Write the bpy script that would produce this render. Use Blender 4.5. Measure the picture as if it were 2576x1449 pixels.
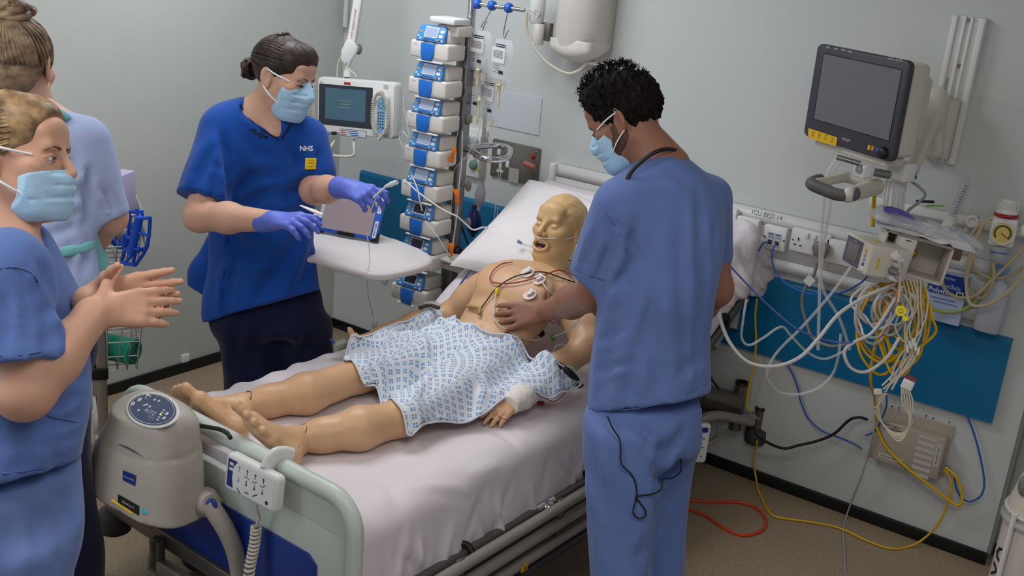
import bpy, bmesh, math, random
import numpy as np
from mathutils import Vector, Matrix
for _o in list(bpy.data.objects): bpy.data.objects.remove(_o, do_unlink=True)
SC = bpy.context.scene
COL = SC.collection
random.seed(7); RNG = np.random.default_rng(5)
R = math.radians
# ------------------------------------------------------------------ camera, world, lights, exposure
FPX = 2748.0
YAW, PITCH, ROLL = R(-33.15), R(18.25), R(-5.41)
CAM = np.array([3.595, -3.87, 2.01])
def _axes():
    cy, sy, cp, sp = math.cos(YAW), math.sin(YAW), math.cos(PITCH), math.sin(PITCH)
    fw = np.array([sy*cp, cy*cp, -sp]); r = np.array([cy, -sy, 0.0]); d = np.cross(fw, r)
    c, s = math.cos(ROLL), math.sin(ROLL)
    return c*r+s*d, -s*r+c*d, fw
AXR, AXD, AXF = _axes()
cd = bpy.data.cameras.new('camera'); cam = bpy.data.objects.new('camera', cd); COL.objects.link(cam)
cd.sensor_fit = 'HORIZONTAL'; cd.sensor_width = 36.0; cd.lens = FPX/2576.0*36.0; cd.clip_start = 0.05
cam.matrix_world = Matrix(((AXR[0], -AXD[0], -AXF[0], CAM[0]), (AXR[1], -AXD[1], -AXF[1], CAM[1]), (AXR[2], -AXD[2], -AXF[2], CAM[2]), (0, 0, 0, 1)))
SC.camera = cam
SC.view_settings.view_transform = 'Standard'; SC.view_settings.look = 'None'
SC.view_settings.gamma = 1.0; SC.view_settings.use_curve_mapping = False
SC.view_settings.exposure = 0.1
W = bpy.data.worlds.new('ward_light'); SC.world = W; W.use_nodes = True
W.node_tree.nodes['Background'].inputs[0].default_value = (0.92, 0.94, 1.0, 1)
W.node_tree.nodes['Background'].inputs[1].default_value = 0.26
def area(name, loc, size, energy, color, target):
    l = bpy.data.lights.new(name, 'AREA'); l.shape = 'RECTANGLE'; l.size, l.size_y = size
    l.energy = energy; l.color = color
    o = bpy.data.objects.new(name, l); COL.objects.link(o); o.location = loc
    o.rotation_euler = (Vector(target)-Vector(loc)).to_track_quat('-Z', 'Y').to_euler()
    return o
area('ceiling_panel_light', (0.95, -1.2, 2.56), (1.2, 0.6), 22, (0.92, 0.95, 1.0), (0.95, -1.2, 0))
area('ceiling_panel_light_rear', (1.4, -3.4, 2.56), (1.2, 0.6), 18, (1.0, 0.95, 0.90), (1.4, -3.4, 0))
area('ceiling_panel_light_side', (3.3, -2.6, 2.56), (1.2, 0.6), 15, (1.0, 0.95, 0.90), (3.3, -2.6, 0))
area('window_daylight', (0.15, -4.6, 1.8), (1.4, 1.5), 18, (0.84, 0.91, 1.0), (1.6, -1.2, 1.0))

# ------------------------------------------------------------------ measuring helpers
def ray(px, py): return AXR*((px-1288)/FPX)+AXD*((py-724.5)/FPX)+AXF
def PD(px, py, d): return CAM+ray(px, py)*d
def PY(px, py, y): r = ray(px, py); return CAM+r*((y-CAM[1])/r[1])
def PX(px, py, x): r = ray(px, py); return CAM+r*((x-CAM[0])/r[0])
def PZ(px, py, z): r = ray(px, py); return CAM+r*((z-CAM[2])/r[2])
BO = np.array([1.60, -2.09]); BA = R(3.0); BC, BS = math.cos(BA), math.sin(BA)
def B(lx, ly, z): return np.array([BO[0]+lx*BC+ly*BS, BO[1]-lx*BS+ly*BC, z])
def PL(px, py, lx):
    r = ray(px, py); c = (CAM[0]-BO[0])*BC-(CAM[1]-BO[1])*BS
    return CAM+r*((lx-c)/(r[0]*BC-r[1]*BS))
def unB(p):
    dx, dy = p[0]-BO[0], p[1]-BO[1]
    return np.array([dx*BC-dy*BS, dx*BS+dy*BC, p[2]])
def V(*a): return np.array(a, float)
def nrm(v): v = np.asarray(v, float); return v/np.linalg.norm(v)

# ------------------------------------------------------------------ materials
def lin(c):
    return tuple((x/255/12.92 if x/255 <= .04045 else ((x/255+.055)/1.055)**2.4) for x in c)
MATS = {}
def mat(name, rgb, rough=.5, metal=0.0, noise=0.0, nscale=20.0, bump=0.0, bscale=60.0, alpha=1.0, trans=0.0, emit=None, estr=0.0, spec=0.5, sss=0.0, sheen=0.0, ior=1.45, coat=0.0):
    if name in MATS: return MATS[name]
    m = bpy.data.materials.new(name); m.use_nodes = True
    nt = m.node_tree; b = nt.nodes['Principled BSDF']
    c = lin(rgb)+(1,)
    b.inputs['Base Color'].default_value = c
    b.inputs['Roughness'].default_value = rough; b.inputs['Metallic'].default_value = metal
    b.inputs['Specular IOR Level'].default_value = spec; b.inputs['IOR'].default_value = ior
    b.inputs['Alpha'].default_value = alpha; b.inputs['Transmission Weight'].default_value = trans
    b.inputs['Sheen Weight'].default_value = sheen; b.inputs['Coat Weight'].default_value = coat
    if sss:
        b.inputs['Subsurface Weight'].default_value = sss; b.inputs['Subsurface Radius'].default_value = (.012, .005, .003); b.inputs['Subsurface Scale'].default_value = 1.0
    if emit:
        b.inputs['Emission Color'].default_value = lin(emit)+(1,); b.inputs['Emission Strength'].default_value = estr
    tc = nt.nodes.new('ShaderNodeTexCoord')
    if noise:
        n = nt.nodes.new('ShaderNodeTexNoise'); n.inputs['Scale'].default_value = nscale; n.inputs['Detail'].default_value = 5
        nt.links.new(tc.outputs['Object'], n.inputs['Vector'])
        mx = nt.nodes.new('ShaderNodeMix'); mx.data_type = 'RGBA'
        d = tuple(max(0, x*(1-noise)) for x in c[:3])+(1,); l = tuple(min(1, x*(1+noise)) for x in c[:3])+(1,)
        mx.inputs[6].default_value = d; mx.inputs[7].default_value = l
        nt.links.new(n.outputs['Fac'], mx.inputs[0]); nt.links.new(mx.outputs[2], b.inputs['Base Color'])
    if bump:
        n2 = nt.nodes.new('ShaderNodeTexNoise'); n2.inputs['Scale'].default_value = bscale; n2.inputs['Detail'].default_value = 6
        nt.links.new(tc.outputs['Object'], n2.inputs['Vector'])
        bp = nt.nodes.new('ShaderNodeBump'); bp.inputs['Strength'].default_value = bump; bp.inputs['Distance'].default_value = .01
        nt.links.new(n2.outputs['Fac'], bp.inputs['Height']); nt.links.new(bp.outputs['Normal'], b.inputs['Normal'])
    MATS[name] = m
    return m

# ------------------------------------------------------------------ scene graph helpers
def _origin(o):
    v = np.zeros(3)
    while o is not None: v += np.array(o.location); o = o.parent
    return v
def thing(name, label, cat, loc=(0, 0, 0), group=None):
    o = bpy.data.objects.new(name, None); COL.objects.link(o); o.location = tuple(loc); o.empty_display_size = .05
    o['label'] = label; o['category'] = cat
    if group: o['group'] = group
    return o
def tag(o, label, cat, group=None, kind=None):
    if label: o['label'] = label
    if cat: o['category'] = cat
    if group: o['group'] = group
    if kind: o['kind'] = kind
    return o
def addobj(name, me, m, parent=None, label=None):
    o = bpy.data.objects.new(name, me); COL.objects.link(o)
    if m is not None:
        for x in (m if isinstance(m, (list, tuple)) else [m]): me.materials.append(x)
    if parent is not None: o.parent = parent
    if label: o['label'] = label
    return o
def meshobj(name, verts, faces, m, parent=None, smooth=True, label=None, uv=None, midx=None):
    vs = np.asarray(verts, float)
    if parent is not None: vs = vs-_origin(parent)
    else: pass
    me = bpy.data.meshes.new(name)
    me.from_pydata([tuple(v) for v in vs], [], [tuple(int(i) for i in f) for f in faces])
    if uv is not None:
        ul = me.uv_layers.new(name='uv'); li = np.zeros(len(me.loops), dtype=np.int32); me.loops.foreach_get('vertex_index', li)
        ul.data.foreach_set('uv', np.asarray(uv, np.float32)[li].ravel())
    if smooth: me.polygons.foreach_set('use_smooth', [True]*len(me.polygons))
    o = addobj(name, me, m, parent, label)
    if midx is not None: me.polygons.foreach_set('material_index', np.asarray(midx, np.int32))
    me.update()
    return o
def catmull(pts, n=8, closed=False):
    p = [np.asarray(q, float) for q in pts]
    if len(p) < 3 and not closed: return p
    out = []; N = len(p)
    for i in range(N if closed else N-1):
        a, b, c, d = (p[(i-1) % N], p[i], p[(i+1) % N], p[(i+2) % N]) if closed else (p[max(i-1, 0)], p[i], p[i+1], p[min(i+2, N-1)])
        for k in range(n):
            t = k/n
            out.append(.5*((2*b)+(-a+c)*t+(2*a-5*b+4*c-d)*t*t+(-a+3*b-3*c+d)*t**3))
    if not closed: out.append(p[-1])
    return out
class G:
    """collects shapes (world coordinates) into one mesh"""
    def __init__(s): s.v = []; s.f = []; s.sm = []; s.mi = []; s.m = 0
    def add(s, vs, fs, smooth=False):
        n = len(s.v); s.v += [np.asarray(v, float) for v in vs]
        s.f += [tuple(i+n for i in f) for f in fs]; s.sm += [smooth]*len(fs); s.mi += [s.m]*len(fs)
        return s
    def bmadd(s, bm, smooth=False):
        bm.verts.index_update()
        s.add([np.array(v.co) for v in bm.verts], [[v.index for v in f.verts] for f in bm.faces], smooth); bm.free(); return s
    def box(s, c, size, ax=None, bev=0.0, seg=2):
        bm = bmesh.new(); bmesh.ops.create_cube(bm, size=1.0)
        for v in bm.verts: v.co = Vector((v.co.x*size[0], v.co.y*size[1], v.co.z*size[2]))
        if bev > 0: bmesh.ops.bevel(bm, geom=list(bm.edges), offset=bev, segments=seg, profile=.5, affect='EDGES')
        A = np.array(ax, float) if ax is not None else np.eye(3)
        for v in bm.verts: v.co = Vector(np.asarray(c, float)+v.co.x*A[0]+v.co.y*A[1]+v.co.z*A[2])
        return s.bmadd(bm, bev > 0 and seg > 1)
    def tube(s, pts, r, n=10, cap=True, smooth=True, closed=False, flat=1.0, up=None):
        P = [np.asarray(p, float) for p in pts]; N = len(P)
        rr = r if hasattr(r, '__len__') else [r]*N
        T = []
        for i in range(N):
            a, b = (P[(i-1) % N], P[(i+1) % N]) if closed else (P[max(i-1, 0)], P[min(i+1, N-1)])
            d = b-a; L = np.linalg.norm(d); T.append(d/L if L > 1e-9 else V(0, 0, 1))
        u = np.asarray(up, float) if up is not None else (V(0, 0, 1) if abs(T[0][2]) < .9 else V(1, 0, 0))
        vs = []; fs = []
        for i in range(N):
            u = u-T[i]*(u@T[i]); u /= max(np.linalg.norm(u), 1e-9); w = np.cross(T[i], u)
            for k in range(n):
                a = 2*math.pi*k/n; vs.append(P[i]+(u*math.cos(a)*flat+w*math.sin(a))*rr[i])
        for i in range(N if closed else N-1):
            j = (i+1) % N
            for k in range(n): fs.append((i*n+k, i*n+(k+1) % n, j*n+(k+1) % n, j*n+k))
        s.add(vs, fs, smooth)
        if cap and not closed:
            s.add(vs[:n], [tuple(range(n))[::-1]]); s.add(vs[-n:], [tuple(range(n))])
        return s
    def path(s, ctrl, r, n=8, k=8, closed=False, **kw): return s.tube(catmull(ctrl, k, closed), r, n, closed=closed, **kw)
    def cyl(s, a, b, r, n=24, r2=None): return s.tube([a, b], [r, r if r2 is None else r2], n)
    def lathe(s, base, axis, prof, n=28, smooth=True):
        axis = nrm(axis); pts = [np.asarray(base, float)+axis*h for _, h in prof]
        u = V(1, 0, 0) if abs(axis[0]) < .9 else V(0, 1, 0); u = nrm(u-axis*(u@axis)); w = np.cross(axis, u)
        vs = []; fs = []
        for (r, h) in prof:
            for k in range(n):
                a = 2*math.pi*k/n; vs.append(np.asarray(base, float)+axis*h+(u*math.cos(a)+w*math.sin(a))*max(r, 1e-4))
        for i in range(len(prof)-1):
            for k in range(n): fs.append((i*n+k, i*n+(k+1) % n, (i+1)*n+(k+1) % n, (i+1)*n+k))
        s.add(vs, fs, smooth); s.add(vs[:n], [tuple(range(n))[::-1]]); s.add(vs[-n:], [tuple(range(n))]); return s
    def prism(s, poly, o, X, Y, Z, h, bev=0.0, seg=2):
        """poly (2D) in plane o,X,Y, extruded by h along Z"""
        bm = bmesh.new(); o = np.asarray(o, float); X = np.asarray(X, float); Y = np.asarray(Y, float); Z = np.asarray(Z, float)
        vs = [bm.verts.new((p[0], p[1], 0)) for p in poly]; f = bm.faces.new(vs)
        r = bmesh.ops.extrude_face_region(bm, geom=[f])
        for g in r['geom']:
            if isinstance(g, bmesh.types.BMVert): g.co.z += h
        if bev > 0:
            es = [e for e in bm.edges if abs(e.verts[0].co.z-e.verts[1].co.z) < 1e-6]
            bmesh.ops.bevel(bm, geom=es, offset=bev, segments=seg, profile=.5, affect='EDGES')
        for v in bm.verts: v.co = Vector(o+X*v.co.x+Y*v.co.y+Z*v.co.z)
        bmesh.ops.recalc_face_normals(bm, faces=list(bm.faces))
        return s.bmadd(bm, bev > 0)
    def quad(s, a, b, c, d): return s.add([a, b, c, d], [(0, 1, 2, 3)])
    def sphere(s, c, r, n=16, ax=None):
        rr = r if hasattr(r, '__len__') else (r, r, r); A = np.array(ax) if ax is not None else np.eye(3)
        bm = bmesh.new(); bmesh.ops.create_uvsphere(bm, u_segments=n, v_segments=max(6, n*2//3), radius=1)
        for v in bm.verts: v.co = Vector(np.asarray(c, float)+v.co.x*rr[0]*A[0]+v.co.y*rr[1]*A[1]+v.co.z*rr[2]*A[2])
        return s.bmadd(bm, True)
    def build(s, name, m, parent=None, label=None):
        vs = np.array(s.v); loc = np.zeros(3)
        if parent is not None: vs = vs-_origin(parent)
        else:
            loc = (vs.min(0)+vs.max(0))/2; loc[2] = vs[:, 2].min(); vs = vs-loc
        me = bpy.data.meshes.new(name); me.from_pydata([tuple(v) for v in vs], [], s.f)
        me.polygons.foreach_set('use_smooth', s.sm); me.polygons.foreach_set('material_index', s.mi); me.update()
        o = addobj(name, me, m, parent, label)
        if parent is None: o.location = tuple(loc)
        return o
def rrect(w, h, r, n=5):
    out = []
    for cx, cy, a0 in ((w/2-r, h/2-r, 0), (-w/2+r, h/2-r, 90), (-w/2+r, -h/2+r, 180), (w/2-r, -h/2+r, 270)):
        for k in range(n+1):
            a = R(a0+90*k/n); out.append((cx+r*math.cos(a), cy+r*math.sin(a)))
    return out
def frame(origin, zdir, xhint):
    """axes X (right), Y (up), Z (out) for a face"""
    Z = nrm(zdir); X = np.asarray(xhint, float); X = nrm(X-Z*(X@Z)); Y = np.cross(Z, X)
    return np.asarray(origin, float), X, Y, Z
def text(name, s, size, o, X, Y, m, parent, bold=0.0, align='CENTER', thick=0.0004, label=None):
    cu = bpy.data.curves.new('t', 'FONT'); cu.body = s; cu.size = size; cu.align_x = align; cu.align_y = 'CENTER'; cu.offset = bold; cu.resolution_u = 2
    ob = bpy.data.objects.new('t', cu); me0 = ob.to_mesh()
    Z = np.cross(X, Y)
    vs = [np.asarray(o, float)+np.asarray(X)*v.co.x+np.asarray(Y)*v.co.y+Z*thick for v in me0.vertices]
    fs = [tuple(p.vertices) for p in me0.polygons]
    ob.to_mesh_clear(); bpy.data.objects.remove(ob); bpy.data.curves.remove(cu)
    if not vs: return None
    return G().add(vs, fs).build(name, m, parent, label)

# ------------------------------------------------------------------ distance-field modelling for bodies and cloth
class SDF:
    def __init__(s, lo, hi, h):
        s.h = h; s.lo = np.asarray(lo, float); s.n = np.ceil((np.asarray(hi)-s.lo)/h).astype(int)+1
        s.F = np.full(s.n, .2, np.float32)
        s.ax = [(s.lo[i]+h*np.arange(s.n[i])).astype(np.float32) for i in range(3)]
    def sub(s, lo, hi):
        a = np.maximum(np.floor((np.asarray(lo)-s.lo)/s.h).astype(int), 0); b = np.minimum(np.ceil((np.asarray(hi)-s.lo)/s.h).astype(int)+1, s.n)
        if np.any(b <= a): return None
        sl = tuple(slice(a[i], b[i]) for i in range(3))
        return sl, s.ax[0][sl[0]][:, None, None], s.ax[1][sl[1]][None, :, None], s.ax[2][sl[2]][None, None, :]
    def _mix(s, sl, d, k, op):
        F = s.F[sl]
        if op == 'u':
            if k <= 0: s.F[sl] = np.minimum(F, d)
            else:
                h = np.maximum(k-np.abs(F-d), 0)/k; s.F[sl] = np.minimum(F, d)-h*h*k*.25
        elif op == 's':
            d = -d
            if k <= 0: s.F[sl] = np.maximum(F, d)
            else:
                h = np.maximum(k-np.abs(F-d), 0)/k; s.F[sl] = np.maximum(F, d)+h*h*k*.25
    def cone(s, a, b, ra, rb, k=.01, op='u', flat=None):
        a = np.asarray(a, float); b = np.asarray(b, float); m = max(ra, rb)+max(k, .006)+3*s.h
        q = s.sub(np.minimum(a, b)-m, np.maximum(a, b)+m)
        if q is None: return s
        sl, x, y, z = q; ba = b-a; L2 = max(float(ba@ba), 1e-12)
        px, py, pz = x-a[0], y-a[1], z-a[2]
        t = np.clip((px*ba[0]+py*ba[1]+pz*ba[2])/L2, 0, 1)
        qx, qy, qz = px-t*ba[0], py-t*ba[1], pz-t*ba[2]
        if flat is not None:   # flatten along direction flat=(dir, factor)
            n, f = flat; n = nrm(n); dn = qx*n[0]+qy*n[1]+qz*n[2]
            d2 = qx*qx+qy*qy+qz*qz+dn*dn*(1/(f*f)-1); d = (np.sqrt(np.maximum(d2, 0))-(ra+(rb-ra)*t))*min(1, (1+f)/2)
        else: d = np.sqrt(qx*qx+qy*qy+qz*qz)-(ra+(rb-ra)*t)
        s._mix(sl, d.astype(np.float32), k, op); return s
    def chain(s, pts, rad, k=.01, **kw):
        for i in range(len(pts)-1): s.cone(pts[i], pts[i+1], rad[i], rad[i+1], k, **kw)
        return s
    def ell(s, c, r, ax=None, k=.01, op='u'):
        c = np.asarray(c, float); r = np.asarray(r, float); m = r.max()+max(k, .006)+3*s.h
        ext = np.full(3, m) if ax is not None else r+max(k, .006)+3*s.h
        q = s.sub(c-ext, c+ext)
        if q is None: return s
        sl, x, y, z = q; px, py, pz = x-c[0], y-c[1], z-c[2]
        if ax is not None:
            A = np.asarray(ax, float); px, py, pz = (px*A[0][0]+py*A[0][1]+pz*A[0][2], px*A[1][0]+py*A[1][1]+pz*A[1][2], px*A[2][0]+py*A[2][1]+pz*A[2][2])
        k0 = np.sqrt((px/r[0])**2+(py/r[1])**2+(pz/r[2])**2); k1 = np.sqrt((px/r[0]**2)**2+(py/r[1]**2)**2+(pz/r[2]**2)**2)
        d = k0*(k0-1)/np.maximum(k1, 1e-6)
        s._mix(sl, d.astype(np.float32), k, op); return s
    def box(s, c, half, ax=None, rnd=.005, k=.005, op='u'):
        c = np.asarray(c, float); half = np.asarray(half, float); m = np.linalg.norm(half)+k+3*s.h
        q = s.sub(c-m, c+m)
        if q is None: return s
        sl, x, y, z = q; px, py, pz = x-c[0], y-c[1], z-c[2]
        if ax is not None:
            A = np.asarray(ax, float); px, py, pz = (px*A[0][0]+py*A[0][1]+pz*A[0][2], px*A[1][0]+py*A[1][1]+pz*A[1][2], px*A[2][0]+py*A[2][1]+pz*A[2][2])
        qx, qy, qz = np.abs(px)-half[0]+rnd, np.abs(py)-half[1]+rnd, np.abs(pz)-half[2]+rnd
        d = np.sqrt(np.maximum(qx, 0)**2+np.maximum(qy, 0)**2+np.maximum(qz, 0)**2)+np.minimum(np.maximum(np.maximum(qx, qy), qz), 0)-rnd
        s._mix(sl, d.astype(np.float32), k, op); return s
    def loft(s, rings, k=.01, op='u', fr=None, cap=0.012, power=2.0):
        """rings (t, cx, cy, rx, ry[, rot]) along local z of frame fr=(origin, X, Y, Z); smooth interpolation"""
        rg = np.array([tuple(r)+(0,)*(6-len(r)) for r in rings], float); o, X, Y, Z = fr if fr is not None else (np.zeros(3), V(1, 0, 0), V(0, 1, 0), V(0, 0, 1))
        cs = [o+X*r[1]+Y*r[2]+Z*r[0] for r in rg]; m = rg[:, 3:5].max()+k+3*s.h
        q = s.sub(np.min(cs, 0)-m, np.max(cs, 0)+m)
        if q is None: return s
        sl, x, y, z = q; x, y, z = x-o[0], y-o[1], z-o[2]
        lx = x*X[0]+y*X[1]+z*X[2]; ly = x*Y[0]+y*Y[1]+z*Y[2]; t = x*Z[0]+y*Z[1]+z*Z[2]
        T = np.linspace(rg[0, 0], rg[-1, 0], 120)
        def itp(col):
            xs, ys = rg[:, 0], rg[:, col]; mm = np.gradient(ys, xs) if len(xs) > 2 else np.full(len(xs), (ys[-1]-ys[0])/(xs[-1]-xs[0]))
            i = np.clip(np.searchsorted(xs, T)-1, 0, len(xs)-2); hh = xs[i+1]-xs[i]; u = (T-xs[i])/hh
            tab = (2*u**3-3*u**2+1)*ys[i]+(u**3-2*u**2+u)*hh*mm[i]+(-2*u**3+3*u**2)*ys[i+1]+(u**3-u**2)*hh*mm[i+1]
            return np.interp(t.ravel(), T, tab).reshape(t.shape).astype(np.float32)
        cx, cy, rx, ry = itp(1), itp(2), itp(3), itp(4); dx, dy = lx-cx, ly-cy
        if np.any(rg[:, 5]):
            a = itp(5); ca, sa = np.cos(a), np.sin(a); dx, dy = dx*ca+dy*sa, -dx*sa+dy*ca
        if power == 2.0:
            k0 = np.sqrt((dx/rx)**2+(dy/ry)**2); k1 = np.sqrt((dx/rx**2)**2+(dy/ry**2)**2); d = k0*(k0-1)/np.maximum(k1, 1e-6)
        else:
            k0 = (np.abs(dx/rx)**power+np.abs(dy/ry)**power)**(1/power); d = (k0-1)*np.minimum(rx, ry)
        e = np.maximum(rg[0, 0]-t, t-rg[-1, 0]); h2 = np.maximum(cap-np.abs(d-e), 0)/cap; d = np.maximum(d, e)+h2*h2*cap*.25
        s._mix(sl, d.astype(np.float32), k, op); return s
    def cut(s, o, n, k=.004):
        """remove the half space on the +n side of point o"""
        n = nrm(n); d = ((s.ax[0]-o[0])*n[0])[:, None, None]+((s.ax[1]-o[1])*n[1])[None, :, None]+((s.ax[2]-o[2])*n[2])[None, None, :]
        s.F = np.maximum(s.F, d.astype(np.float32)); return s
    def crease(s, a, b, w, depth):
        """valley (depth>0) or ridge (depth<0) along a segment"""
        a = np.asarray(a, float); b = np.asarray(b, float); m = 2.6*w
        q = s.sub(np.minimum(a, b)-m, np.maximum(a, b)+m)
        if q is None: return s
        sl, x, y, z = q; ba = b-a; L2 = max(float(ba@ba), 1e-12); px, py, pz = x-a[0], y-a[1], z-a[2]
        t = np.clip((px*ba[0]+py*ba[1]+pz*ba[2])/L2, 0, 1)
        d2 = (px-t*ba[0])**2+(py-t*ba[1])**2+(pz-t*ba[2])**2
        s.F[sl] += (depth*np.exp(-d2/(w*w))*(.35+.65*np.sin(np.pi*np.clip(t, .04, .96)))).astype(np.float32); return s
    def hit(s, px, py, d0=1.2, d1=5.2):
        r = ray(px, py); D = np.arange(d0, d1, s.h*.5); P = CAM+D[:, None]*r; I = np.round((P-s.lo)/s.h).astype(int)
        ok = np.all((I >= 0) & (I < s.n), 1); v = np.ones(len(D)); v[ok] = s.F[I[ok, 0], I[ok, 1], I[ok, 2]]; k = np.argmax(v < 0)
        return P[k] if v[k] < 0 else None
    def fold(s, pts, w, depth, ridge=.7, off=None):
        """valley with a ridge beside it, following the surface seen along picture points"""
        pts = [np.array(p, float) for p in pts]; pts = catmull([V(p[0], p[1], 0) for p in pts], 4) if len(pts) > 2 else [V(*(pts[0]*(1-t)+pts[1]*t), 0) for t in np.linspace(0, 1, 5)]
        n = pts[-1]-pts[0]; n = V(-n[1], n[0], 0)/max(np.linalg.norm(n), 1e-6)
        for sh, amp in ((0, depth), (off if off is not None else w*1300, -depth*ridge)):
            if amp == 0: continue
            H = [s.hit(p[0]+n[0]*sh, p[1]+n[1]*sh) for p in pts]; H = [h for h in H if h is not None]
            if len(H) < 2: continue
            m = 2.6*w; Hs = np.array(H); q = s.sub(Hs.min(0)-m, Hs.max(0)+m)
            if q is None: continue
            sl, x, y, z = q; best = None; N = len(H)-1
            for i in range(N):
                a, b = H[i], H[i+1]; ba = b-a; L2 = max(float(ba@ba), 1e-10); ex, ey, ez = x-a[0], y-a[1], z-a[2]
                t = np.clip((ex*ba[0]+ey*ba[1]+ez*ba[2])/L2, 0, 1); d2 = (ex-t*ba[0])**2+(ey-t*ba[1])**2+(ez-t*ba[2])**2; g = (i+t)/N
                if best is None: best, G_ = d2, g
                else: mk_ = d2 < best; best = np.where(mk_, d2, best); G_ = np.where(mk_, g, G_)
            s.F[sl] += (amp*np.exp(-best/(w*w))*(.2+.8*np.sin(np.pi*np.clip(G_, .03, .97)))).astype(np.float32)
        return s
    def wob(s, amp, fr, seed=0, lo=None, hi=None):
        q = s.sub(lo if lo is not None else s.lo, hi if hi is not None else s.lo+s.h*s.n)
        sl, x, y, z = q; g = np.random.default_rng(seed); acc = 0
        for i in range(4):
            v = g.normal(size=3)*np.asarray(fr); acc = acc+np.sin(x*v[0]+y*v[1]+z*v[2]+g.uniform(0, 6.28)+1.3*np.sin(x*v[1]*.6+z*v[0]*.7+y*v[2]*.5))
        s.F[sl] += (amp*.5*acc).astype(np.float32); return s
    def mesh(s):
        F = s.F; S = F < 0
        c = S[:-1, :-1, :-1].astype(np.int8)
        for i, j, k in ((1, 0, 0), (0, 1, 0), (0, 0, 1), (1, 1, 0), (1, 0, 1), (0, 1, 1), (1, 1, 1)):
            c += S[i:F.shape[0]-1+i, j:F.shape[1]-1+j, k:F.shape[2]-1+k]
        I = np.argwhere((c > 0) & (c < 8)); idx = np.full(c.shape, -1, np.int32); idx[I[:, 0], I[:, 1], I[:, 2]] = np.arange(len(I))
        acc = np.zeros((len(I), 3)); cnt = np.zeros(len(I))
        cor = [(i, j, k) for i in (0, 1) for j in (0, 1) for k in (0, 1)]
        vals = {q: F[I[:, 0]+q[0], I[:, 1]+q[1], I[:, 2]+q[2]].astype(float) for q in cor}
        for a in cor:
            for d in range(3):
                if a[d]: continue
                b = list(a); b[d] = 1; b = tuple(b); va, vb = vals[a], vals[b]; m = (va < 0) != (vb < 0)
                t = np.where(m, va/np.where(m, va-vb, 1), 0); p = np.tile(np.array(a, float), (len(I), 1)); p[:, d] = t
                acc[m] += p[m]; cnt[m] += 1
        verts = s.lo+(I+acc/cnt[:, None])*s.h
        fs = []
        for d in range(3):
            e1, e2 = [(1, 2), (2, 0), (0, 1)][d]
            sl0 = [slice(0, -1)]*3; sl1 = [slice(0, -1)]*3; sl0[d] = slice(0, -1); sl1[d] = slice(1, None)
            A = S[tuple(slice(None, -1) if i == d else slice(None) for i in range(3))]; Bq = S[tuple(slice(1, None) if i == d else slice(None) for i in range(3))]
            E = np.argwhere(A != Bq); ok = (E[:, e1] > 0) & (E[:, e2] > 0) & (E[:, e1] < F.shape[e1]-1) & (E[:, e2] < F.shape[e2]-1); E = E[ok]
            fl = A[E[:, 0], E[:, 1], E[:, 2]]
            q = []
            for (u, w) in ((-1, -1), (0, -1), (0, 0), (-1, 0)):
                J = E.copy(); J[:, e1] += u; J[:, e2] += w; q.append(idx[J[:, 0], J[:, 1], J[:, 2]])
            q = np.stack(q, 1); q[~fl] = q[~fl][:, ::-1]; fs.append(q)
        return verts, np.concatenate(fs)
def seam(S, pts, name, m, parent, r=.0016, out=.0022, n=5):
    q = [S.hit(*p[:2]) for p in [(a[0], a[1]) for a in catmull([V(p[0], p[1], 0) for p in pts], 4)]]; q = [p-nrm(p-CAM)*out for p in q if p is not None]
    return G().tube(q, r, n).build(name, m, parent) if len(q) > 2 else None
def joinmesh(parts):
    vs = []; fs = []; n = 0
    for v, f in parts: vs.append(v); fs.append(np.asarray(f)+n); n += len(v)
    return np.concatenate(vs), np.concatenate(fs)
def sdfobj(name, parts, m, parent, label=None, sm=1):
    if isinstance(parts, SDF): parts = [parts]
    ms = [p.mesh() if isinstance(p, SDF) else p for p in parts]
    v, f = joinmesh(ms)
    if sm: v = relax(v, f, sm)
    me = bpy.data.meshes.new(name); vv = (v-_origin(parent)) if parent is not None else v
    me.vertices.add(len(vv)); me.vertices.foreach_set('co', vv.astype(np.float32).ravel())
    me.loops.add(len(f)*4); me.loops.foreach_set('vertex_index', f.astype(np.int32).ravel())
    me.polygons.add(len(f)); me.polygons.foreach_set('loop_start', np.arange(0, len(f)*4, 4, dtype=np.int32))
    me.polygons.foreach_set('use_smooth', np.ones(len(f), bool)); me.update(calc_edges=True); me.validate()
    return addobj(name, me, m, parent, label)
def relax(v, f, it=1, lam=.5):
    e = np.concatenate([f[:, [0, 1]], f[:, [1, 2]], f[:, [2, 3]], f[:, [3, 0]]]); e = np.concatenate([e, e[:, ::-1]])
    for s in range(it):
        for l in (lam, -lam*1.05):
            c = np.bincount(e[:, 0], minlength=len(v)); a = np.stack([np.bincount(e[:, 0], v[e[:, 1], i], minlength=len(v)) for i in range(3)], 1)
            v = v+l*(a/np.maximum(c, 1)[:, None]-v)
    return v
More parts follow.
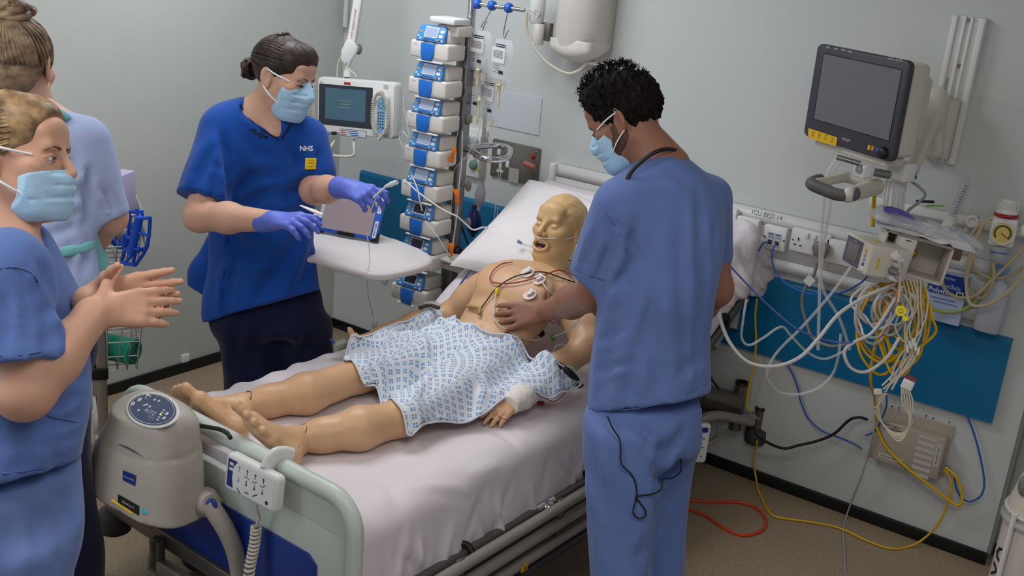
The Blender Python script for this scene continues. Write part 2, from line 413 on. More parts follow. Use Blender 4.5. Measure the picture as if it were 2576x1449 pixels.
# ------------------------------------------------------------------ the setting
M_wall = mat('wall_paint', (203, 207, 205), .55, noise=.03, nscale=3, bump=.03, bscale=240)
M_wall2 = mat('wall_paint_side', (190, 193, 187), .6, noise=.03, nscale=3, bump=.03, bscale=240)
M_black = mat('black_vinyl_skirting', (16, 18, 22), .4)
M_ceil = mat('ceiling_tile', (225, 226, 224), .9)
def floor_material():
    m = mat('beige_vinyl_floor', (140, 121, 98), .45, noise=.10, nscale=5, bump=.05, bscale=150)
    nt = m.node_tree; b = nt.nodes['Principled BSDF']
    tc = nt.nodes.new('ShaderNodeTexCoord'); n = nt.nodes.new('ShaderNodeTexNoise'); n.inputs['Scale'].default_value = 130; n.inputs['Detail'].default_value = 3
    nt.links.new(tc.outputs['Object'], n.inputs['Vector'])
    cr = nt.nodes.new('ShaderNodeValToRGB'); cr.color_ramp.elements[0].position = .35; cr.color_ramp.elements[1].position = .65
    cr.color_ramp.elements[0].color = lin((140, 122, 100))+(1,); cr.color_ramp.elements[1].color = lin((160, 142, 118))+(1,)
    nt.links.new(n.outputs['Fac'], cr.inputs[0]); nt.links.new(cr.outputs[0], b.inputs['Base Color'])
    return m
def struct(g, name, m, parent=None, label=None):
    o = g.build(name, m, parent, label)
    if parent is None: o['kind'] = 'structure'
    return o
f = struct(G().box((2.3, -2.45, -.05), (5.6, 5.3, .1)), 'floor', floor_material())
c = struct(G().box((2.3, -2.45, 2.65), (5.6, 5.3, .1)), 'ceiling', M_ceil)
wh = struct(G().box((1.565, .06, 1.3), (3.25, .12, 2.6)), 'wall_head', M_wall)
LWX = lambda y: .0455*y
g = G(); g.add([(LWX(0), 0, 0), (LWX(-5.1), -5.1, 0), (LWX(-5.1), -5.1, 2.6), (LWX(0), 0, 2.6), (LWX(0)-.12, 0, 0), (LWX(-5.1)-.12, -5.1, 0), (LWX(-5.1)-.12, -5.1, 2.6), (LWX(0)-.12, 0, 2.6)],
      [(0, 3, 2, 1), (4, 5, 6, 7), (0, 1, 5, 4), (1, 2, 6, 5), (2, 3, 7, 6), (3, 0, 4, 7)])
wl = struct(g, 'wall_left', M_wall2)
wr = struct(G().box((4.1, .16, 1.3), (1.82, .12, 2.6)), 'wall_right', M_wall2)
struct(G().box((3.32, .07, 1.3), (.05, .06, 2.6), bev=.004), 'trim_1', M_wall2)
struct(G().box((3.195, .055, 1.32), (.012, .09, 2.56)), 'trim_2', mat('trim_pvc', (150, 156, 150), .4))
struct(G().box((1.565, -.006, .0235), (3.26, .014, .047), bev=.003), 'baseboard_head', M_black)
a = R(-90)+math.atan(.0455)
g = G(); n2 = nrm((1, -.0455, 0)); d2 = nrm((-.0455, -1, 0))
g.box(V(LWX(-2.55), -2.55, .0235)+n2*.006, (5.08, .014, .047), ax=(d2, n2, (0, 0, 1)), bev=.003)
struct(g, 'baseboard_left', M_black)
struct(G().box((3.25, .094, .0235), (.10, .014, .047), bev=.003).box((4.1, .094, .0235), (1.5, .014, .047)), 'baseboard_right', M_black)
M_cond = mat('conduit_white', (206, 208, 204), .4)
tag(G().path([V(.035, -.03, 2.6), V(.035, -.03, 1.9), V(.03, -.03, 1.5)], .012, n=10).build('cable_conduit', M_cond), 'white cable conduit running up the wall corner', 'conduit')

# wall bumper
M_teal = mat('teal_wall_panel', (8, 108, 156), .35, noise=.03, nscale=6)
g = G(); x0, x1, zt, zb = .155, 3.105, .843, .532
g.prism([(0, zb), (-.022, zb), (-.022, zt-.014), (-.012, zt), (0, zt)], (x0, 0, 0), (0, 1, 0), (0, 0, 1), (1, 0, 0), x1-x0)
tag(g.build('wall_bumper_panel', M_teal), 'long teal blue bumper panel fixed along the wall behind the bed', 'wall panel')

# trunking with outlets
M_pvc = mat('trunking_pvc', (214, 214, 212), .35, noise=.02, nscale=4)
M_white = mat('white_plastic', (224, 224, 222), .32, noise=.015, nscale=10)
M_dark = mat('dark_slot', (25, 25, 27), .5)
M_grey = mat('grey_plastic', (120, 120, 122), .45)
tr = thing('dado_trunking', 'white plastic dado trunking running along the wall behind the bed', 'trunking', (2.0, 0, .89))
xa, xb = 1.235, 3.0
g = G(); g.prism([(0, .885), (-.052, .885), (-.052, .925), (0, .925)], (xa, 0, 0), (0, 1, 0), (0, 0, 1), (1, 0, 0), xb-xa, bev=.004); g.build('bottom_channel', M_pvc, tr)
g = G(); g.prism([(0, .928), (-.045, .928), (-.045, 1.04), (0, 1.04)], (xa, 0, 0), (0, 1, 0), (0, 0, 1), (1, 0, 0), xb-xa, bev=.003); g.build('socket_channel', M_pvc, tr)
g = G(); g.prism([(0, 1.043), (-.045, 1.043), (-.03, 1.088), (0, 1.09)], (xa, 0, 0), (0, 1, 0), (0, 0, 1), (1, 0, 0), xb-xa, bev=.004); g.build('top_cover', M_pvc, tr)
g = G(); g.box((1.245, -.028, .988), (.03, .062, .21), bev=.006); g.build('end_cap', M_white, tr)
Xw, Yw, Zw = V(1, 0, 0), V(0, 0, 1), V(0, -1, 0)
text('lettering', 'ICU BED 14', .024, PY(1928, 553, -.0465)+V(0, -.001, .018), Xw, Yw, mat('label_ink', (90, 92, 95), .6), tr, thick=.001)
def plate(name, px, py, w, h, y=-.045, dep=.028, **kw):
    c = PY(px, py, y-dep)
    return c, V(c[0], y, c[2])
M_ink = mat('print_ink_dark', (45, 48, 56), .6); M_bluejack = mat('blue_cable_jacket', (30, 92, 178), .4)
def data_outlet(px, py, label, plugs):
    c = PY(px, py, -.075)
    t = thing('data_outlet', label, 'data outlet', (c[0], -.045, c[2]), 'data outlets on the trunking')
    G().prism(rrect(.089, .089, .004), V(c[0], -.045, c[2]), Xw, Yw, Zw, .028, bev=.004).build('faceplate', M_white, t)
    for s in (-1, 1):
        o = V(c[0]+s*.0135, -.0735, c[2]-.004)
        G().box(o, (.024, .004, .052), bev=.001, seg=1).build('jack_module', mat('outlet_insert', (205, 206, 205), .4), t)
        G().box(o+V(0, -.0022, -.012), (.015, .002, .016)).build('jack_opening', MATS['print_ink_dark'] if plugs else mat('jack_shutter', (178, 180, 182), .5), t)
        G().box(o+V(0, -.0022, .019), (.019, .001, .006)).box(o+V(0, -.0022, .008), (.018, .001, .003)).build('printed_label', mat('label_blue_ink', (82, 110, 150), .6), t)
    for s in (-1, 1):
        G().cyl(V(c[0]+s*.038, -.073, c[2]), V(c[0]+s*.038, -.0765, c[2]), .004, 10).build('screw', mat('screw_zinc', (150, 148, 142), .3, 1), t)
    return c
data_outlet(1822, 551, 'white data outlet half hidden by the shoulder of the man in blue', False)
data_outlet(1877, 578, 'white double data outlet with both jacks empty', False)
dc = data_outlet(1947, 600, 'white double data outlet with two blue cables plugged in', True)
# double mains socket with plug
c = PY(2036, 612, -.07); sk = thing('double_mains_socket', 'white double mains socket with a grey plug in its right half', 'socket', (c[0], -.045, c[2]))
G().prism(rrect(.146, .086, .006), V(c[0], -.045, c[2]), Xw, Yw, Zw, .025, bev=.004).build('faceplate', M_white, sk)
for s in (-1, 1):
    o = V(c[0]+s*.036, -.0705, c[2])
    if s < 0:
        for dx, dz, w, h in ((0, .010, .005, .011), (-.011, -.012, .010, .004), (.011, -.012, .010, .004)):
            G().box(o+V(dx-.006, 0, dz-.004), (w, .002, h)).build('pin_hole', M_dark, sk)
    G().box(V(c[0]+s*.012+(.004 if s > 0 else 0), -.073, c[2]+.027), (.012, .006, .018), bev=.0015).build('switch', M_white, sk)
G().cyl(V(c[0]-.063, -.07, c[2]), V(c[0]-.063, -.072, c[2]), .0035, 10).build('screw', MATS['screw_zinc'], sk)
pc = PY(2062, 628, -.10); pl = thing('mains_plug', 'grey three-pin mains plug in the wall socket with its lead hanging down', 'plug', (pc[0], -.1, pc[2]-.05))
G().prism([(-.026, .022), (.026, .022), (.030, 0), (.020, -.026), (-.020, -.026), (-.030, 0)], V(pc[0], -.072, pc[2]), Xw, Yw, Zw, .034, bev=.007).build('plug_body', mat('grey_plug', (132, 122, 120), .4), pl)
G().path([V(pc[0], -.092, pc[2]-.02), PY(2054, 665, -.10), PY(2048, 690, -.10), PY(2036, 705, -.10), PY(2020, 740, -.10), PY(2019, 775, -.10), PY(2030, 815, -.10), PY(2045, 850, -.11), PY(2085, 870, -.13), PY(2130, 868, -.17)], .006, n=8).build('lead', mat('grey_cable', (138, 130, 126), .45), pl)
G().box(PY(2036, 706, -.108), (.032, .002, .034), ax=(nrm((.8, 0, -.5)), (0, 1, 0), nrm((.5, 0, .8)))).build('test_label', mat('green_white_label', (214, 222, 214), .5), pl)
# empty blank plate under the module
c = PY(2125, 640, -.07); t = G().prism(rrect(.146, .086, .006), V(c[0], -.045, c[2]), Xw, Yw, Zw, .025, bev=.004).build('blank_outlet_plate', M_white)
tag(t, 'white outlet plate half hidden behind the small square monitor module', 'outlet plate')
# stainless service panel
M_steel = mat('brushed_steel', (128, 124, 118), .38, .75, noise=.06, nscale=30)
tl, tr2, br, bl = PY(1240, 349, -.012), PY(1359, 373, -.012), PY(1346, 468, -.012), PY(1232, 441, -.012)
sp = thing('steel_service_panel', 'brushed steel service panel with switches and a red button on the wall', 'panel', (1.03, 0, .97))
g = G(); w = tr2[0]-tl[0]; h = .165; cc = V((tl[0]+tr2[0])/2, 0, (tl[2]+bl[2])/2)
g.prism(rrect(w, h, .006), cc, Xw, Yw, Zw, .012, bev=.002).build('plate', M_steel, sp)
for sx in (-1, 1):
    for sz in (-1, 1): G().sphere(cc+V(sx*(w/2-.018), -.013, sz*(h/2-.018)), (.006, .004, .006), 10).build('screw', MATS['screw_zinc'], sp)
M_red = mat('red_plastic', (168, 28, 34), .35)
q = PY(1341, 394, -.013); G().sphere(q, (.011, .009, .011), 14).build('red_button', M_red, sp)
for px, py in ((1256, 381), (1277, 413)):
    q = PY(px, py, -.013); G().box(q, (.018, .008, .030), bev=.002).build('rocker_switch', M_white, sp)
q = PY(1292, 441, -.0125); G().box(q, (.052, .001, .062)).build('notice', mat('notice_paper', (176, 170, 168), .7), sp)
q = PY(1276, 365, -.0125); G().box(q, (.05, .0008, .004)).box(PY(1290, 381, -.0125), (.02, .0008, .004)).box(PY(1287, 391, -.0125), (.016, .0008, .003)).build('engraved_lettering', M_ink, sp)
# gas outlets / call unit plate left of the steel panel
M_orange = mat('orange_plastic', (236, 118, 18), .35)
c = PY(1186, 378, -.03); g0 = thing('gas_outlet_panel', 'white wall panel with grey and red gas outlets behind the drip tubing', 'panel', (c[0], 0, c[2]))
G().box(V(c[0], -.012, c[2]-.012), (.125, .024, .215), bev=.004).build('backplate', M_white, g0)
for px, py, m in ((1193, 357, mat('outlet_grey', (168, 170, 176), .4)), (1197, 384, M_red), (1190, 415, mat('outlet_green', (112, 140, 132), .4))):
    q = PY(px, py, -.03); G().lathe(V(q[0], -.024, q[2]), (0, -1, 0), [(.022, 0), (.022, .008), (.016, .016), (.008, .017)], 20).build('gas_outlet', m, g0)
c = PY(1160, 358, -.06); cu = thing('nurse_call_unit', 'white nurse call unit with a round orange button', 'call button', (c[0], -.02, c[2]))
G().prism(rrect(.05, .075, .012), V(c[0], -.024, c[2]), Xw, Yw, Zw, .034, bev=.008).build('housing', M_white, cu)
G().lathe(V(c[0], -.058, c[2]), (0, -1, 0), [(.017, -.002), (.017, .003), (.012, .006), (.003, .006)], 22).build('button', M_orange, cu)
# paper notice on the wall (pale sheet behind the drips)
q = [PY(1170, 190, -.003), PY(1328, 215, -.003), PY(1322, 335, -.003), PY(1160, 300, -.003)]
tag(G().box(V(1.0, -.0025, 1.262), (.26, .004, .155)).build('wall_notice_sheet', mat('glossy_notice', (206, 211, 216), .3)), 'pale glossy sheet fixed to the wall behind the drip bags', 'notice')
# little wall boxes near the floor
for px, py, wall, lab in ((943, 813, 'h', 'small clear clip with a tube end low on the wall by the corner'), (465, 905, 'l', 'small white fitting low on the left wall above the skirting'), (968, 702, 'h', 'small white socket low on the wall under the overbed table')):
    if wall == 'h':
        q = PY(px, py, -.004); o = G().box(q, (.03, .012, .04), bev=.003).build('wall_fitting', M_wall2)
    else:
        r = ray(px, py); t_ = (LWX(CAM[1])-CAM[0])/(r[0]-.0455*r[1]); q = CAM+r*t_
        o = G().box(q+n2*.003, (.04, .012, .055), ax=(d2, n2, (0, 0, 1)), bev=.003).build('wall_fitting', M_white)
    tag(o, lab, 'wall fitting')
# ------------------------------------------------------------------ bed
PIV, ANG, BLEN, MZ = 1.15, R(31), .87, .588
def mz(ly):
    if ly <= PIV-.12: return MZ
    if ly < PIV+.12:
        t = (ly-PIV+.12)/.24; return MZ+math.tan(ANG)*.12*t*t
    return MZ+(ly-PIV)*math.tan(ANG)
LEND = PIV+BLEN*math.cos(ANG)
M_sheet = mat('white_bed_linen', (222, 214, 218), .75, noise=.02, nscale=8, bump=.10, bscale=26, sheen=.2)
M_board = mat('pale_bed_plastic', (196, 206, 198), .35, noise=.02, nscale=6)
M_bblue = mat('blue_bed_inlay', (20, 52, 132), .4)
M_bmetal = mat('grey_bed_steel', (112, 108, 104), .35, .6, noise=.05, nscale=12)
M_rail = mat('beige_powder_coat', (150, 144, 136), .4, .15)
M_blackp = mat('black_plastic', (18, 18, 20), .45)
M_chrome = mat('chrome', (200, 200, 205), .12, 1.0)
M_rub = mat('grey_rubber', (62, 62, 66), .7)
def bb(g, lx, ly, z, s, **kw): return g.box(B(lx, ly, z), s, ax=((BC, -BS, 0), (BS, BC, 0), (0, 0, 1)), **kw)
bx_, by_ = V(BC, -BS, 0), V(BS, BC, 0)
bed = thing('hospital_bed', 'hospital bed with pale plastic footboard, blue inlay and raised backrest', 'bed', B(0, 1.0, 0))
# footboard: top tube with rounded corners, side webs, lower panel, blue inlay
HW = .487
def fb_outline(z0, z1, w, r):
    p = [(-w, z0)]
    for k in range(9): a = R(180-90*k/8); p.append((-w+r+r*math.cos(a), z1-r+r*math.sin(a)))
    for k in range(9): a = R(90-90*k/8); p.append((w-r+r*math.cos(a), z1-r+r*math.sin(a)))
    p.append((w, z0)); return p
o = fb_outline(.24, .668, HW-.022, .085)
g = G(); g.tube([B(x, 0, z) for x, z in o], .023, 14, up=by_)
hole = [(-.24, .645), (.13, .645), (.13, .585), (-.24, .585)]
g.prism([(-HW+.02, .24), (HW-.02, .24), (HW-.02, .575), (-HW+.02, .575)], B(0, .013, 0), bx_, (0, 0, 1), -by_, .026, bev=.004)
g.prism([(.14, .57), (HW-.02, .57), (HW-.02, .60), (HW-.06, .655), (.14, .665)], B(0, .013, 0), bx_, (0, 0, 1), -by_, .026)
g.prism([(-HW+.02, .57), (-.25, .57), (-.25, .665), (-HW+.06, .655), (-HW+.02, .60)], B(0, .013, 0), bx_, (0, 0, 1), -by_, .026)
fbo = g.build('footboard', M_board, bed)
G().prism([(-.36, .26), (.355, .26), (.355, .455), (.325, .478), (-.33, .478), (-.36, .455)], B(0, -.0135, 0), bx_, (0, 0, 1), -by_, .005, bev=.002).build('blue_inlay', M_bblue, fbo)
# headboard
g = G(); g.prism(fb_outline(.62, .99, .45, .07), B(0, 2.07, 0), bx_, (0, 0, 1), -by_, .03, bev=.01); g.build('headboard', M_board, bed)
# mattress platform bars
g = G()
for s in (-1, 1):
    g.tube([B(s*.475, .03, .352), B(s*.475, 1.16, .352)], .0175, 14)
    g.tube(catmull([B(s*.475, 1.16, .36), B(s*.475, 1.4, .42), B(s*.475, 2.06, .80)], 6), .0175, 14)
for ly in (.05, .6, 1.1): g.cyl(B(-.475, ly, .35), B(.475, ly, .35), .015)
g.build('platform_frame', M_bmetal, bed)
bb(G(), 0, .58, .385, (.88, 1.12, .02)).build('platform', mat('platform_panel', (120, 118, 116), .5), bed)
ca, sa = math.cos(ANG), math.sin(ANG)
G().box(B(0, PIV+.02+.43*ca, .40+.43*sa), (.86, .86, .02), ax=(bx_, by_*ca+V(0, 0, sa), V(0, 0, ca)-by_*sa)).build('backrest_panel', MATS['platform_panel'], bed)
# folded side rails
for s in (-1, 1):
    for k, z in enumerate((.372, .312, .254)):
        G().path([B(s*.525, .10, z-.004), B(s*.53, .2, z), B(s*.53, 1.45, z), B(s*.525, 1.56, z-.004)], .0165, 12, k=4).build('side_rail_bar', M_rail, bed)
    for ly in (.35, .82, 1.3):
        bb(G(), s*.522, ly, .31, (.012, .03, .16), bev=.003).build('rail_bracket', M_bmetal, bed)
    bb(G(), s*.50, .8, .195, (.05, 1.5, .03), bev=.004).build('lower_beam', mat('dark_bed_beam', (58, 60, 70), .4), bed)
bb(G(), .549, .62, .253, (.002, .03, .022)).build('warning_sticker', mat('yellow_sticker', (220, 176, 20), .5), bed)
text('sticker_letter', 'A', .02, B(.551, .62, .253), by_, V(0, 0, 1), M_ink, bed, thick=.001)
for ly in (.43, 1.05):
    G().path([B(.458, ly-.02, .375), B(.475, ly, .374), B(.496, ly, .355), B(.49, ly+.01, .325)], .008, 6, flat=2.0).build('mattress_strap', M_blackp, bed)
g = G(); g.tube([B(.475, .75, .352), B(.475, .84, .352)], .023, 18); g.lathe(B(.475, .80, .352), bx_, [(.024, 0), (.024, .028), (.018, .034), (.004, .035)], 20); g.build('rail_joint', M_chrome, bed)
# base frame and castors
g = G()
for s in (-1, 1):
    bb(g, s*.30, 1.0, .15, (.05, 1.5, .06), bev=.006)
bb(g, 0, .2, .15, (.8, .05, .05), bev=.006); bb(g, 0, 1.75, .15, (.8, .05, .05), bev=.006)
g.tube([B(0, .35, .18), B(0, .7, .36)], .03); g.tube([B(0, 1.5, .18), B(0, 1.15, .36)], .03)
g.build('base_frame', M_bmetal, bed)
for sx in (-1, 1):
    for ly in (.2, 1.7):
        w = G().lathe(B(sx*.40-.018, ly, .06), bx_, [(.02, -.004), (.055, 0), (.06, .008), (.06, .028), (.055, .036), (.02, .040)], 24).build('castor', M_rub, bed)
        G().path([B(sx*.40, ly, .15), B(sx*.40+.03, ly, .11), B(sx*.40+.03, ly, .06)], .012, 8).build('castor_fork', M_bmetal, w)
# foot end: bumper posts, cross bar
for s in (-1, 1):
    G().cyl(B(s*.545, -.0, .23), B(s*.545, -.0, .33), .018).build('bumper_post', M_bmetal, bed)
    G().lathe(B(s*.545, -.0, .155), (0, 0, 1), [(.038, 0), (.047, .006), (.049, .04), (.047, .07), (.03, .08), (.02, .082)], 26).build('bumper', M_rub, bed)
g = G(); bb(g, 0, -.015, .262, (1.1, .035, .05), bev=.006); g.build('foot_crossbar', M_bmetal, bed)
g = G(); bb(g, -.26, -.05, .225, (.04, .03, .10), bev=.005); g.build('crossbar_bracket', M_bmetal, bed)
bb(G(), 0.02, -.05, .19, (.62, .03, .05), bev=.005).build('bracket_bar', mat('light_bed_steel', (150, 150, 150), .3, .6), bed)
# head end: sockets for drip poles and bumper on the right
hp = [PL(1867, 962, .50), PL(1913, 1026, .57)]
g = G(); a_ = PL(1867, 962, .5); g.cyl(a_, a_-V(0, 0, .20), .024, 22); g.build('pole_socket', M_bmetal, bed)
G().lathe(a_+V(0, 0, .0), (0, 0, 1), [(.026, -.008), (.026, .003), (.018, .004), (.018, -.0)], 22).build('socket_ring', M_dark, bed)
b_ = PL(1913, 1026, .57); G().cyl(b_, b_-V(0, 0, .12), .018, 20).build('pole_socket', M_bmetal, bed)
G().lathe(b_, (0, 0, 1), [(.020, -.008), (.020, .003), (.013, .004), (.013, 0)], 20).build('socket_ring', M_dark, bed)
e_ = b_-V(0, 0, .085); G().lathe(e_-V(0, 0, .065), (0, 0, 1), [(.036, 0), (.043, .008), (.044, .03), (.042, .055), (.03, .062), (.018, .063)], 24).build('bumper', M_rub, bed)
G().cyl(PL(1700, 975, .36), a_-V(0, 0, .09)+V(-.01, 0, 0), .042, 24).build('head_beam', M_bmetal, bed)
G().path([PL(1700, 1130, .42), PL(1745, 1070, .45), PL(1800, 1045, .5), PL(1890, 1062, .56)], .019, 12).build('head_loop_tube', M_rail, bed)
bb_ = a_-V(0, 0, .14); G().tube([bb_, b_-V(0, 0, .04)], .020, 4).build('link_bar', M_rail, bed)
G().tube([PL(1690, 1020, .36), PL(1850, 1052, .47)], .022, 4).build('under_beam', mat('dark_bed_beam', (58, 60, 70), .4), bed)
g = G(); g.cyl(PL(1808, 1060, .5), PL(1804, 1105, .5), .005, 8); g.tube([PL(1806, 1102, .5), PL(1740, 1140, .47)], .011, 10); g.build('release_lever', M_rail, bed)
G().sphere(PL(1766, 1138, .48), .006, 8).build('release_knob', MATS['yellow_sticker'], bed)
# backrest side tube + strap on the right
G().tube([PL(1790, 872, .47), PL(1872, 742, .47)], .02, 14).build('backrest_tube', M_rail, bed)
G().path([PL(1790, 835, .45), PL(1808, 800, .47), PL(1830, 800, .49), PL(1828, 828, .49)], .010, 6, flat=1.8).build('backrest_strap', M_blackp, bed)
# right side control panel (white with blue stripe) at the head, seen beyond the man's leg
c = PL(1755, 1110, .535); Zp = nrm(bx_*.75-by_*.66); o, X, Y, Z = frame(c, Zp, by_+bx_*.5)
cp = G().prism(rrect(.07, .155, .012), o, X, Y, Z, .02, bev=.005).build('side_control_panel', M_white, bed)
G().prism(rrect(.05, .02, .006), o+Y*.055+Z*.0205, X, Y, Z, .001).build('panel_stripe', M_bblue, cp)
for k in range(3):
    for j in (-1, 1): G().sphere(o+Y*(.02-.035*k)+X*j*.013+Z*.021, (.004, .004, .002), 8).build('panel_key', M_ink, cp)

# ------------------------------------------------------------------ mattress and sheet
def sheet_grid(nu=150, nv=190, grow=0.0, lo_r=.335, lo_l=.36, name='s', seed=3, amp=1.0):
    """cross-section from the left hem over the top to the right hem, swept along the bed"""
    cs = []
    HWm = .44+grow
    for k in range(12): t = k/12; cs.append((-HWm-.012, lo_l+(MZ-.06-lo_l)*t, -1))
    for k in range(9): a = R(180-90*k/8); cs.append((-HWm+.06+.07*math.cos(a), MZ-.06+.06*math.sin(a), -1))
    for k in range(1, 40): cs.append((-HWm+.06+(2*HWm-.13)*k/40, MZ, 0))
    for k in range(10): a = R(90-90*k/9); cs.append((HWm-.07+.085*math.cos(a), MZ-.075+.075*math.sin(a), 1))
    for k in range(1, 19): t = k/18; cs.append((HWm+.015+.022*t, MZ-.075+(lo_r-MZ+.075)*t, 1))
    return cs
def build_sheet():
    cs = sheet_grid(); nv = 240; L0, L1 = .035, LEND+.02
    segs = []; g = np.random.default_rng(11)
    for i in range(34):   # folds on the right flank: (v,u) segments running down and along the side
        v = g.uniform(.1, 1.25); u = g.uniform(.50, .60); segs.append((v, u, v+g.uniform(-.16, .10), u+g.uniform(.08, .25), g.uniform(.009, .020), g.uniform(-.014, .016)))
    for i in range(12):
        v = g.uniform(.2, 1.2); u = g.uniform(.33, .46); segs.append((v, u, v+g.uniform(-.25, .25), u+g.uniform(-.06, .10), g.uniform(.012, .03), g.uniform(-.010, .013)))
    for i in range(10):   # left edge scallops
        v = .15+i*.115; segs.append((v, -.53, v+g.uniform(-.03, .05), -.38, .03, g.uniform(.006, .016)))
    for i in range(6): v = g.uniform(.3, 1.0); segs.append((v, -.2, v+g.uniform(-.2, .2), .3, .02, g.uniform(-.003, .004)))
    arc = [0.0]
    for i in range(1, len(cs)): arc.append(arc[-1]+math.hypot(cs[i][0]-cs[i-1][0], cs[i][1]-cs[i-1][1]))
    arc = np.array(arc); mid = arc[np.argmin([abs(c[0])+abs(c[1]-MZ)*9 for c in cs])]; U = arc-mid
    cxa = np.array([c[0] for c in cs]); cza = np.array([c[1] for c in cs])
    nx = np.gradient(cza); nz = -np.gradient(cxa); ln = np.hypot(nx, nz); nx, nz = -nx/ln, -nz/ln
    vs = []
    for i in range(nv):
        s = L0+(L1-L0)*i/(nv-1); d = np.zeros(len(cs))
        for (v0, u0, v1, u1, w, h) in segs:
            dv, du = v1-v0, u1-u0; L2 = dv*dv+du*du; t = np.clip(((s-v0)*dv+(U-u0)*du)/L2, 0, 1)
            d += h*np.exp(-((s-v0-t*dv)**2+(U-u0-t*du)**2)/(w*w))*(.3+.7*np.sin(np.pi*np.clip(t, .02, .98)))
        d += .0035*np.sin(9*s+3*np.sin(4*U+1))*np.sin(7*U+2*s)+.0018*np.sin(31*s+5*np.sin(9*U))*np.sin(23*U+4*s)
        ny = 0.0; zt = mz(s)
        slope = 0 if s < PIV-.12 else math.atan(math.tan(ANG)*min(1, (s-PIV+.12)/.24))
        rise = zt-MZ
        for j in range(len(cs)):
            lx = cxa[j]+nx[j]*d[j]; dz = (cza[j]-MZ)+nz[j]*d[j]
            # local offset below the top surface is measured perpendicular to the (sloping) platform
            vs.append(B(lx, s-math.sin(slope)*dz, zt+math.cos(slope)*dz))
    n = len(cs); fs = [(i*n+j, i*n+j+1, (i+1)*n+j+1, (i+1)*n+j) for i in range(nv-1) for j in range(n-1)]
    # head end cover
    top = (nv-1)*n
    for j in range(n): q = vs[top+j].copy(); vs.append(q+by_*.05*math.sin(ANG)*0+by_*.012-V(0, 0, .10))
    fs += [(top+j, top+j+1, top+n+j+1, top+n+j) for j in range(n-1)]
    # foot end cover
    b0 = len(vs)
    for j in range(n): q = vs[j]; vs.append(V(q[0], q[1], max(.39, q[2]-.17)) if True else q)
    fs += [(j, b0+j, b0+j+1, j+1) for j in range(n-1)]
    o = meshobj('bed_sheet', vs, fs, M_sheet)
    md = o.modifiers.new('thick', 'SOLIDIFY'); md.thickness = .002; md.offset = -1
    return o
sh = build_sheet(); tag(sh, 'creased white sheet stretched over the whole hospital bed mattress', 'bed sheet')
g = G()
prof = [(.04, .40), (PIV-.02, .40), (PIV+.03+.83*ca, .43+.83*sa), (PIV-.03+.83*ca-.0, .40+.83*sa+.115), (PIV+.06, MZ-.03), (.06, MZ-.03)]
g.prism(prof, B(-.40, 0, 0), by_, (0, 0, 1), bx_, .80, bev=.0)
mo = g.build('mattress', mat('mattress_cover', (205, 206, 210), .6)); tag(mo, 'thick foam mattress under the white sheet, bent up at the head end', 'mattress')
# blue edging line of the under-sheet along the left of the backrest
G_ = G().path([PL(1134, 752, -.33), PL(1165, 705, -.34), PL(1201, 657, -.35)], .0035, 6)
tag(G_.build('blue_edging_tape', mat('navy_tape', (45, 72, 132), .6)), 'thin blue edging tape along the left of the raised mattress', 'tape')
# pillow
def pillow():
    c = B(-.045, 1.60, mz(1.60)+.055); X = bx_; Y = by_*ca+V(0, 0, sa); Z = V(0, 0, ca)-by_*sa
    vs = []; fs = []; N = 64; Mn = 44; g = np.random.default_rng(4)
    hw, hl, th = .385, .255, .095
    cre = [(g.uniform(-1, 1), g.uniform(-1, 1), g.uniform(-.5, .5), g.uniform(-.5, .5), g.uniform(.05, .12), g.uniform(-.012, .010)) for _ in range(26)]
    for side in (1, -1):
        for i in range(N+1):
            for j in range(Mn+1):
                u = -1+2*i/N; v = -1+2*j/Mn
                e = max(0, (1-abs(u)**2.6))*max(0, (1-abs(v)**2.6)); t = th*e**.42
                if side < 0: t *= -.55
                puff = .05*(u*u*v*v)
                x = u*hw*(1-.05*(1-v*v)*(abs(u))+puff*.5); y = v*hl*(1-.05*(1-u*u)*abs(v)+puff)
                for (a, b, da, db, w, h) in cre:
                    L2 = da*da+db*db; q = min(1, max(0, ((u-a)*da+(v-b)*db)/L2)); t += side*h*math.exp(-((u-a-q*da)**2+(v-b-q*db)**2)/(w*w))*min(1, e*2)
                # dent where the head rests
                if side > 0: t -= .035*math.exp(-((x-.05)**2/.012+(y+.03)**2/.02))
                vs.append(c+X*x+Y*y+Z*t)
        off = len(vs)-(N+1)*(Mn+1)
        for i in range(N):
            for j in range(Mn):
                a = off+i*(Mn+1)+j; q = (a, a+Mn+1, a+Mn+2, a+1); fs.append(q if side > 0 else q[::-1])
    o = meshobj('pillow', vs, fs, mat('pillow_linen', (234, 229, 230), .75, bump=.06, bscale=30, sheen=.2))
    tag(o, 'big white pillow propped on the raised backrest behind the manikin', 'pillow')
pillow()
# bunched sheet corner hanging at the head end on the right
S = SDF(B(.30, 1.5, .6)-V(.1, .1, .1), B(.62, 2.15, 1.25)+V(.15, .1, .1), .008)
p = [PL(1835, 590, .40), PL(1862, 600, .44), PL(1905, 630, .46), PL(1912, 660, .47), PL(1905, 700, .48), PL(1888, 730, .48)]
S.chain(p, [.05, .06, .05, .045, .045, .03], k=.05)
S.chain([PL(1835, 650, .44), PL(1850, 700, .46), PL(1868, 715, .47)], [.05, .06, .03], k=.05)
S.chain([PL(1832, 620, .40), PL(1833, 700, .42), PL(1815, 760, .44)], [.05, .05, .04], k=.05)
for a, b, d in (((1872, 610), (1882, 715), .012), ((1895, 640), (1890, 700), -.010), ((1850, 625), (1862, 690), .012), ((1860, 640), (1838, 730), -.01), ((1905, 650), (1906, 690), .01)):
    S.crease(PL(*a, .50), PL(*b, .51), .014, d)
S.wob(.007, (34, 34, 26), 8); S.wob(.003, (80, 80, 60), 9)
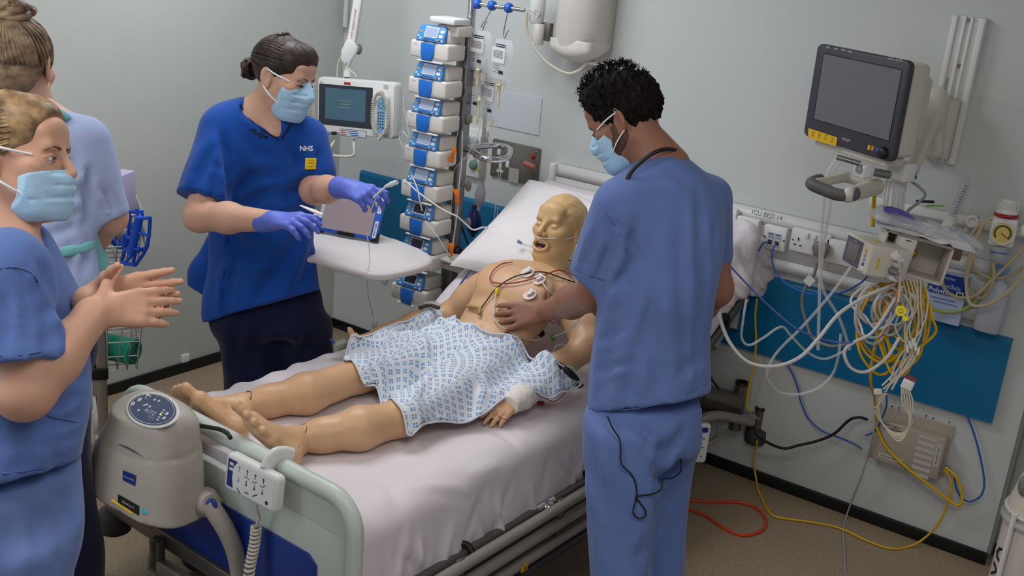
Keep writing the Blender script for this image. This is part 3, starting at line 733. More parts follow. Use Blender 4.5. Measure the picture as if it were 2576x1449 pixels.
o = sdfobj('bunched_sheet', S, M_sheet, None); tag(o, 'bunched white sheet hanging over the head corner of the bed beside the data outlets', 'sheet')
# ------------------------------------------------------------------ body building helpers
def rotv(v, axis, ang):
    return np.array(Matrix.Rotation(ang, 3, Vector(axis)) @ Vector(v))
def head_frame(px, py, d, yaw, pitch, roll):
    """image-guided head frame: yaw>0 turns the face to the right of the picture, pitch>0 lifts it, roll>0 leans clockwise. Columns X (subject's right), F, U"""
    c = PD(px, py, d); C = nrm(CAM-c); U = -AXD; U = nrm(U-C*(U@C)); Rt = np.cross(U, C)   # Rt = picture right
    U2 = rotv(U, C, -R(roll)); R2 = np.cross(U2, C)
    F = rotv(C, U2, R(yaw)); X = np.cross(F, U2)
    F2 = rotv(F, X, R(pitch)); U3 = np.cross(X, F2)
    return c, X, F2, U3
def to_world(v, fr, s=1.0):
    c, X, F, U = fr; v = np.asarray(v)*s
    return c+v[:, :1]*X+v[:, 1:2]*F+v[:, 2:3]*U
def to_local(p, fr, s=1.0):
    c, X, F, U = fr; d = np.asarray(p, float)-c
    return np.array([d@X, d@F, d@U])/s
def head_sdf(h, neck=None, neck_r=(.054, .062), mouth_open=False, closed_eyes=False, female=False, ears=True, jaw=1.0, lo=(-.1, -.125, -.19), hi=(.1, .135, .14)):
    lo = np.array(lo); hi = np.array(hi)
    if neck is not None: lo = np.minimum(lo, np.array(neck)-.08); hi = np.maximum(hi, np.array(neck)+.08)
    S = SDF(lo, hi, h)
    S.ell((0, -.014, .036), (.0745, .094, .084), k=0)
    S.ell((0, .030, -.028), (.0625, .062, .082), k=.03)
    w = .050*jaw
    for s in (-1, 1):
        S.cone((s*w, -.004, -.050), (s*.020, .066, -.098), .022, .020, k=.025)
        S.ell((s*.043, .056, -.016), (.024, .022, .020), k=.02)
    S.ell((0, .074, -.102), (.022, .017, .016), k=.018)
    S.cone((-.036, .080, .024), (.036, .080, .024), .011, .011, k=.02)
    S.ell((0, .070, .055), (.05, .026, .03), k=.02)
    for s in (-1, 1):
        S.ell((s*.031, .097, .003), (.019, .015, .0115), k=.012, op='s')
        S.ell((s*.031, .0765, .001), (.0145, .0125, .0115), k=.004)
        if closed_eyes: S.crease((s*.020, .090, -.004), (s*.043, .085, -.004), .0025, .002)
    S.cone((0, .088, .016), (0, .112, -.026), .0075, .0105, k=.012)
    for s in (-1, 1):
        S.ell((s*.0115, .100, -.032), (.0085, .010, .0085), k=.007); S.ell((s*.007, .107, -.0405), (.004, .005, .003), k=.003, op='s')
    if not mouth_open:
        S.cone((-.019, .087, -.060), (.019, .087, -.060), .0055, .0055, k=.008)
        S.cone((-.015, .087, -.070), (.015, .087, -.070), .0065, .0065, k=.008)
        S.crease((-.024, .092, -.065), (.024, .092, -.065), .0025, .003)
    else:
        pts = [(.027*math.cos(a), .086+.010*abs(math.sin(a)), -.069+.0165*math.sin(a)) for a in np.linspace(0, 2*math.pi, 17)]
        S.chain(pts, [.0055]*17, k=.008)
        S.ell((0, .092, -.069), (.0235, .040, .0125), k=.004, op='s')
    if ears:
        for s in (-1, 1):
            ax = np.array([nrm((1, s*.35, 0)), nrm((-s*.35, 1, .2)), nrm((0, -.2, 1))]); ax[2] = np.cross(ax[0], ax[1])
            S.ell((s*.077, -.012, -.004), (.0075, .019, .032), ax=ax, k=.006)
            S.ell((s*.084, -.008, .002), (.0055, .010, .019), ax=ax, k=.004, op='s')
            S.ell((s*.076, -.004, -.030), (.006, .009, .009), k=.005)
    if neck is not None:
        S.cone((0, -.022, -.060), neck, neck_r[0], neck_r[1], k=.03)
    return S
def mask_sdf(h, top=.012, side=.060, chin=-.122, puff=.0025, nose=True):
    """pleated surgical mask worn over nose and chin, in head coordinates"""
    S = SDF((-.085, .0, -.14), (.085, .145, .045), h)
    p = puff
    S.ell((0, .032, -.045), (.062+p, .064+p, .080+p), k=0)
    if nose: S.cone((0, .086, .012), (0, .108, -.028), .011+p, .0145+p, k=.02)
    S.ell((0, .076, -.100), (.026+p, .018+p, .020+p), k=.03)
    for s in (-1, 1): S.cone((s*.038, .050, -.030), (s*.028, .058, -.092), .026+p, .022+p, k=.03)
    S.cone((0, .092, -.045), (0, .078, -.088), .019+p, .017+p, k=.03)
    for z in (-.026, -.050, -.074):
        for s in (-1, 1):
            S.crease((s*.064, .060, z-.006), (s*.03, .100, z), .0045, .0042); S.crease((s*.03, .100, z), (0, .118, z+.002), .0045, .0042); S.crease((s*.05, .085, z-.010), (0, .115, z-.007), .005, -.0028)
    S.crease((-.05, .085, .004), (0, .118, .004), .004, .003); S.crease((.05, .085, .004), (0, .118, .004), .004, .003)
    S.cut((0, .02, -.03), (0, -1, .05)); S.cut((0, .06, top), (0, -.25, 1)); S.cut((0, .06, chin), (0, .10, -1))
    S.cut((side, .03, -.03), (1, -.55, 0)); S.cut((-side, .03, -.03), (-1, -.55, 0))
    return S
def strands(g, fr, starts, end, c, r, rad=.003, n=10, lift=.003, s=1.0, wav=.0, waves=3, cinfo=None):
    """hair strands lying on an ellipsoid scalp from each start direction to the end direction (head coordinates)"""
    c = np.array(c); r = np.array(r); e = nrm(end)
    for q, st in enumerate(starts):
        a = nrm(st); om = math.acos(max(-1, min(1, float(a@e)))); pts = []
        for k in range(n+1):
            t = k/n; d = a if om < 1e-3 else (math.sin((1-t)*om)*a+math.sin(t*om)*e)/math.sin(om)
            up = lift*(1+.7*math.sin(math.pi*t))+wav*math.sin(waves*math.pi*t+q*1.7)
            pts.append(c+d*(r+up))
        w = to_world(np.array(pts), fr, s)
        g.tube(list(w), [rad*s*(.55+.45*math.sin(math.pi*min(1, (k+.7)/(n+.4)))) for k in range(n+1)], 5, cap=True)
    return g
def hand_sdf(S, wrist, d, nrmv, tdir, curl, L=1.0, spread=(.10, .03, -.05, -.13), thumb=None, wr=.025, palm=True, k=.008, fr=1.0, base_curl=None):
    """fingers along d, back of the hand towards nrmv, thumb on side tdir; curl = per finger (a1, a2, a3) in degrees"""
    d = nrm(d); n = nrm(np.asarray(nrmv)-d*(np.asarray(nrmv)@d)); t = np.asarray(tdir, float); t = t-d*(t@d)-n*(t@n); t = nrm(t); w = np.asarray(wrist, float)
    offs = (.030, .0105, -.010, -.029); base = (.090, .094, .089, .080); flen = (.072, .080, .074, .058); tips = []
    for i in range(4):
        kn = w+(d*base[i]+t*offs[i])*L
        S.cone(w+d*.012*L+t*offs[i]*.55*L, kn, .0155*L, .0125*L, k=.012)
        dd = nrm(d+t*spread[i]); p = kn; ang = 0; segs = (.46, .30, .24); rr = (.0105, .0093, .0083, .0068)
        for j in range(3):
            ang += curl[i][j]; v = dd*math.cos(R(ang))-n*math.sin(R(ang)); q = p+v*flen[i]*segs[j]*L
            S.cone(p, q, rr[j]*L*fr, rr[j+1]*L*fr, k=.004); p = q
        tips.append((p, v))
    th = thumb or (.55, .75, .10, 18, 20)
    b = w+(d*.018+t*.026-n*.004)*L; v = nrm(d*th[0]+t*th[1]-n*th[2]); tf = th[5] if len(th) > 5 else 1.0; p1 = b+v*.042*L*tf
    S.cone(b, p1, .0165*L, .0125*L, k=.012)
    v2 = nrm(v+d*math.tan(R(th[3]))); p2 = p1+v2*.034*L*tf; S.cone(p1, p2, .0115*L, .010*L, k=.005)
    v3 = nrm(v2+d*math.tan(R(th[4]))*.6); p3 = p2+v3*.026*L*tf; S.cone(p2, p3, .0098*L, .0075*L, k=.004)
    S.cone(w-d*.015*L, w+d*.02*L, wr*L, wr*.95*L, k=.012, flat=(n, .75))
    tips.append((p3, v3)); return tips
def grid_for(pts, pad, h):
    p = np.array(pts); return SDF(p.min(0)-pad, p.max(0)+pad, h)
CRX = V(math.cos(YAW), -math.sin(YAW), 0); CFY = V(math.sin(YAW), math.cos(YAW), 0)
def px_rings(rows, d0=None):
    """rows (py, left px, right px, depth, half thickness) -> rings in the frame (CRX, CFY, up)"""
    out = []
    for (y, l, r, d, ry) in rows:
        c = PD((l+r)/2, y, d); out.append((c[2], c@CRX, c@CFY, (r-l)/2/FPX*d, ry))
    out.sort(); return out
UPF = (np.zeros(3), CRX, CFY, V(0, 0, 1))
def ring_pts(rg): return [CRX*r[1]+CFY*r[2]+V(0, 0, r[0])+CRX*sx*r[3]+CFY*sy*r[4] for r in rg for sx in (-1, 1) for sy in (-1, 1)]
def sleeve(S, a, b, ra, rb, p, n, k=.05):
    """sleeve from a to b cut square at p (normal n), blended into the garment; the inside of the cuff is hollow"""
    C = SDF(S.lo, S.lo+S.h*(S.n-1.5), S.h); C.cone(a, b+nrm(n)*.03, ra, rb, k=0); C.cut(p, n)
    h = np.maximum(k-np.abs(S.F-C.F), 0)/k; S.F = np.minimum(S.F, C.F)-h*h*k*.25
def surf(S, px, py, e=10, out=.002):
    p, a, b, c, d = [S.hit(px+u, py+v) for u, v in ((0, 0), (e, 0), (-e, 0), (0, e), (0, -e))]
    X = nrm(a-b); Z = nrm(np.cross(c-d, a-b)); Z = Z if Z@(CAM-p) > 0 else -Z; Y = np.cross(Z, X); return p+Z*out, X, Y, Z
def skin(name, rgb, rough=.5, noise=.07): return mat(name, rgb, rough, noise=noise, nscale=26, bump=.05, bscale=300, sss=.12)
def cloth(name, rgb, noise=.05): return mat(name, rgb, .85, noise=noise, nscale=9, bump=.08, bscale=420, sheen=.15, spec=.2)
def hairmat(name, c1, c2, sc=(260, 260, 26), rough=.45):
    if name in MATS: return MATS[name]
    m = mat(name, c1, rough, spec=.4); nt = m.node_tree; b = nt.nodes['Principled BSDF']
    tc = nt.nodes.new('ShaderNodeTexCoord'); mp = nt.nodes.new('ShaderNodeMapping'); mp.inputs['Scale'].default_value = sc
    n = nt.nodes.new('ShaderNodeTexNoise'); n.inputs['Scale'].default_value = 1.0; n.inputs['Detail'].default_value = 4
    nt.links.new(tc.outputs['Object'], mp.inputs['Vector']); nt.links.new(mp.outputs[0], n.inputs['Vector'])
    cr = nt.nodes.new('ShaderNodeValToRGB'); cr.color_ramp.elements[0].position = .36; cr.color_ramp.elements[1].position = .66
    cr.color_ramp.elements[0].color = lin(c1)+(1,); cr.color_ramp.elements[1].color = lin(c2)+(1,)
    nt.links.new(n.outputs['Fac'], cr.inputs[0]); nt.links.new(cr.outputs[0], b.inputs['Base Color'])
    bp = nt.nodes.new('ShaderNodeBump'); bp.inputs['Strength'].default_value = .5; bp.inputs['Distance'].default_value = .004
    nt.links.new(n.outputs['Fac'], bp.inputs['Height']); nt.links.new(bp.outputs[0], b.inputs['Normal'])
    return m
def local_obj(name, S, fr, m, parent, s=1.0, label=None, sm=1):
    v, f = S.mesh(); v = relax(v, f, sm) if sm else v
    # mirrored frames keep outward faces because X,F,U is right handed
    return sdfobj(name, [(to_world(v, fr, s), f)], m, parent, label, sm=0)
def wmesh(S, fr, s=1.0): v, f = S.mesh(); return to_world(v, fr, s), f
def ear_loops(fr, s, o, sd, r=.0016, z0=.006, z1=-.075):
    e1 = V(sd*.080, -.018, .022); e2 = V(sd*.080, -.016, -.030)
    for a, b in ((V(sd*.060, .062, z0), e1), (V(sd*.060, .054, z1), e2)):
        m = (a+b)/2+V(sd*.012, 0, 0); G().tube(list(to_world(np.array(catmull([a, m, b], 6)), fr, s)), r*s, 6, flat=1.6).build('ear_loop', M_loop, o)
# ------------------------------------------------------------------ training manikin on the bed
def PLY(px, py, ly):
    r = ray(px, py); c = (CAM[0]-BO[0])*BS+(CAM[1]-BO[1])*BC
    return CAM+r*((ly-c)/(r[0]*BS+r[1]*BC))
M_vinyl = mat('manikin_vinyl', (208, 166, 127), .42, noise=.05, nscale=14, bump=.02, bscale=200, sss=.08)
M_vinylh = mat('manikin_head_vinyl', (214, 178, 128), .40, noise=.06, nscale=16, bump=.02, bscale=200, sss=.08)
M_seam = mat('manikin_seam', (110, 70, 44), .6)
mk = thing('training_manikin', 'pale vinyl training manikin lying on the bed with its mouth open', 'manikin', B(.05, 1.0, MZ))
# --- torso
LXT = .05
def T(lx, ly, z): return B(lx, ly, z)
S = SDF(B(-.2, .8, .55)-V(.12, .12, .05), B(.3, 1.55, 1.05)+V(.1, .1, .05), .005)
fr_t = (B(LXT, .92, .655), bx_, nrm(V(0, 0, .80)-by_*.6), nrm(by_*.80+V(0, 0, .6)))   # local: x across, y outward, z towards the head
# pelvis
S.ell(B(LXT, .93, .665), (.155, .13, .088), ax=(bx_, by_, V(0, 0, 1)), k=0)
S.loft([(-.02, 0, -.005, .142, .085), (.08, 0, -.008, .132, .083), (.18, 0, -.004, .140, .088), (.27, 0, -.002, .150, .092), (.35, 0, -.012, .148, .082), (.42, 0, -.035, .110, .065), (.46, 0, -.05, .06, .05)], k=.05, fr=fr_t, cap=.06)
def tl_(x, y, z): return fr_t[0]+fr_t[1]*x+fr_t[2]*y+fr_t[3]*z
for s in (-1, 1):
    S.ell(tl_(s*.068, .062, .30), (.075, .028, .066), ax=(fr_t[1], fr_t[2], fr_t[3]), k=.05)      # chest muscle
    S.cone(tl_(s*.09, -.03, .37), tl_(s*.150, -.04, .345), .055, .058, k=.05)                       # shoulder
    S.cone(tl_(s*.02, -.03, .41), tl_(s*.12, -.035, .385), .04, .045, k=.04)
    S.crease(tl_(s*.02, .095, .215), tl_(s*.11, .070, .19), .016, .005)
    S.crease(tl_(s*.02, .03, .415), tl_(s*.13, .02, .395), .008, -.004)                           # collar bones
S.crease(tl_(0, .095, .38), tl_(0, .08, .06), .012, .004)
S.ell(tl_(0, .092, .085), (.008, .006, .009), k=.004, op='s')
S.crease(tl_(-.16, .04, .10), tl_(.16, .04, .12), .012, .004)
S.crease(tl_(.15, .05, -.01), tl_(.06, .085, -.05), .008, .008); S.crease(tl_(.165, .02, .01), tl_(.10, .08, -.04), .006, .006)
torso = sdfobj('torso', S, M_vinyl, mk)
# nipples / ports
for px, py, lx in ((1361, 838, .13),):
    p = PL(px, py, lx); G().lathe(p-fr_t[2]*.006, fr_t[2], [(.013, 0), (.013, .007), (.010, .009), (.007, .006), (.003, .006)], 18).build('side_port', M_blackp, mk)
p = PL(1272, 677, -.07); G().box(p, (.03, .012, .006), ax=(nrm(AXR*.9-AXD*.3), nrm(AXD+AXR*.3), fr_t[2]), bev=.002).sphere(p+fr_t[2]*.005, (.007, .006, .006), 10).build('shoulder_port', mat('dull_brass', (120, 105, 85), .35, .7), mk)
# --- head
hfr = head_frame(1407, 577, 3.93-.12, -34, 2, 12)
hs = 1.0
nk = to_local(tl_(0, -.055, .425), hfr, hs)
S = head_sdf(.0026, neck=nk, neck_r=(.050, .056), mouth_open=True, closed_eyes=True, jaw=1.02)
# moulded hair cap with parting
C = SDF(S.lo, S.lo+S.h*(S.n-1.5), S.h); C.ell((0, -.016, .038), (.0805, .0985, .0885), k=0); C.cut((0, .052, .066), nrm((0, 1, -.55))); C.cut((0, .0, -.01), nrm((0, .75, -1.0)))
S.F = np.minimum(S.F, C.F)
S.crease((.02, .07, .10), (.035, -.03, .125), .006, .003)
S.wob(.0012, (150, 60, 60), 3, lo=(-.09, -.12, .02), hi=(.09, .05, .13))
local_obj('head', S, hfr, M_vinylh, mk, hs)
g = G(); g.tube([to_world(np.array([q]), hfr)[0] for q in [(.053*math.cos(a), -.020+.053*math.sin(a), -.098) for a in np.linspace(0, 2*math.pi, 25)]], .0022, 6); g.build('neck_seam', M_seam, mk)
def hl(p): return to_world(np.array([p], float), hfr)[0]
G().sphere(hl((0, .078, -.069)), (.024, .012, .015), 16, ax=hfr[1:]).build('mouth_cavity', mat('mouth_dark', (70, 22, 20), .5), mk)
g = G()
for k in range(8):
    a = R(-60+120*k/7); g.box(hl((.019*math.sin(a), .074+.019*math.cos(a)*.8, -.0595)), (.0052, .004, .007), ax=hfr[1:], bev=.001)
g.build('teeth', mat('teeth_white', (232, 226, 212), .3), mk)
G().sphere(hl((.002, .083, -.078)), (.014, .012, .005), 14, ax=hfr[1:]).build('tongue', mat('tongue_pink', (190, 110, 105), .45), mk)
# --- arms
def arm(pts, rad, name, hand=None, h=.004):
    S = grid_for(pts+([hand['w']+nrm(hand['d'])*.2*hand.get('L', 1)] if hand else []), .11, h)
    for i in range(len(pts)-1): S.cone(pts[i], pts[i+1], rad[i], rad[i+1], k=.03)
    if hand: hand_sdf(S, hand['w'], hand['d'], hand['n'], hand['t'], hand['curl'], L=hand.get('L', 1), thumb=hand.get('thumb'), wr=.026)
    return sdfobj(name, S, M_vinyl, mk)
sh_r = tl_(-.158, -.04, .335); el_r = PZ(1128, 796, .685); wr_r = PZ(966, 836, .665)
mid = (sh_r*.45+el_r*.55)+V(0, 0, .012)
hd = PZ(880, 862, .665)-wr_r
hr = dict(w=wr_r, d=PZ(862, 872, .655)-PZ(962, 836, .665), n=V(0, 0, -1)+bx_*.3, t=nrm(AXR*.1-AXD), curl=[(15, 20, 15), (20, 25, 20), (25, 30, 20), (30, 30, 20)], L=.98, thumb=(.35, .95, -.1, 8, 8))
arm([sh_r, sh_r*.55+mid*.45, mid, el_r, (el_r+wr_r)/2, wr_r], [.056, .054, .049, .043, .042, .028], 'arm', hr)
sh_l = tl_(.165, -.04, .335); el_l = PL(1478, 868, .36); wr_l = PZ(1330, 985, .655)
el_l[2] = max(el_l[2], .66)
hl_ = dict(w=PZ(1300, 1005, .65), d=PZ(1215, 1066, .615)-PZ(1300, 1005, .65), n=V(0, 0, 1)+bx_*.45, t=nrm(-bx_*.6-AXD*.5), curl=[(12, 18, 12), (14, 20, 14), (16, 20, 14), (20, 20, 14)], L=.80, thumb=(.85, .45, .35, 10, 8))
arm([sh_l, (sh_l+el_l)/2+bx_*.015, el_l, (el_l+wr_l)/2, wr_l, hl_['w']], [.055, .050, .045, .042, .030, .026], 'arm', hl_)
# --- legs
def leg(hip, knee, calf, ankle, heel, toe_big, toe_small, lab, bolt):
    S = grid_for([hip, knee, ankle, heel, toe_big, toe_small], .10, .005)
    S.chain([hip, hip*.5+knee*.5, knee], [.074, .064, .050], k=.03)
    S.chain([knee, calf, calf*.4+ankle*.6, ankle], [.052, .058, .044, .036], k=.03)
    lg = sdfobj('leg', S, M_vinyl, mk)
    S = grid_for([ankle, heel, toe_big, toe_small], .06, .0035)
    ball_b = heel*.30+toe_big*.70; ball_s = heel*.40+toe_small*.60
    S.cone(ankle, heel, .034, .029, k=.02); S.cone(heel, ball_b, .027, .021, k=.02); S.cone(heel, ball_s, .026, .017, k=.02); S.cone(ankle, (ball_b+ball_s)/2, .033, .017, k=.03)
    S.cone(ball_b, ball_s, .019, .016, k=.015)
    tv = nrm(toe_big-heel)
    nrm_dir = nrm(np.cross(toe_big-heel, toe_small-heel))
    for k in range(5):
        t = k/4; tip = toe_big*(1-t)+toe_small*t+tv*(.012*math.sin(math.pi*t)); root = ball_b*(1-t)+ball_s*t
        r = (.0145, .0105, .0100, .0095, .0088)[k]; S.cone(root, tip-tv*.012, r*.95, r, k=.005); S.ell(tip-tv*.006, (r*1.08,)*3, k=.004)
    foot = sdfobj('foot', S, M_vinyl, mk)
    d = nrm(ankle-calf); e = nrm(np.cross(d, nrm(toe_big-heel)))
    for s in (1,):
        G().lathe(bolt[0], bolt[1], [(.007, -.002), (.007, .003), (.004, .004), (.001, .003)], 14).build('ankle_bolt', M_chrome, mk)
    g = G(); u = nrm(np.cross(d, V(0, 0, 1))); w = np.cross(d, u); g.tube([ankle-d*.012+u*.0395*math.cos(a)+w*.0395*math.sin(a)+d*.012*math.cos(2*a) for a in np.linspace(0, 6.283, 29)], .0016, 5); g.build('ankle_seam', M_seam, mk)
    g = G(); d = nrm(knee-calf); u = nrm(np.cross(d, V(0, 0, 1))); w = np.cross(d, u); g.tube([knee+u*.0555*math.cos(a)+w*.0555*math.sin(a) for a in np.linspace(0, 6.283, 29)], .0016, 5); g.build('knee_seam', M_seam, mk)
hip_l = B(LXT+.085, .92, .665); hip_r = B(LXT-.085, .93, .668)
an = PZ(752, 1106, .628); leg(hip_l, PZ(1012, 1050, .648), PZ(905, 1078, .645), an, PZ(728, 1148, .617), PLY(592, 1016, .01), PLY(657, 1078, .035), 'near', (PZ(748, 1126, .64), nrm(AXD*.2-AXF)))
an = PZ(613, 1022, .632); leg(hip_r, PZ(900, 945, .65), PZ(770, 990, .648), an, PZ(594, 1078, .618), PLY(463, 972, .03), PLY(432, 990, .075), 'far', (PZ(918, 968, .66), nrm(AXD*.2-AXF)))

# ------------------------------------------------------------------ patterned gown over hips and thighs
def gown_mat():
    m = mat('gown_print', (214, 220, 226), .85, bump=.06, bscale=300, sheen=.15); nt = m.node_tree; b = nt.nodes['Principled BSDF']
    uv = nt.nodes.new('ShaderNodeUVMap'); uv.uv_map = 'uv'
    mp = nt.nodes.new('ShaderNodeMapping'); mp.inputs['Rotation'].default_value = (0, 0, R(45)); mp.inputs['Scale'].default_value = (46, 46, 1)
    nt.links.new(uv.outputs[0], mp.inputs[0])
    sp = nt.nodes.new('ShaderNodeSeparateXYZ'); nt.links.new(mp.outputs[0], sp.inputs[0])
    def math_(op, a, b_=None):
        n = nt.nodes.new('ShaderNodeMath'); n.operation = op
        for i, v in enumerate((a, b_)):
            if v is None: continue
            if isinstance(v, (int, float)): n.inputs[i].default_value = v
            else: nt.links.new(v, n.inputs[i])
        return n.outputs[0]
    fx = math_('ABSOLUTE', math_('SUBTRACT', math_('FRACT', sp.outputs[0]), .5)); fy = math_('ABSOLUTE', math_('SUBTRACT', math_('FRACT', sp.outputs[1]), .5))
    inside = math_('LESS_THAN', math_('MAXIMUM', fx, fy), .27)
    gap = math_('MINIMUM', fx, fy); hole = math_('GREATER_THAN', gap, .045)
    mask = math_('MULTIPLY', inside, hole)
    mx = nt.nodes.new('ShaderNodeMix'); mx.data_type = 'RGBA'; mx.inputs[6].default_value = lin((216, 220, 226))+(1,); mx.inputs[7].default_value = lin((104, 150, 196))+(1,)
    nt.links.new(mask, mx.inputs[0]); nt.links.new(mx.outputs[2], b.inputs['Base Color'])
    return m
def seg_h(x, y, a, b, ra, rb):
    """height field of a tapered capsule (bed coordinates)"""
    ax, ay, az = a; bx, by, bz = b; dx, dy = bx-ax, by-ay; t = np.clip(((x-ax)*dx+(y-ay)*dy)/(dx*dx+dy*dy), 0, 1)
    r = ra+(rb-ra)*t; q = r*r-(x-ax-t*dx)**2-(y-ay-t*dy)**2
    return np.where(q > 0, az+(bz-az)*t+np.sqrt(np.maximum(q, 0)), -1)
def gown():
    st = .0048; xs = np.arange(-.52, .52, st); ys = np.arange(.36, 1.34, st); X, Y = np.meshgrid(xs, ys, indexing='ij')
    H = np.vectorize(mz)(Y)+.006
    for ob in mk.children:
        if ob.name.split('.')[0] not in ('torso', 'leg', 'arm'): continue
        w = np.array([v.co[:] for v in ob.data.vertices])+_origin(mk); dx, dy = w[:, 0]-BO[0], w[:, 1]-BO[1]; bxx, byy = dx*BC-dy*BS, dx*BS+dy*BC
        ii, jj = np.round((bxx-xs[0])/st).astype(int), np.round((byy-ys[0])/st).astype(int); ok = (ii >= 0) & (jj >= 0) & (ii < len(xs)) & (jj < len(ys)); np.maximum.at(H, (ii[ok], jj[ok]), w[ok, 2])
    for it in range(3):
        Z = H.copy(); Z[1:-1, 1:-1] = np.maximum.reduce([H[1:-1, 1:-1], H[2:, 1:-1], H[:-2, 1:-1], H[1:-1, 2:], H[1:-1, :-2]]); H = Z
    H = H+.003
    # cloth bridges hollows: closing (dilate then relax from above)
    K = H.copy()
    for it in range(90):
        Z = K.copy(); Z[1:-1, 1:-1] = (K[2:, 1:-1]+K[:-2, 1:-1]+K[1:-1, 2:]+K[1:-1, :-2])/4; K = np.maximum(Z, H)
    for it in range(6): Z = K.copy(); Z[1:-1, 1:-1] = (K[2:, 1:-1]+K[:-2, 1:-1]+K[1:-1, 2:]+K[1:-1, :-2])/4; K = Z
    K = np.maximum(K, H)+.004
    # folds (pixel guided)
    def fold(p0, p1, w, h, z=.72):
        nonlocal K
        a = unB(PZ(*p0, z)); b = unB(PZ(*p1, z)); d = b[:2]-a[:2]; t = np.clip(((X-a[0])*d[0]+(Y-a[1])*d[1])/(d@d), 0, 1)
        K = K+1.5*h*np.exp(-((X-a[0]-t*d[0])**2+(Y-a[1]-t*d[1])**2)/(w*w))*(.25+.75*np.sin(np.pi*np.clip(t, .05, .95)))
    for p0, p1, w, h in (((1000, 800), (1100, 915), .018, .020), ((1040, 830), (1060, 960), .020, -.018), ((960, 850), (1070, 820), .020, .016), ((1020, 840), (1180, 835), .016, .018), ((1100, 850), (1330, 900), .014, .020),
                         ((1090, 880), (1290, 925), .016, -.014), ((1180, 830), (1380, 915), .012, .016), ((1250, 870), (1420, 950), .012, .018), ((1130, 930), (1060, 1020), .02, -.016), ((1100, 900), (1035, 1010), .02, .012),
                         ((1210, 960), (1330, 940), .02, .014), ((1290, 950), (1380, 1000), .02, -.014), ((1000, 880), (960, 960), .018, -.012), ((920, 900), (960, 985), .016, .008), ((1160, 1010), (1240, 1000), .02, -.012), ((1080, 785), (1110, 850), .010, .016),
                         ((1330, 900), (1440, 960), .012, .016), ((1220, 850), (1300, 890), .008, -.014), ((1060, 1000), (1070, 1060), .015, .014), ((950, 890), (1010, 960), .012, .012), ((1180, 880), (1140, 960), .014, -.014), ((1230, 920), (1200, 1010), .016, .012), ((1300, 930), (1250, 990), .014, -.012), ((1150, 900), (1270, 900), .02, .012), ((940, 860), (1010, 840), .012, -.012)):
        fold(p0, p1, w, h)
    K = K+.0022*np.sin(38*X+9*np.sin(11*Y))*np.sin(30*Y+6*np.sin(13*X))
    H2 = H.copy()
    for it in range(3): H2[1:-1, 1:-1] = np.maximum(H2[1:-1, 1:-1], (H2[2:, 1:-1]+H2[:-2, 1:-1]+H2[1:-1, 2:]+H2[1:-1, :-2])/4)
    K = np.maximum(K, H2+.003)
    for it in range(3): Z = K.copy(); Z[1:-1, 1:-1] = (K[2:, 1:-1]+K[:-2, 1:-1]+K[1:-1, 2:]+K[1:-1, :-2])/4; K = np.maximum(Z, H2+.002)
    def q(px, py):
        r = ray(px, py)
        for d in np.arange(2.4, 4.4, .003):
            b = unB(CAM+r*d); a, c = int(round((b[0]-xs[0])/st)), int(round((b[1]-ys[0])/st))
            if 0 <= a < len(xs) and 0 <= c < len(ys) and b[2] <= K[a, c]: return b[:2]
        return unB(PZ(px, py, .6))[:2]
    outline = [q(*p) for p in ((885, 905), (866, 900), (872, 880), (910, 852), (955, 830), (1000, 812), (1045, 796), (1068, 784), (1088, 776), (1112, 792), (1150, 803), (1195, 815), (1255, 840), (1320, 880), (1388, 896), (1440, 925), (1462, 972), (1432, 985), (1392, 1000), (1350, 990), (1305, 975), (1265, 1005), (1218, 1038), (1160, 1064), (1095, 1062), (1050, 1084), (1028, 1094), (1020, 1066), (1010, 1030), (985, 998), (955, 990), (922, 972), (903, 935))]
    P = np.array(catmull([V(a[0], a[1], 0) for a in outline], 6, True))[:, :2]
    # point-in-polygon
    ins = np.zeros(X.shape, bool); n = len(P)
    for i in range(n):
        (x1, y1), (x2, y2) = P[i], P[(i+1) % n]
        cnd = ((y1 > Y) != (y2 > Y)); xi = (x2-x1)*(Y-y1)/(y2-y1+1e-12)+x1; ins ^= cnd & (X < xi)
    idx = np.full(X.shape, -1); I = np.argwhere(ins); idx[ins] = np.arange(len(I))
    vs = [B(X[i, j], Y[i, j], K[i, j]) for i, j in I]
    Ks = K.copy()
    for it in range(60): Ks[1:-1, 1:-1] = (Ks[2:, 1:-1]+Ks[:-2, 1:-1]+Ks[1:-1, 2:]+Ks[1:-1, :-2])/4
    gx, gy = np.gradient(Ks, st); ux = np.cumsum(np.sqrt(1+gx**2)*st, 0); uy = np.cumsum(np.sqrt(1+gy**2)*st, 1)
    ux -= ux[X.shape[0]//2:X.shape[0]//2+1]; uv = [(ux[i, j], uy[i, j]) for i, j in I]
    a, b, c, d = idx[:-1, :-1], idx[1:, :-1], idx[1:, 1:], idx[:-1, 1:]; ok = (a >= 0) & (b >= 0) & (c >= 0) & (d >= 0)
    fs = np.stack([a[ok], b[ok], c[ok], d[ok]], 1)
    # smooth the staircase rim by pulling rim vertices to the outline
    vs = np.array(vs); cnt = np.bincount(fs.ravel(), minlength=len(vs)); rim = np.where((cnt < 4) & (cnt > 0))[0]
    A = P; Bp = np.roll(P, -1, 0); D = Bp-A; L2 = (D**2).sum(1)
    for r_ in rim:
        p = np.array([X[tuple(I[r_])], Y[tuple(I[r_])]]); t = np.clip(((p-A)*D).sum(1)/L2, 0, 1); qq = A+D*t[:, None]; k = ((qq-p)**2).sum(1).argmin(); c_ = qq[k]
        vs[r_] = B(c_[0], c_[1], vs[r_][2]-.001)
    o = meshobj('patient_gown', vs, fs, gown_mat(), uv=uv)
    md = o.modifiers.new('thick', 'SOLIDIFY'); md.thickness = .0025; md.offset = -1
    hem = []
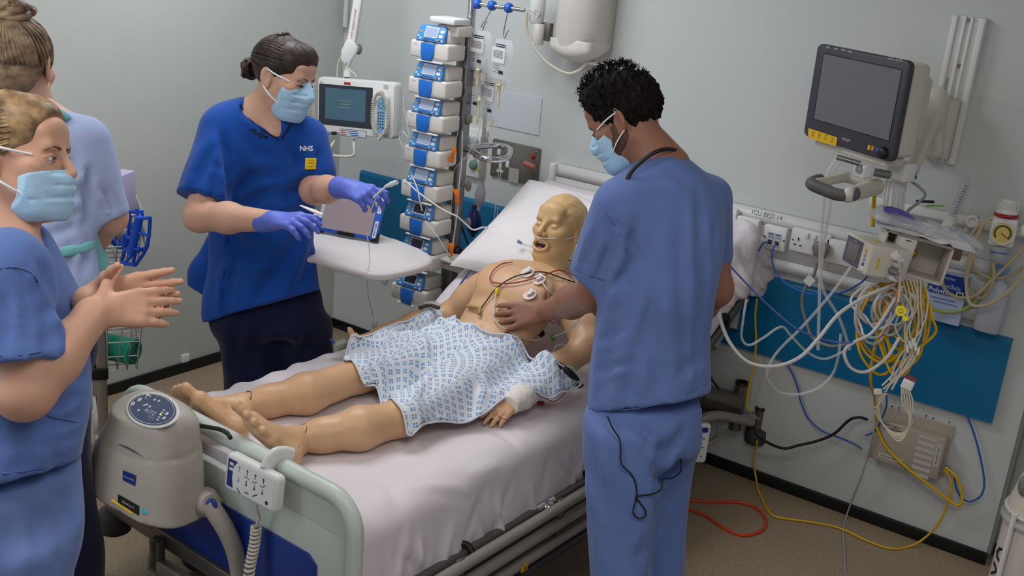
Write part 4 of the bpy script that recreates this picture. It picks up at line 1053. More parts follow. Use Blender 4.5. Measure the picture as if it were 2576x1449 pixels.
    for c_ in P:
        a, b = np.clip((c_[0]-xs[0])/st, 1, len(xs)-2), np.clip((c_[1]-ys[0])/st, 1, len(ys)-2); i0, j0 = int(a), int(b); u, v = a-i0, b-j0; hem.append(B(c_[0], c_[1], K[i0, j0]*(1-u)*(1-v)+K[i0+1, j0]*u*(1-v)+K[i0, j0+1]*(1-u)*v+K[i0+1, j0+1]*u*v-.001))
    for it in range(2): hem = [(hem[k-1]+hem[k]*2+hem[(k+1) % len(hem)])/4 for k in range(len(hem))]
    G().tube(hem, .0035, 6, closed=True).build('hem', cloth('gown_hem', (208, 214, 224)), o)
    tag(o, 'white hospital gown printed with small blue squares draped over the manikin hips', 'gown')
    return P, K, xs, ys
gown()
_tv = np.array([v.co[:] for v in torso.data.vertices])+_origin(mk); _pr = (_tv-CAM)@np.stack([AXR, AXD, AXF], 1); _uv = np.stack([1288+FPX*_pr[:, 0]/_pr[:, 2], 724.5+FPX*_pr[:, 1]/_pr[:, 2]], 1)
def torso_hit(px, py, off=.0):
    d = np.hypot(_uv[:, 0]-px, _uv[:, 1]-py); c_ = np.where(d < max(6, d.min()+2))[0]; return PD(px, py, _pr[c_, 2].min()-off)
# ------------------------------------------------------------------ people
def eye(fr, s, sd, parent, iris=(96, 120, 140), look=(0, 0)):
    c = V(sd*.031, .0793, .001); g = G(); g.sphere(to_world(np.array([c]), fr, s)[0], .0118*s, 16); g.build('eyeball', mat('eye_white', (214, 206, 200), .2), parent)
    d = nrm((look[0], 1, look[1])); p = c+d*.0100
    X, F, U = fr[1:]; D = X*d[0]+F*d[1]+U*d[2]
    w = to_world(np.array([p]), fr, s)[0]
    G().lathe(w, D, [(.0056*s, -.001), (.0056*s, .0016*s), (.003*s, .0022*s), (.0005, .0024*s)], 16).build('iris', mat('iris_%d' % iris[0], iris, .15), parent)
    G().lathe(w+D*.0022*s, D, [(.0026*s, 0), (.0020*s, .0004*s), (.0004, .0006*s)], 12).build('pupil', M_dark, parent)
def lids(fr, s, sd, g, open_=1.0, thick=.0022, seg=9, low=True):
    """upper and lower lid ridges with lashes line"""
    for up in ((1, 0) if low else (1,)):
        pts = []
        for k in range(seg):
            t = k/(seg-1); x = sd*(.0185+.0265*t); z = (.0058*open_*math.sin(math.pi*t) if up else -.0048*open_*math.sin(math.pi*t)); y = .0905-.0085*(t-.35)**2*4+(.001 if up else 0)
            pts.append((x, y, z+.0005))
        g.tube(list(to_world(np.array(pts), fr, s)), thick*s*(1 if up else .8), 6)
    return g
def brow(fr, s, sd, g, z=.020, th=.0028):
    pts = [(sd*(.014+.036*t), .0945-.013*t*t, z+.006*math.sin(math.pi*min(1, t*1.05))-.004*t) for t in np.linspace(0, 1, 9)]
    g.tube(list(to_world(np.array(pts), fr, s)), [th*s*(1-.6*t) for t in np.linspace(0, 1, 9)], 6, flat=.7)
    return g
M_mask = mat('mask_blue', (168, 206, 232), .8, noise=.05, nscale=30, bump=.10, bscale=260)
M_loop = mat('mask_loop', (232, 234, 236), .7)
def build_mask(fr, s, parent, sides=(-1, 1), h=.0026, **kw):
    o = local_obj('face_mask', mask_sdf(h, **kw), fr, M_mask, parent, s)
    for sd in sides: ear_loops(fr, s, o, sd)
    return o

# ---- man in light blue scrubs
M_scrub = cloth('scrub_blue', (95, 117, 171)); M_skin_b = skin('skin_brown', (148, 103, 82)); 
pm = thing('person', 'man in light blue scrubs and mask bending over the bed, hand on the manikin chest', 'person', V(*PD(1600, 1300, 2.95)[:2], 0))
rg = px_rings([(380, 1640, 1722, 2.88, .07), (405, 1605, 1752, 2.88, .085), (440, 1570, 1785, 2.88, .10), (490, 1536, 1812, 2.88, .115), (560, 1528, 1822, 2.88, .125), (640, 1530, 1818, 2.88, .125),
               (720, 1520, 1800, 2.88, .12), (800, 1502, 1793, 2.90, .12), (880, 1490, 1789, 2.91, .125), (960, 1480, 1785, 2.92, .13), (1060, 1474, 1782, 2.93, .135)])
A_sh = PD(1566, 525, 2.84); A_el = PD(1500, 735, 2.98); A_wr = torso_hit(1372, 785, .075); A_hd = torso_hit(1262, 796, .014)
B_sh = PD(1782, 500, 2.95); B_el = PD(1800, 728, 3.02); B_wr = PD(1720, 820, 3.22)
S = grid_for(ring_pts(rg)+[A_el, B_el], .08, .008)
S.loft(rg, k=0, fr=UPF, cap=.05)
sleeve(S, A_sh, PD(1490, 694, 2.94), .082, .066, PD(1488, 697, 2.94), PD(1482, 720, 2.95)-PD(1560, 540, 2.85), .06)
S.cone(B_sh, PD(1797, 640, 3.0), .065, .052, k=.05)
h1, h2, h3 = PD(1476, 1040, 2.8), PD(1600, 1043, 2.8), PD(1780, 975, 2.9)
hn = nrm(np.cross(h3-h1, AXF)); hn = hn if hn[2] < 0 else -hn
S.cut((h1+h3)/2+V(0, 0, -.012), hn)
for pts, w, d in (([(1583, 600), (1590, 650), (1560, 700), (1540, 722)], .012, .030), ([(1600, 560), (1585, 640), (1570, 720), (1545, 800)], .018, .016), ([(1640, 600), (1600, 720), (1560, 840)], .022, .014), ([(1665, 640), (1640, 780), (1600, 900)], .026, .010),
                   ([(1757, 470), (1756, 650), (1758, 800), (1757, 960)], .014, .012), ([(1715, 520), (1712, 700), (1720, 900)], .03, .008), ([(1545, 790), (1530, 880), (1520, 980)], .018, .012), ([(1600, 880), (1585, 960), (1575, 1030)], .02, .009), ([(1650, 900), (1655, 1000)], .024, .008),
                   ([(1660, 425), (1700, 440), (1745, 470)], .018, .007), ([(1640, 470), (1690, 480), (1740, 520)], .02, -.006), ([(1500, 580), (1485, 630), (1470, 670)], .012, .010), ([(1540, 600), (1520, 650), (1505, 700)], .012, .010), ([(1795, 560), (1800, 640)], .012, .012), ([(1775, 600), (1768, 700), (1772, 800)], .014, .012),
                   ([(1505, 860), (1530, 850), (1570, 830)], .012, .008), ([(1500, 940), (1540, 925), (1590, 915)], .012, .007), ([(1700, 950), (1760, 900)], .02, .008), ([(1520, 520), (1550, 560), (1575, 610)], .008, .007), ([(1660, 720), (1690, 860), (1690, 980)], .03, -.008)):
    S.fold(pts, w, d*1.35)
S.wob(.003, (16, 16, 10), 4)
SEAM = cloth('scrub_seam', (84, 106, 162))
st_ = sdfobj('scrub_top', S, M_scrub, pm, sm=1)
seam(S, [(1506, 508), (1530, 545), (1560, 590), (1580, 640)], 'shoulder_seam', SEAM, st_); seam(S, [(1444, 672), (1470, 688), (1505, 700), (1532, 706)], 'sleeve_hem', SEAM, st_); seam(S, [(1482, 1026), (1560, 1034), (1640, 1020), (1700, 1003), (1775, 965)], 'bottom_hem', SEAM, st_)
# trousers
rgh = px_rings([(985, 1485, 1768, 2.93, .115), (1060, 1480, 1763, 2.93, .12), (1130, 1478, 1752, 2.94, .12)])
S = grid_for(ring_pts(rgh)+[PD(1560, 1449, 2.95)*V(1, 1, 0), PD(1685, 1449, 3.06)*V(1, 1, 0)], .14, .009)
S.loft(rgh, k=0, fr=UPF, cap=.04)
def legloft(S, rows, dz_to=.03, k=.06, flare=1.0):
    r = px_rings(rows); lo = r[0]; n = [(dz_to, lo[1], lo[2], lo[3]*flare, lo[4]*flare)]
    if lo[0] > dz_to+.25: n.append(((lo[0]+dz_to)/2, lo[1], lo[2], lo[3], lo[4]))
    S.loft(n+r, k=k, fr=UPF, cap=.02); return n[0]
f1 = legloft(S, [(1070, 1482, 1640, 2.90, .10), (1200, 1476, 1658, 2.90, .105), (1330, 1480, 1652, 2.91, .10), (1449, 1486, 1642, 2.92, .095)])
f2 = legloft(S, [(1070, 1620, 1762, 3.02, .10), (1200, 1622, 1740, 3.04, .10), (1330, 1622, 1728, 3.05, .095), (1449, 1622, 1722, 3.06, .09)])
for pts, w, d in (([(1672, 1110), (1655, 1150), (1650, 1250), (1645, 1440)], .014, .030), ([(1540, 1080), (1555, 1180), (1560, 1300)], .025, .010), ([(1600, 1070), (1640, 1110), (1665, 1150)], .016, .014), ([(1720, 1080), (1690, 1120), (1665, 1160)], .016, .016), ([(1510, 1200), (1545, 1300), (1560, 1430)], .03, .012),
                   ([(1700, 1200), (1690, 1320), (1680, 1440)], .02, .012), ([(1600, 1200), (1610, 1320), (1605, 1440)], .024, -.012), ([(1650, 1210), (1690, 1180), (1720, 1150)], .014, .014), ([(1500, 1080), (1500, 1250), (1510, 1420)], .02, .008), ([(1630, 1350), (1600, 1420)], .02, .01)):
    S.fold(pts, w, d*1.35)
S.wob(.003, (14, 14, 8), 9)
tr_ = sdfobj('scrub_trousers', S, M_scrub, pm, sm=2)
M_shoe = mat('dark_shoe', (40, 42, 50), .5)
def shoe(parent, f, fdir):
    c = CRX*f[1]+CFY*f[2]; d = nrm(fdir); S = grid_for([c-d*.1, c+d*.22+V(0, 0, .1)], .07, .006)
    S.cone(c-d*.06+V(0, 0, .04), c+d*.13+V(0, 0, .032), .04, .035, k=.02); S.cone(c-d*.04+V(0, 0, .06), c+d*.03+V(0, 0, .06), .04, .035, k=.03); S.cut((0, 0, .004), (0, 0, -1))
    sdfobj('shoe', S, M_shoe, parent)
for f_ in (f1, f2): shoe(pm, f_, V(-.9, .35, 0))
# skin: head, neck, arms
hm = head_frame(1575, 305, 2.93, -112, -22, -3)
nb = to_local(PD(1672, 425, 2.90), hm)
Sh = head_sdf(.003, neck=nb, neck_r=(.056, .070), jaw=1.05)
parts = [wmesh(Sh, hm)]
S = grid_for([A_sh, A_el, A_wr, A_hd], .09, .004)
S.chain([A_sh, A_el, A_el*.55+A_wr*.45, A_wr], [.056, .050, .046, .031], k=.03)
hd_dir = A_hd-A_wr
hn0 = nrm(fr_t[2]*.55-AXF*.6+bx_*.15)
tips = hand_sdf(S, A_wr, hd_dir, hn0, nrm(-AXD+AXR*.15), [(4, 8, 6), (5, 10, 6), (5, 10, 6), (4, 10, 6)], L=1.02, spread=(.14, .02, -.12, -.34), thumb=(-.35, .85, .10, 0, 4, .42), wr=.029)
parts.append(S.mesh())
S2 = grid_for([B_sh, B_el, B_wr], .09, .006); S2.chain([B_sh, B_el, B_el*.6+B_wr*.4, B_wr], [.052, .044, .042, .03], k=.03)
hand_sdf(S2, B_wr, PD(1650, 850, 3.30)-B_wr, V(0, 0, 1), AXR, [(10, 15, 10)]*4, L=1.0); parts.append(S2.mesh())
sdfobj('body', parts, M_skin_b, pm, sm=1)
M_nail = mat('nail_pink', (198, 152, 138), .3)
g = G()
for (p, v) in tips[:4]:
    up = nrm(hn0-v*(hn0@v)); g.sphere(p-v*.003+up*.0058, (.0055, .0042, .0016), 8, ax=(v, np.cross(up, v), up))
g.build('fingernail', M_nail, pm)
# hair: cap + curls
M_hairb = mat('hair_black', (20, 15, 14), .7, noise=.4, nscale=60, spec=.15)
C = SDF((-.11, -.135, -.11), (.11, .13, .17), .0036)
C.ell((0, -.016, .040), (.082, .103, .093), k=0); C.ell((0, .03, .085), (.068, .072, .058), k=.02)
C.cut((0, .072, .055), nrm((0, 1, -.35))); C.cut((0, .0, -.035), nrm((0, .42, -1)))
for s in (-1, 1): C.ell((s*.085, .045, -.045), (.05, .055, .055), k=.008, op='s'); C.ell((s*.082, -.008, -.018), (.02, .024, .034), k=.006, op='s')
C.wob(.0035, (150, 150, 150), 5); C.wob(.002, (300, 300, 300), 6)
ho = local_obj('hair', C, hm, M_hairb, pm)
g = G(); rr = np.random.default_rng(2)
for i in range(760):
    while True:
        d = rr.normal(size=3); d /= np.linalg.norm(d)
        if d[2] > -.15 and not (d[1] > .55 and d[2] < .38) and d[2] > .2*d[1]-.2: break
    base = V(0, -.010, .044)+d*V(.080, .100, .094)+(V(0, .012, .02) if d[2] > .6 else 0); u = nrm(np.cross(d, rr.normal(size=3))); w = np.cross(d, u)
    L = rr.uniform(.010, .020)*(1.25 if d[2] > .45 or d[1] > .45 else .30); rad = rr.uniform(.004, .009)*(1 if d[2] > .45 or d[1] > .45 else .5); pts = []
    for k in range(6):
        t = k/5; a = t*rr.uniform(2.5, 4.5); pts.append(base+d*L*t*.75+(u*(math.cos(a)-1)+w*math.sin(a))*rad*(.3+t*.7))
    g.tube(list(to_world(np.array(pts), hm)), [.0021*(1-.75*k/5) for k in range(6)], 4)
g.build('curls', M_hairb, ho)
g = G(); brow(hm, 1, -1, g, th=.0036); brow(hm, 1, 1, g, th=.0036); g.build('eyebrow', M_hairb, pm)
C = SDF((-.085, -.02, -.12), (.085, .10, .0), .0032)   # beard shadow along the jaw
w = .0515
for s in (-1, 1):
    C.cone((s*w, -.002, -.045), (s*.022, .066, -.098), .0268, .0235, k=.01); C.cone((s*.060, .012, -.012), (s*.054, .010, -.05), .014, .022, k=.01); C.cone((s*.052, .02, -.05), (s*.036, .055, -.085), .020, .018, k=.01)
C.cut((0, .0, -.005), (0, 0, 1))
local_obj('beard', C, hm, mat('beard_stubble', (86, 60, 49), .7, noise=.3, nscale=180), pm)
lids(hm, 1, -1, lids(hm, 1, 1, G(), .5), .5).build('eyelid', mat('lash_dark', (52, 36, 30), .5), pm)
build_mask(hm, 1.0, pm)
# earring, stethoscope, microphone wire
G().tube([to_world(np.array([V(-.086, -.016+.004*math.cos(a), .026+.004*math.sin(a))]), hm)[0] for a in np.linspace(0, 6.28, 14)], .0009, 5).build('ear_stud', M_chrome, pm)
G().path([PD(1572, 470, 2.80), PD(1583, 440, 2.80), PD(1604, 415, 2.80), PD(1640, 387, 2.80), PD(1675, 375, 2.815), PD(1700, 378, 2.86), PD(1706, 390, 2.92)], .0055, 10).build('stethoscope_tube', M_blackp, pm)
G().path([PD(1528, 1046, 2.805), PD(1540, 1075, 2.80), PD(1560, 1110, 2.797), PD(1563, 1165, 2.795), PD(1585, 1190, 2.795), PD(1597, 1210, 2.795), PD(1602, 1245, 2.795), PD(1596, 1270, 2.795), PD(1593, 1290, 2.795), PD(1605, 1304, 2.795), PD(1622, 1300, 2.795), PD(1624, 1285, 2.795), PD(1608, 1262, 2.795), PD(1600, 1249, 2.79), PD(1640, 1243, 2.80), PD(1662, 1232, 2.81), PD(1668, 1206, 2.82), PD(1690, 1203, 2.84), PD(1713, 1185, 2.87), PD(1714, 1150, 2.89), PD(1745, 1125, 2.92), PD(1754, 1098, 2.93), PD(1750, 1060, 2.93), PD(1772, 1000, 2.90), PD(1775, 975, 2.88)], .0022, 6, k=5).build('microphone_wire', M_blackp, pm)

# ---- nurse in royal blue tunic
M_royal = cloth('tunic_royal_blue', (18, 70, 152)); M_navy = cloth('trousers_navy', (17, 20, 52)); M_skin_n = skin('skin_fair_warm', (206, 162, 138))
pn = thing('person', 'nurse in a royal blue tunic, navy trousers and blue gloves by the overbed table', 'person', V(*PD(690, 800, 3.80)[:2], 0))
DN = 3.81
rg = px_rings([(238, 612, 682, 3.55, .06), (262, 580, 728, 3.55, .08), (292, 556, 764, 3.56, .095), (335, 540, 786, 3.58, .105), (400, 534, 800, 3.62, .115), (470, 536, 800, 3.66, .12), (550, 532, 788, 3.70, .12), (620, 528, 790, 3.74, .125), (700, 522, 802, 3.78, .13), (760, 512, 812, 3.80, .135), (830, 505, 820, 3.82, .14)])
A_sh = PD(566, 330, 3.54); A_el = PD(502, 543, 3.47); A_wr = PD(688, 556, 3.28); A_hd = PD(806, 553, 3.17)
B_sh = PD(770, 350, 3.62); B_el = PD(790, 478, 3.60); B_wr = PD(873, 475, 3.42); B_hd = PD(972, 490, 3.31)
S = grid_for(ring_pts(rg)+[A_el, B_el], .10, .008)
S.loft(rg, k=0, fr=UPF, cap=.05)
sl_e = PD(514, 500, 3.49); sleeve(S, A_sh, sl_e, .081, .083, sl_e, sl_e-A_sh, .07)
S.cone(B_sh, PD(796, 432, 3.61), .073, .065, k=.05)
# V neck opening
S.cone(PD(658, 255, 3.45), PD(698, 332, 3.462), .080, .030, k=.004, op='s'); S.cone(PD(698, 332, 3.462), PD(705, 350, 3.462), .026, .012, k=.004, op='s')
h1, h3 = PD(555, 800, 3.68), PD(812, 716, 3.70); hn = nrm(np.cross(h3-h1, AXF)); hn = hn if hn[2] < 0 else -hn
hp_ = PD(560, 797, 3.68); S.cut(hp_, nrm(hn*.9+V(0, 0, -.1)))
for pts, w, d in (([(560, 345), (572, 420), (578, 500)], .016, .034), ([(585, 500), (600, 470), (640, 445), (690, 440)], .020, .020), ([(600, 520), (650, 490), (720, 470)], .024, .016), ([(790, 440), (760, 470), (700, 510)], .022, .016), ([(770, 520), (700, 560), (640, 580)], .022, .014),
                   ([(560, 600), (620, 625), (690, 630)], .02, .016), ([(570, 640), (640, 655), (720, 650)], .018, .014), ([(760, 560), (720, 650), (650, 720)], .024, .012), ([(600, 640), (580, 720), (572, 790)], .016, .016), ([(790, 610), (770, 680), (740, 740)], .020, .012), ([(680, 700), (640, 770)], .024, .010),
                   ([(720, 360), (750, 410), (755, 460)], .018, .012), ([(535, 370), (510, 430), (490, 480)], .016, .012), ([(555, 400), (545, 450), (535, 495)], .012, .012), ([(620, 330), (650, 380), (700, 400)], .022, .008), ([(800, 380), (795, 420)], .012, .014), ([(560, 690), (562, 740), (560, 790)], .008, .014), ([(585, 545), (590, 580), (585, 620)], .014, .014)):
    S.fold(pts, w, d*1.35)
S.wob(.0035, (14, 14, 9), 12)
tu = sdfobj('tunic', S, M_royal, pn, sm=1); St_ = S
# flared tail of the tunic behind the side slit
S = grid_for([PD(560, 600, 3.80), PD(500, 760, 3.88)], .13, .008)
S.chain([PD(545, 610, 3.80), PD(522, 690, 3.82), PD(512, 740, 3.83)], [.039, .061, .056], k=.03, flat=(CFY, .8)); S.cut(PD(500, 735, 3.8), nrm(PD(520, 760, 3.8)-PD(560, 690, 3.8)))
sdfobj('tunic_tail', S, M_royal, pn, sm=2)
seam(St_, [(604, 262), (620, 288), (648, 318), (702, 352)], 'neckline_trim', M_navy, tu, r=.0026, out=.005); seam(St_, [(738, 290), (730, 315), (708, 349)], 'neckline_trim', M_navy, tu, r=.0026, out=.005)
seam(St_, [(466, 478), (500, 488), (540, 492), (566, 490)], 'sleeve_hem', cloth('tunic_seam', (16, 62, 140)), tu); seam(St_, [(572, 560), (566, 640), (560, 720), (558, 780)], 'side_seam', MATS['tunic_seam'], tu)
M_ny = mat('name_badge_yellow', (240, 208, 20), .45)
bo, bX, bY, bZ = surf(St_, 780, 411, 14, .006)
bd = G().box(bo, (.036, .036, .006), ax=(bX, bY, bZ), bev=.001).build('name_badge', M_ny, pn)
text('badge_text', 'Hello', .008, bo+bZ*.0034+bY*.004, bX, bY, M_ink, bd); G().box(bo+bZ*.0033-bY*.008, (.016, .0015, .0004), ax=(bX, bY, bZ)).box(bo+bZ*.0033+bY*.013, (.024, .001, .0004), ax=(bX, bY, bZ)).build('badge_line', M_ink, bd)
to_, tX, tY, tZ = surf(St_, 770, 374, 14, .003); text('tunic_lettering', 'NHS', .022, to_, tX, tY, mat('embroidery_white', (226, 230, 238), .7), tu, bold=.0006, thick=.002)
seam(St_, [(633, 324), (640, 333), (650, 340), (660, 346), (672, 345), (652, 334), (641, 326)], 'clip_microphone', M_blackp, pn, r=.0026, out=.003)
# trousers
rgh = px_rings([(700, 535, 800, DN+.01, .11), (760, 530, 812, DN+.01, .12), (830, 538, 825, DN+.01, .12)])
S = grid_for(ring_pts(rgh)+[PD(630, 960, 3.88)*V(1, 1, 0), PD(770, 960, 3.92)*V(1, 1, 0)], .12, .009); S.loft(rgh, k=0, fr=UPF, cap=.04)
f1 = legloft(S, [(800, 540, 700, DN, .10), (880, 556, 712, DN+.02, .10), (960, 562, 705, DN+.04, .095)]); f2 = legloft(S, [(800, 680, 828, DN+.05, .10), (880, 706, 838, DN+.07, .10), (960, 712, 838, DN+.09, .095)])
for pts in ([(600, 800), (605, 880), (600, 950)], [(650, 800), (640, 880), (630, 950)], [(760, 790), (775, 860), (780, 900)]): S.fold(pts, .022, .012)
S.wob(.003, (14, 14, 8), 3); sdfobj('trousers', S, M_navy, pn, sm=2)
for f_ in (f1, f2): shoe(pn, f_, V(.8, -.5, 0))
# head
hn_ = head_frame(712, 196, 3.50, 58, -14, 3)
nb = to_local(PD(645, 292, 3.55), hn_, 1.01)
Sh = head_sdf(.003, neck=nb, neck_r=(.048, .062), jaw=.94, female=True, closed_eyes=True)
Sh.cone(to_local(PD(648, 300, 3.565), hn_, 1.01), to_local(PD(692, 334, 3.533), hn_, 1.01), .072, .049, k=.03)
parts = [wmesh(Sh, hn_, 1.01)]
S = grid_for([A_sh, A_el, A_wr], .09, .005); S.chain([A_sh, A_el, A_el*.6+A_wr*.4, A_wr], [.055, .048, .045, .030], k=.03); parts.append(S.mesh())
S = grid_for([B_sh, B_el, B_wr], .09, .005); S.chain([B_sh, B_el, B_el*.6+B_wr*.4, B_wr], [.05, .044, .041, .029], k=.03); parts.append(S.mesh())
sdfobj('body', parts, M_skin_n, pn)
M_glove = mat('nitrile_glove', (88, 108, 205), .5, noise=.06, nscale=30, bump=.05, bscale=160, sheen=.1)
S = grid_for([A_wr, A_hd], .09, .0032); hand_sdf(S, A_wr, A_hd-A_wr, nrm(-AXF*.6-AXD*.7), nrm(-AXD-AXF*.2), [(18, 22, 14), (24, 26, 16), (28, 30, 18), (34, 30, 18)], L=.98, thumb=(.75, .55, .35, 12, 14), wr=.030)
S.chain([A_wr-nrm(A_hd-A_wr)*.05, A_wr], [.034, .031], k=.01); sdfobj('glove', S, M_glove, pn)
S = grid_for([B_wr, B_hd], .09, .0032); hand_sdf(S, B_wr, B_hd-B_wr+AXD*.015, nrm(-AXD*.55-AXF*.85), nrm(-AXD*.8+AXF*.5), [(28, 35, 22), (38, 45, 26), (48, 50, 28), (55, 50, 28)], L=.98, thumb=(.85, .40, .45, 18, 18), wr=.030)
S.chain([B_wr-nrm(B_hd-B_wr)*.035, B_wr], [.036, .032], k=.01); sdfobj('glove', S, M_glove, pn)
# hair
M_hairn = hairmat('hair_dark_brown', (34, 24, 21), (66, 48, 43), (40, 40, 20))
C = SDF((-.10, -.135, -.10), (.10, .10, .15), .0036); C.ell((0, -.017, .038), (.0795, .100, .089), k=0)
C.ell((0, .042, .078), (.060, .054, .044), k=.03); C.cut((0, .086, .050), nrm((0, 1, -.30))); C.cut((0, -.02, -.045), nrm((0, .25, -1)))
for s in (-1, 1): C.ell((s*.082, .062, -.052), (.042, .058, .062), k=.010, op='s'); C.ell((s*.082, -.006, -.012), (.018, .020, .030), k=.006, op='s')
ho = local_obj('hair', C, hn_, M_hairn, pn, 1.01)
g = G(); st = [(math.sin(a)*math.cos(b), math.cos(a)*math.cos(b)*.9, math.sin(b)) for b in np.linspace(.25, 1.3, 11) for a in np.linspace(-1.9, 1.9, 15) if not (b < .5 and abs(a) < .8)]
st += [(s*math.cos(e), math.sin(e), .12-f) for s in (-1, 1) for e in np.linspace(-.9, .25, 8) for f in (0, .18, .36)]
strands(g, hn_, st, (0, -1, -.02), (0, -.017, .038), (.079, .099, .0885), rad=.0042, n=9, lift=.0012, s=1.01)
strands(g, hn_, [(math.sin(a), math.cos(a)*.9, .25+.5*f) for a in np.linspace(-1.25, 1.25, 22) for f in (0, .5, 1)], (0, -.75, .6), (0, .040, .076), (.0605, .0545, .0455), rad=.0036, n=8, lift=.0012, s=1.01)
g.build('hair_strands', M_hairn, ho)
g = G()
for k in range(13):   # plait across the crown
    t = k/12; a = R(-75+150*t); c = V(.062*math.sin(a), -.03-.035*(1-math.cos(a*1.1)), .045+.088*math.cos(a)); w = to_world(np.array([c]), hn_, 1.01)[0]
    g.sphere(w, (.013, .008, .0075), 10, ax=(nrm(hn_[1]*math.cos(a)+hn_[2]*(.6 if k % 2 else -.6)), nrm(hn_[2]), hn_[3]))
g.build('plait', M_hairn, ho)
bc = V(0, -.128, -.012); g = G()
for k in range(16):
    a = k*.8; r_ = .030*(1-k/24); pts = [bc+V(r_*math.cos(a+t), -.012*math.sin(k)+.010*math.sin(t*2), r_*math.sin(a+t)) for t in np.linspace(0, 3.4, 10)]
    g.tube(list(to_world(np.array(pts), hn_, 1.01)), .0085, 6)
g.sphere(to_world(np.array([bc]), hn_, 1.01)[0], .026, 12); g.build('bun', M_hairn, ho)
g = G(); brow(hn_, 1.01, 1, g, th=.0026); brow(hn_, 1.01, -1, g, th=.0026); g.build('eyebrow', M_hairn, pn)
lids(hn_, 1.01, -1, lids(hn_, 1.01, 1, G(), .35), .35).build('eyelid', mat('lash_brown', (70, 48, 42), .5), pn)
build_mask(hn_, 1.01, pn)
# ---- syringe and line held by the nurse
G_ = G().path([PD(940, 497, 3.27), PD(958, 480, 3.25), PD(975, 466, 3.24)], .0035, 8); G_.tube([PD(968, 470, 3.245), PD(985, 463, 3.23), PD(999, 458, 3.22)], [.004, .008, .007], 10)
o = G_.build('line_connector', mat('clear_white_plastic', (222, 224, 226), .3, alpha=.9)); tag(o, 'white line connector pinched in the raised gloved hand', 'connector')
o = G().tube([PD(756, 517, 3.17), PD(790, 531, 3.14), PD(812, 540, 3.13)], [.004, .010, .006], 8, flat=.4).build('swab_packet', mat('packet_paper', (220, 214, 214), .6)); tag(o, 'small white swab packet held in the lower gloved hand', 'packet')

# ---- woman in blue scrubs in the left foreground
M_scrub2 = cloth('scrub_blue_left', (88, 114, 174)); M_skin_l = skin('skin_fair', (204, 158, 134))
pl_ = thing('person', 'blonde woman in blue scrubs and lowered mask rubbing her hands, left foreground', 'person', V(*PD(60, 1300, 2.2)[:2], 0))
DL = 2.16
rg = px_rings([(545, -40, 62, DL, .06), (575, -75, 92, DL, .09), (630, -110, 128, DL, .12), (700, -125, 160, DL, .15), (800, -125, 190, DL, .165), (900, -120, 208, DL, .165), (980, -118, 214, DL, .165), (1060, -120, 208, DL, .17), (1140, -124, 192, DL, .175), (1230, -128, 180, DL, .18)])
A_sh = PD(20, 690, 2.02); A_el = PD(62, 985, 2.0); A_wr = PD(244, 785, 2.08); A_hd = PD(425, 760, 2.16)
B_sh = PD(60, 650, 2.30); B_el = PD(130, 900, 2.34); B_wr = PD(236, 752, 2.17)
S = grid_for(ring_pts(rg)+[A_el], .10, .008); S.loft(rg, k=0, fr=UPF, cap=.05)
sleeve(S, A_sh, PD(48, 880, 2.0), .085, .078, PD(55, 902, 1.99), PD(62, 985, 2.0)-PD(30, 760, 2.0), .06); S.cone(B_sh, PD(110, 800, 2.36), .07, .07, k=.05)
S.cone(PD(70, 545, 2.10), PD(118, 690, 2.09), .040, .004, k=.012, op='s')
h1, h3 = PD(0, 1205, 2.1), PD(185, 1168, 2.1); hn = nrm(np.cross(h3-h1, AXF)); hn = hn if hn[2] < 0 else -hn; S.cut(h1, hn)
for pts, w, d in (([(100, 700), (112, 780), (112, 880)], .014, .034), ([(130, 730), (160, 800), (185, 850)], .016, .014), ([(195, 870), (150, 910), (110, 940)], .018, .018), ([(205, 930), (150, 970), (110, 1000)], .016, .016), ([(208, 990), (160, 1010), (120, 1040)], .014, .014), ([(60, 1080), (130, 1075), (200, 1050)], .014, .016), ([(40, 1110), (120, 1112), (195, 1090)], .016, .012),
                   ([(10, 720), (8, 790), (15, 870)], .016, .012), ([(50, 700), (66, 780), (70, 870)], .014, .012), ([(90, 640), (110, 690), (125, 740)], .014, .010), ([(60, 1120), (55, 1190)], .018, .010), ([(130, 1110), (140, 1180)], .016, .010), ([(30, 1060), (90, 1050)], .02, .010), ([(150, 1030), (185, 1000), (208, 960)], .008, .012)):
    S.fold(pts, w, d*1.35)
S.wob(.003, (17, 17, 10), 21); tl2 = sdfobj('scrub_top', S, M_scrub2, pl_, sm=1); seam(S, [(0, 676), (40, 672), (85, 690), (98, 720)], 'shoulder_seam', SEAM, tl2); seam(S, [(0, 895), (50, 893), (105, 884)], 'sleeve_hem', SEAM, tl2); seam(S, [(0, 1192), (80, 1182), (178, 1158)], 'bottom_hem', SEAM, tl2); seam(S, [(100, 1035), (140, 1050), (200, 1062)], 'pocket_edge', SEAM, tl2)
rgh = px_rings([(1150, -120, 180, DL, .16), (1250, -118, 182, DL, .165), (1350, -100, 178, DL, .16)])
S = grid_for(ring_pts(rgh)+[PD(20, 1449, 2.2)*V(1, 1, 0)], .14, .009); S.loft(rgh, k=0, fr=UPF, cap=.04)
f1 = legloft(S, [(1330, -60, 176, 2.10, .11), (1449, -40, 168, 2.11, .105)]); f2 = legloft(S, [(1330, -80, 150, 2.26, .11), (1449, -70, 140, 2.27, .105)])
for pts in ([(60, 1230), (90, 1330), (110, 1430)], [(140, 1210), (155, 1320), (150, 1440)], [(20, 1280), (10, 1440)]): S.fold(pts, .024, .016)
S.wob(.003, (14, 14, 8), 30); sdfobj('scrub_trousers', S, cloth('scrub_trousers_left', (98, 120, 172)), pl_, sm=2)
for f_ in (f1, f2): shoe(pl_, f_, V(.85, .5, 0))
hl3 = head_frame(42, 398, 2.15, 62, 4, 4)
nb = to_local(PD(-5, 575, 2.17), hl3)
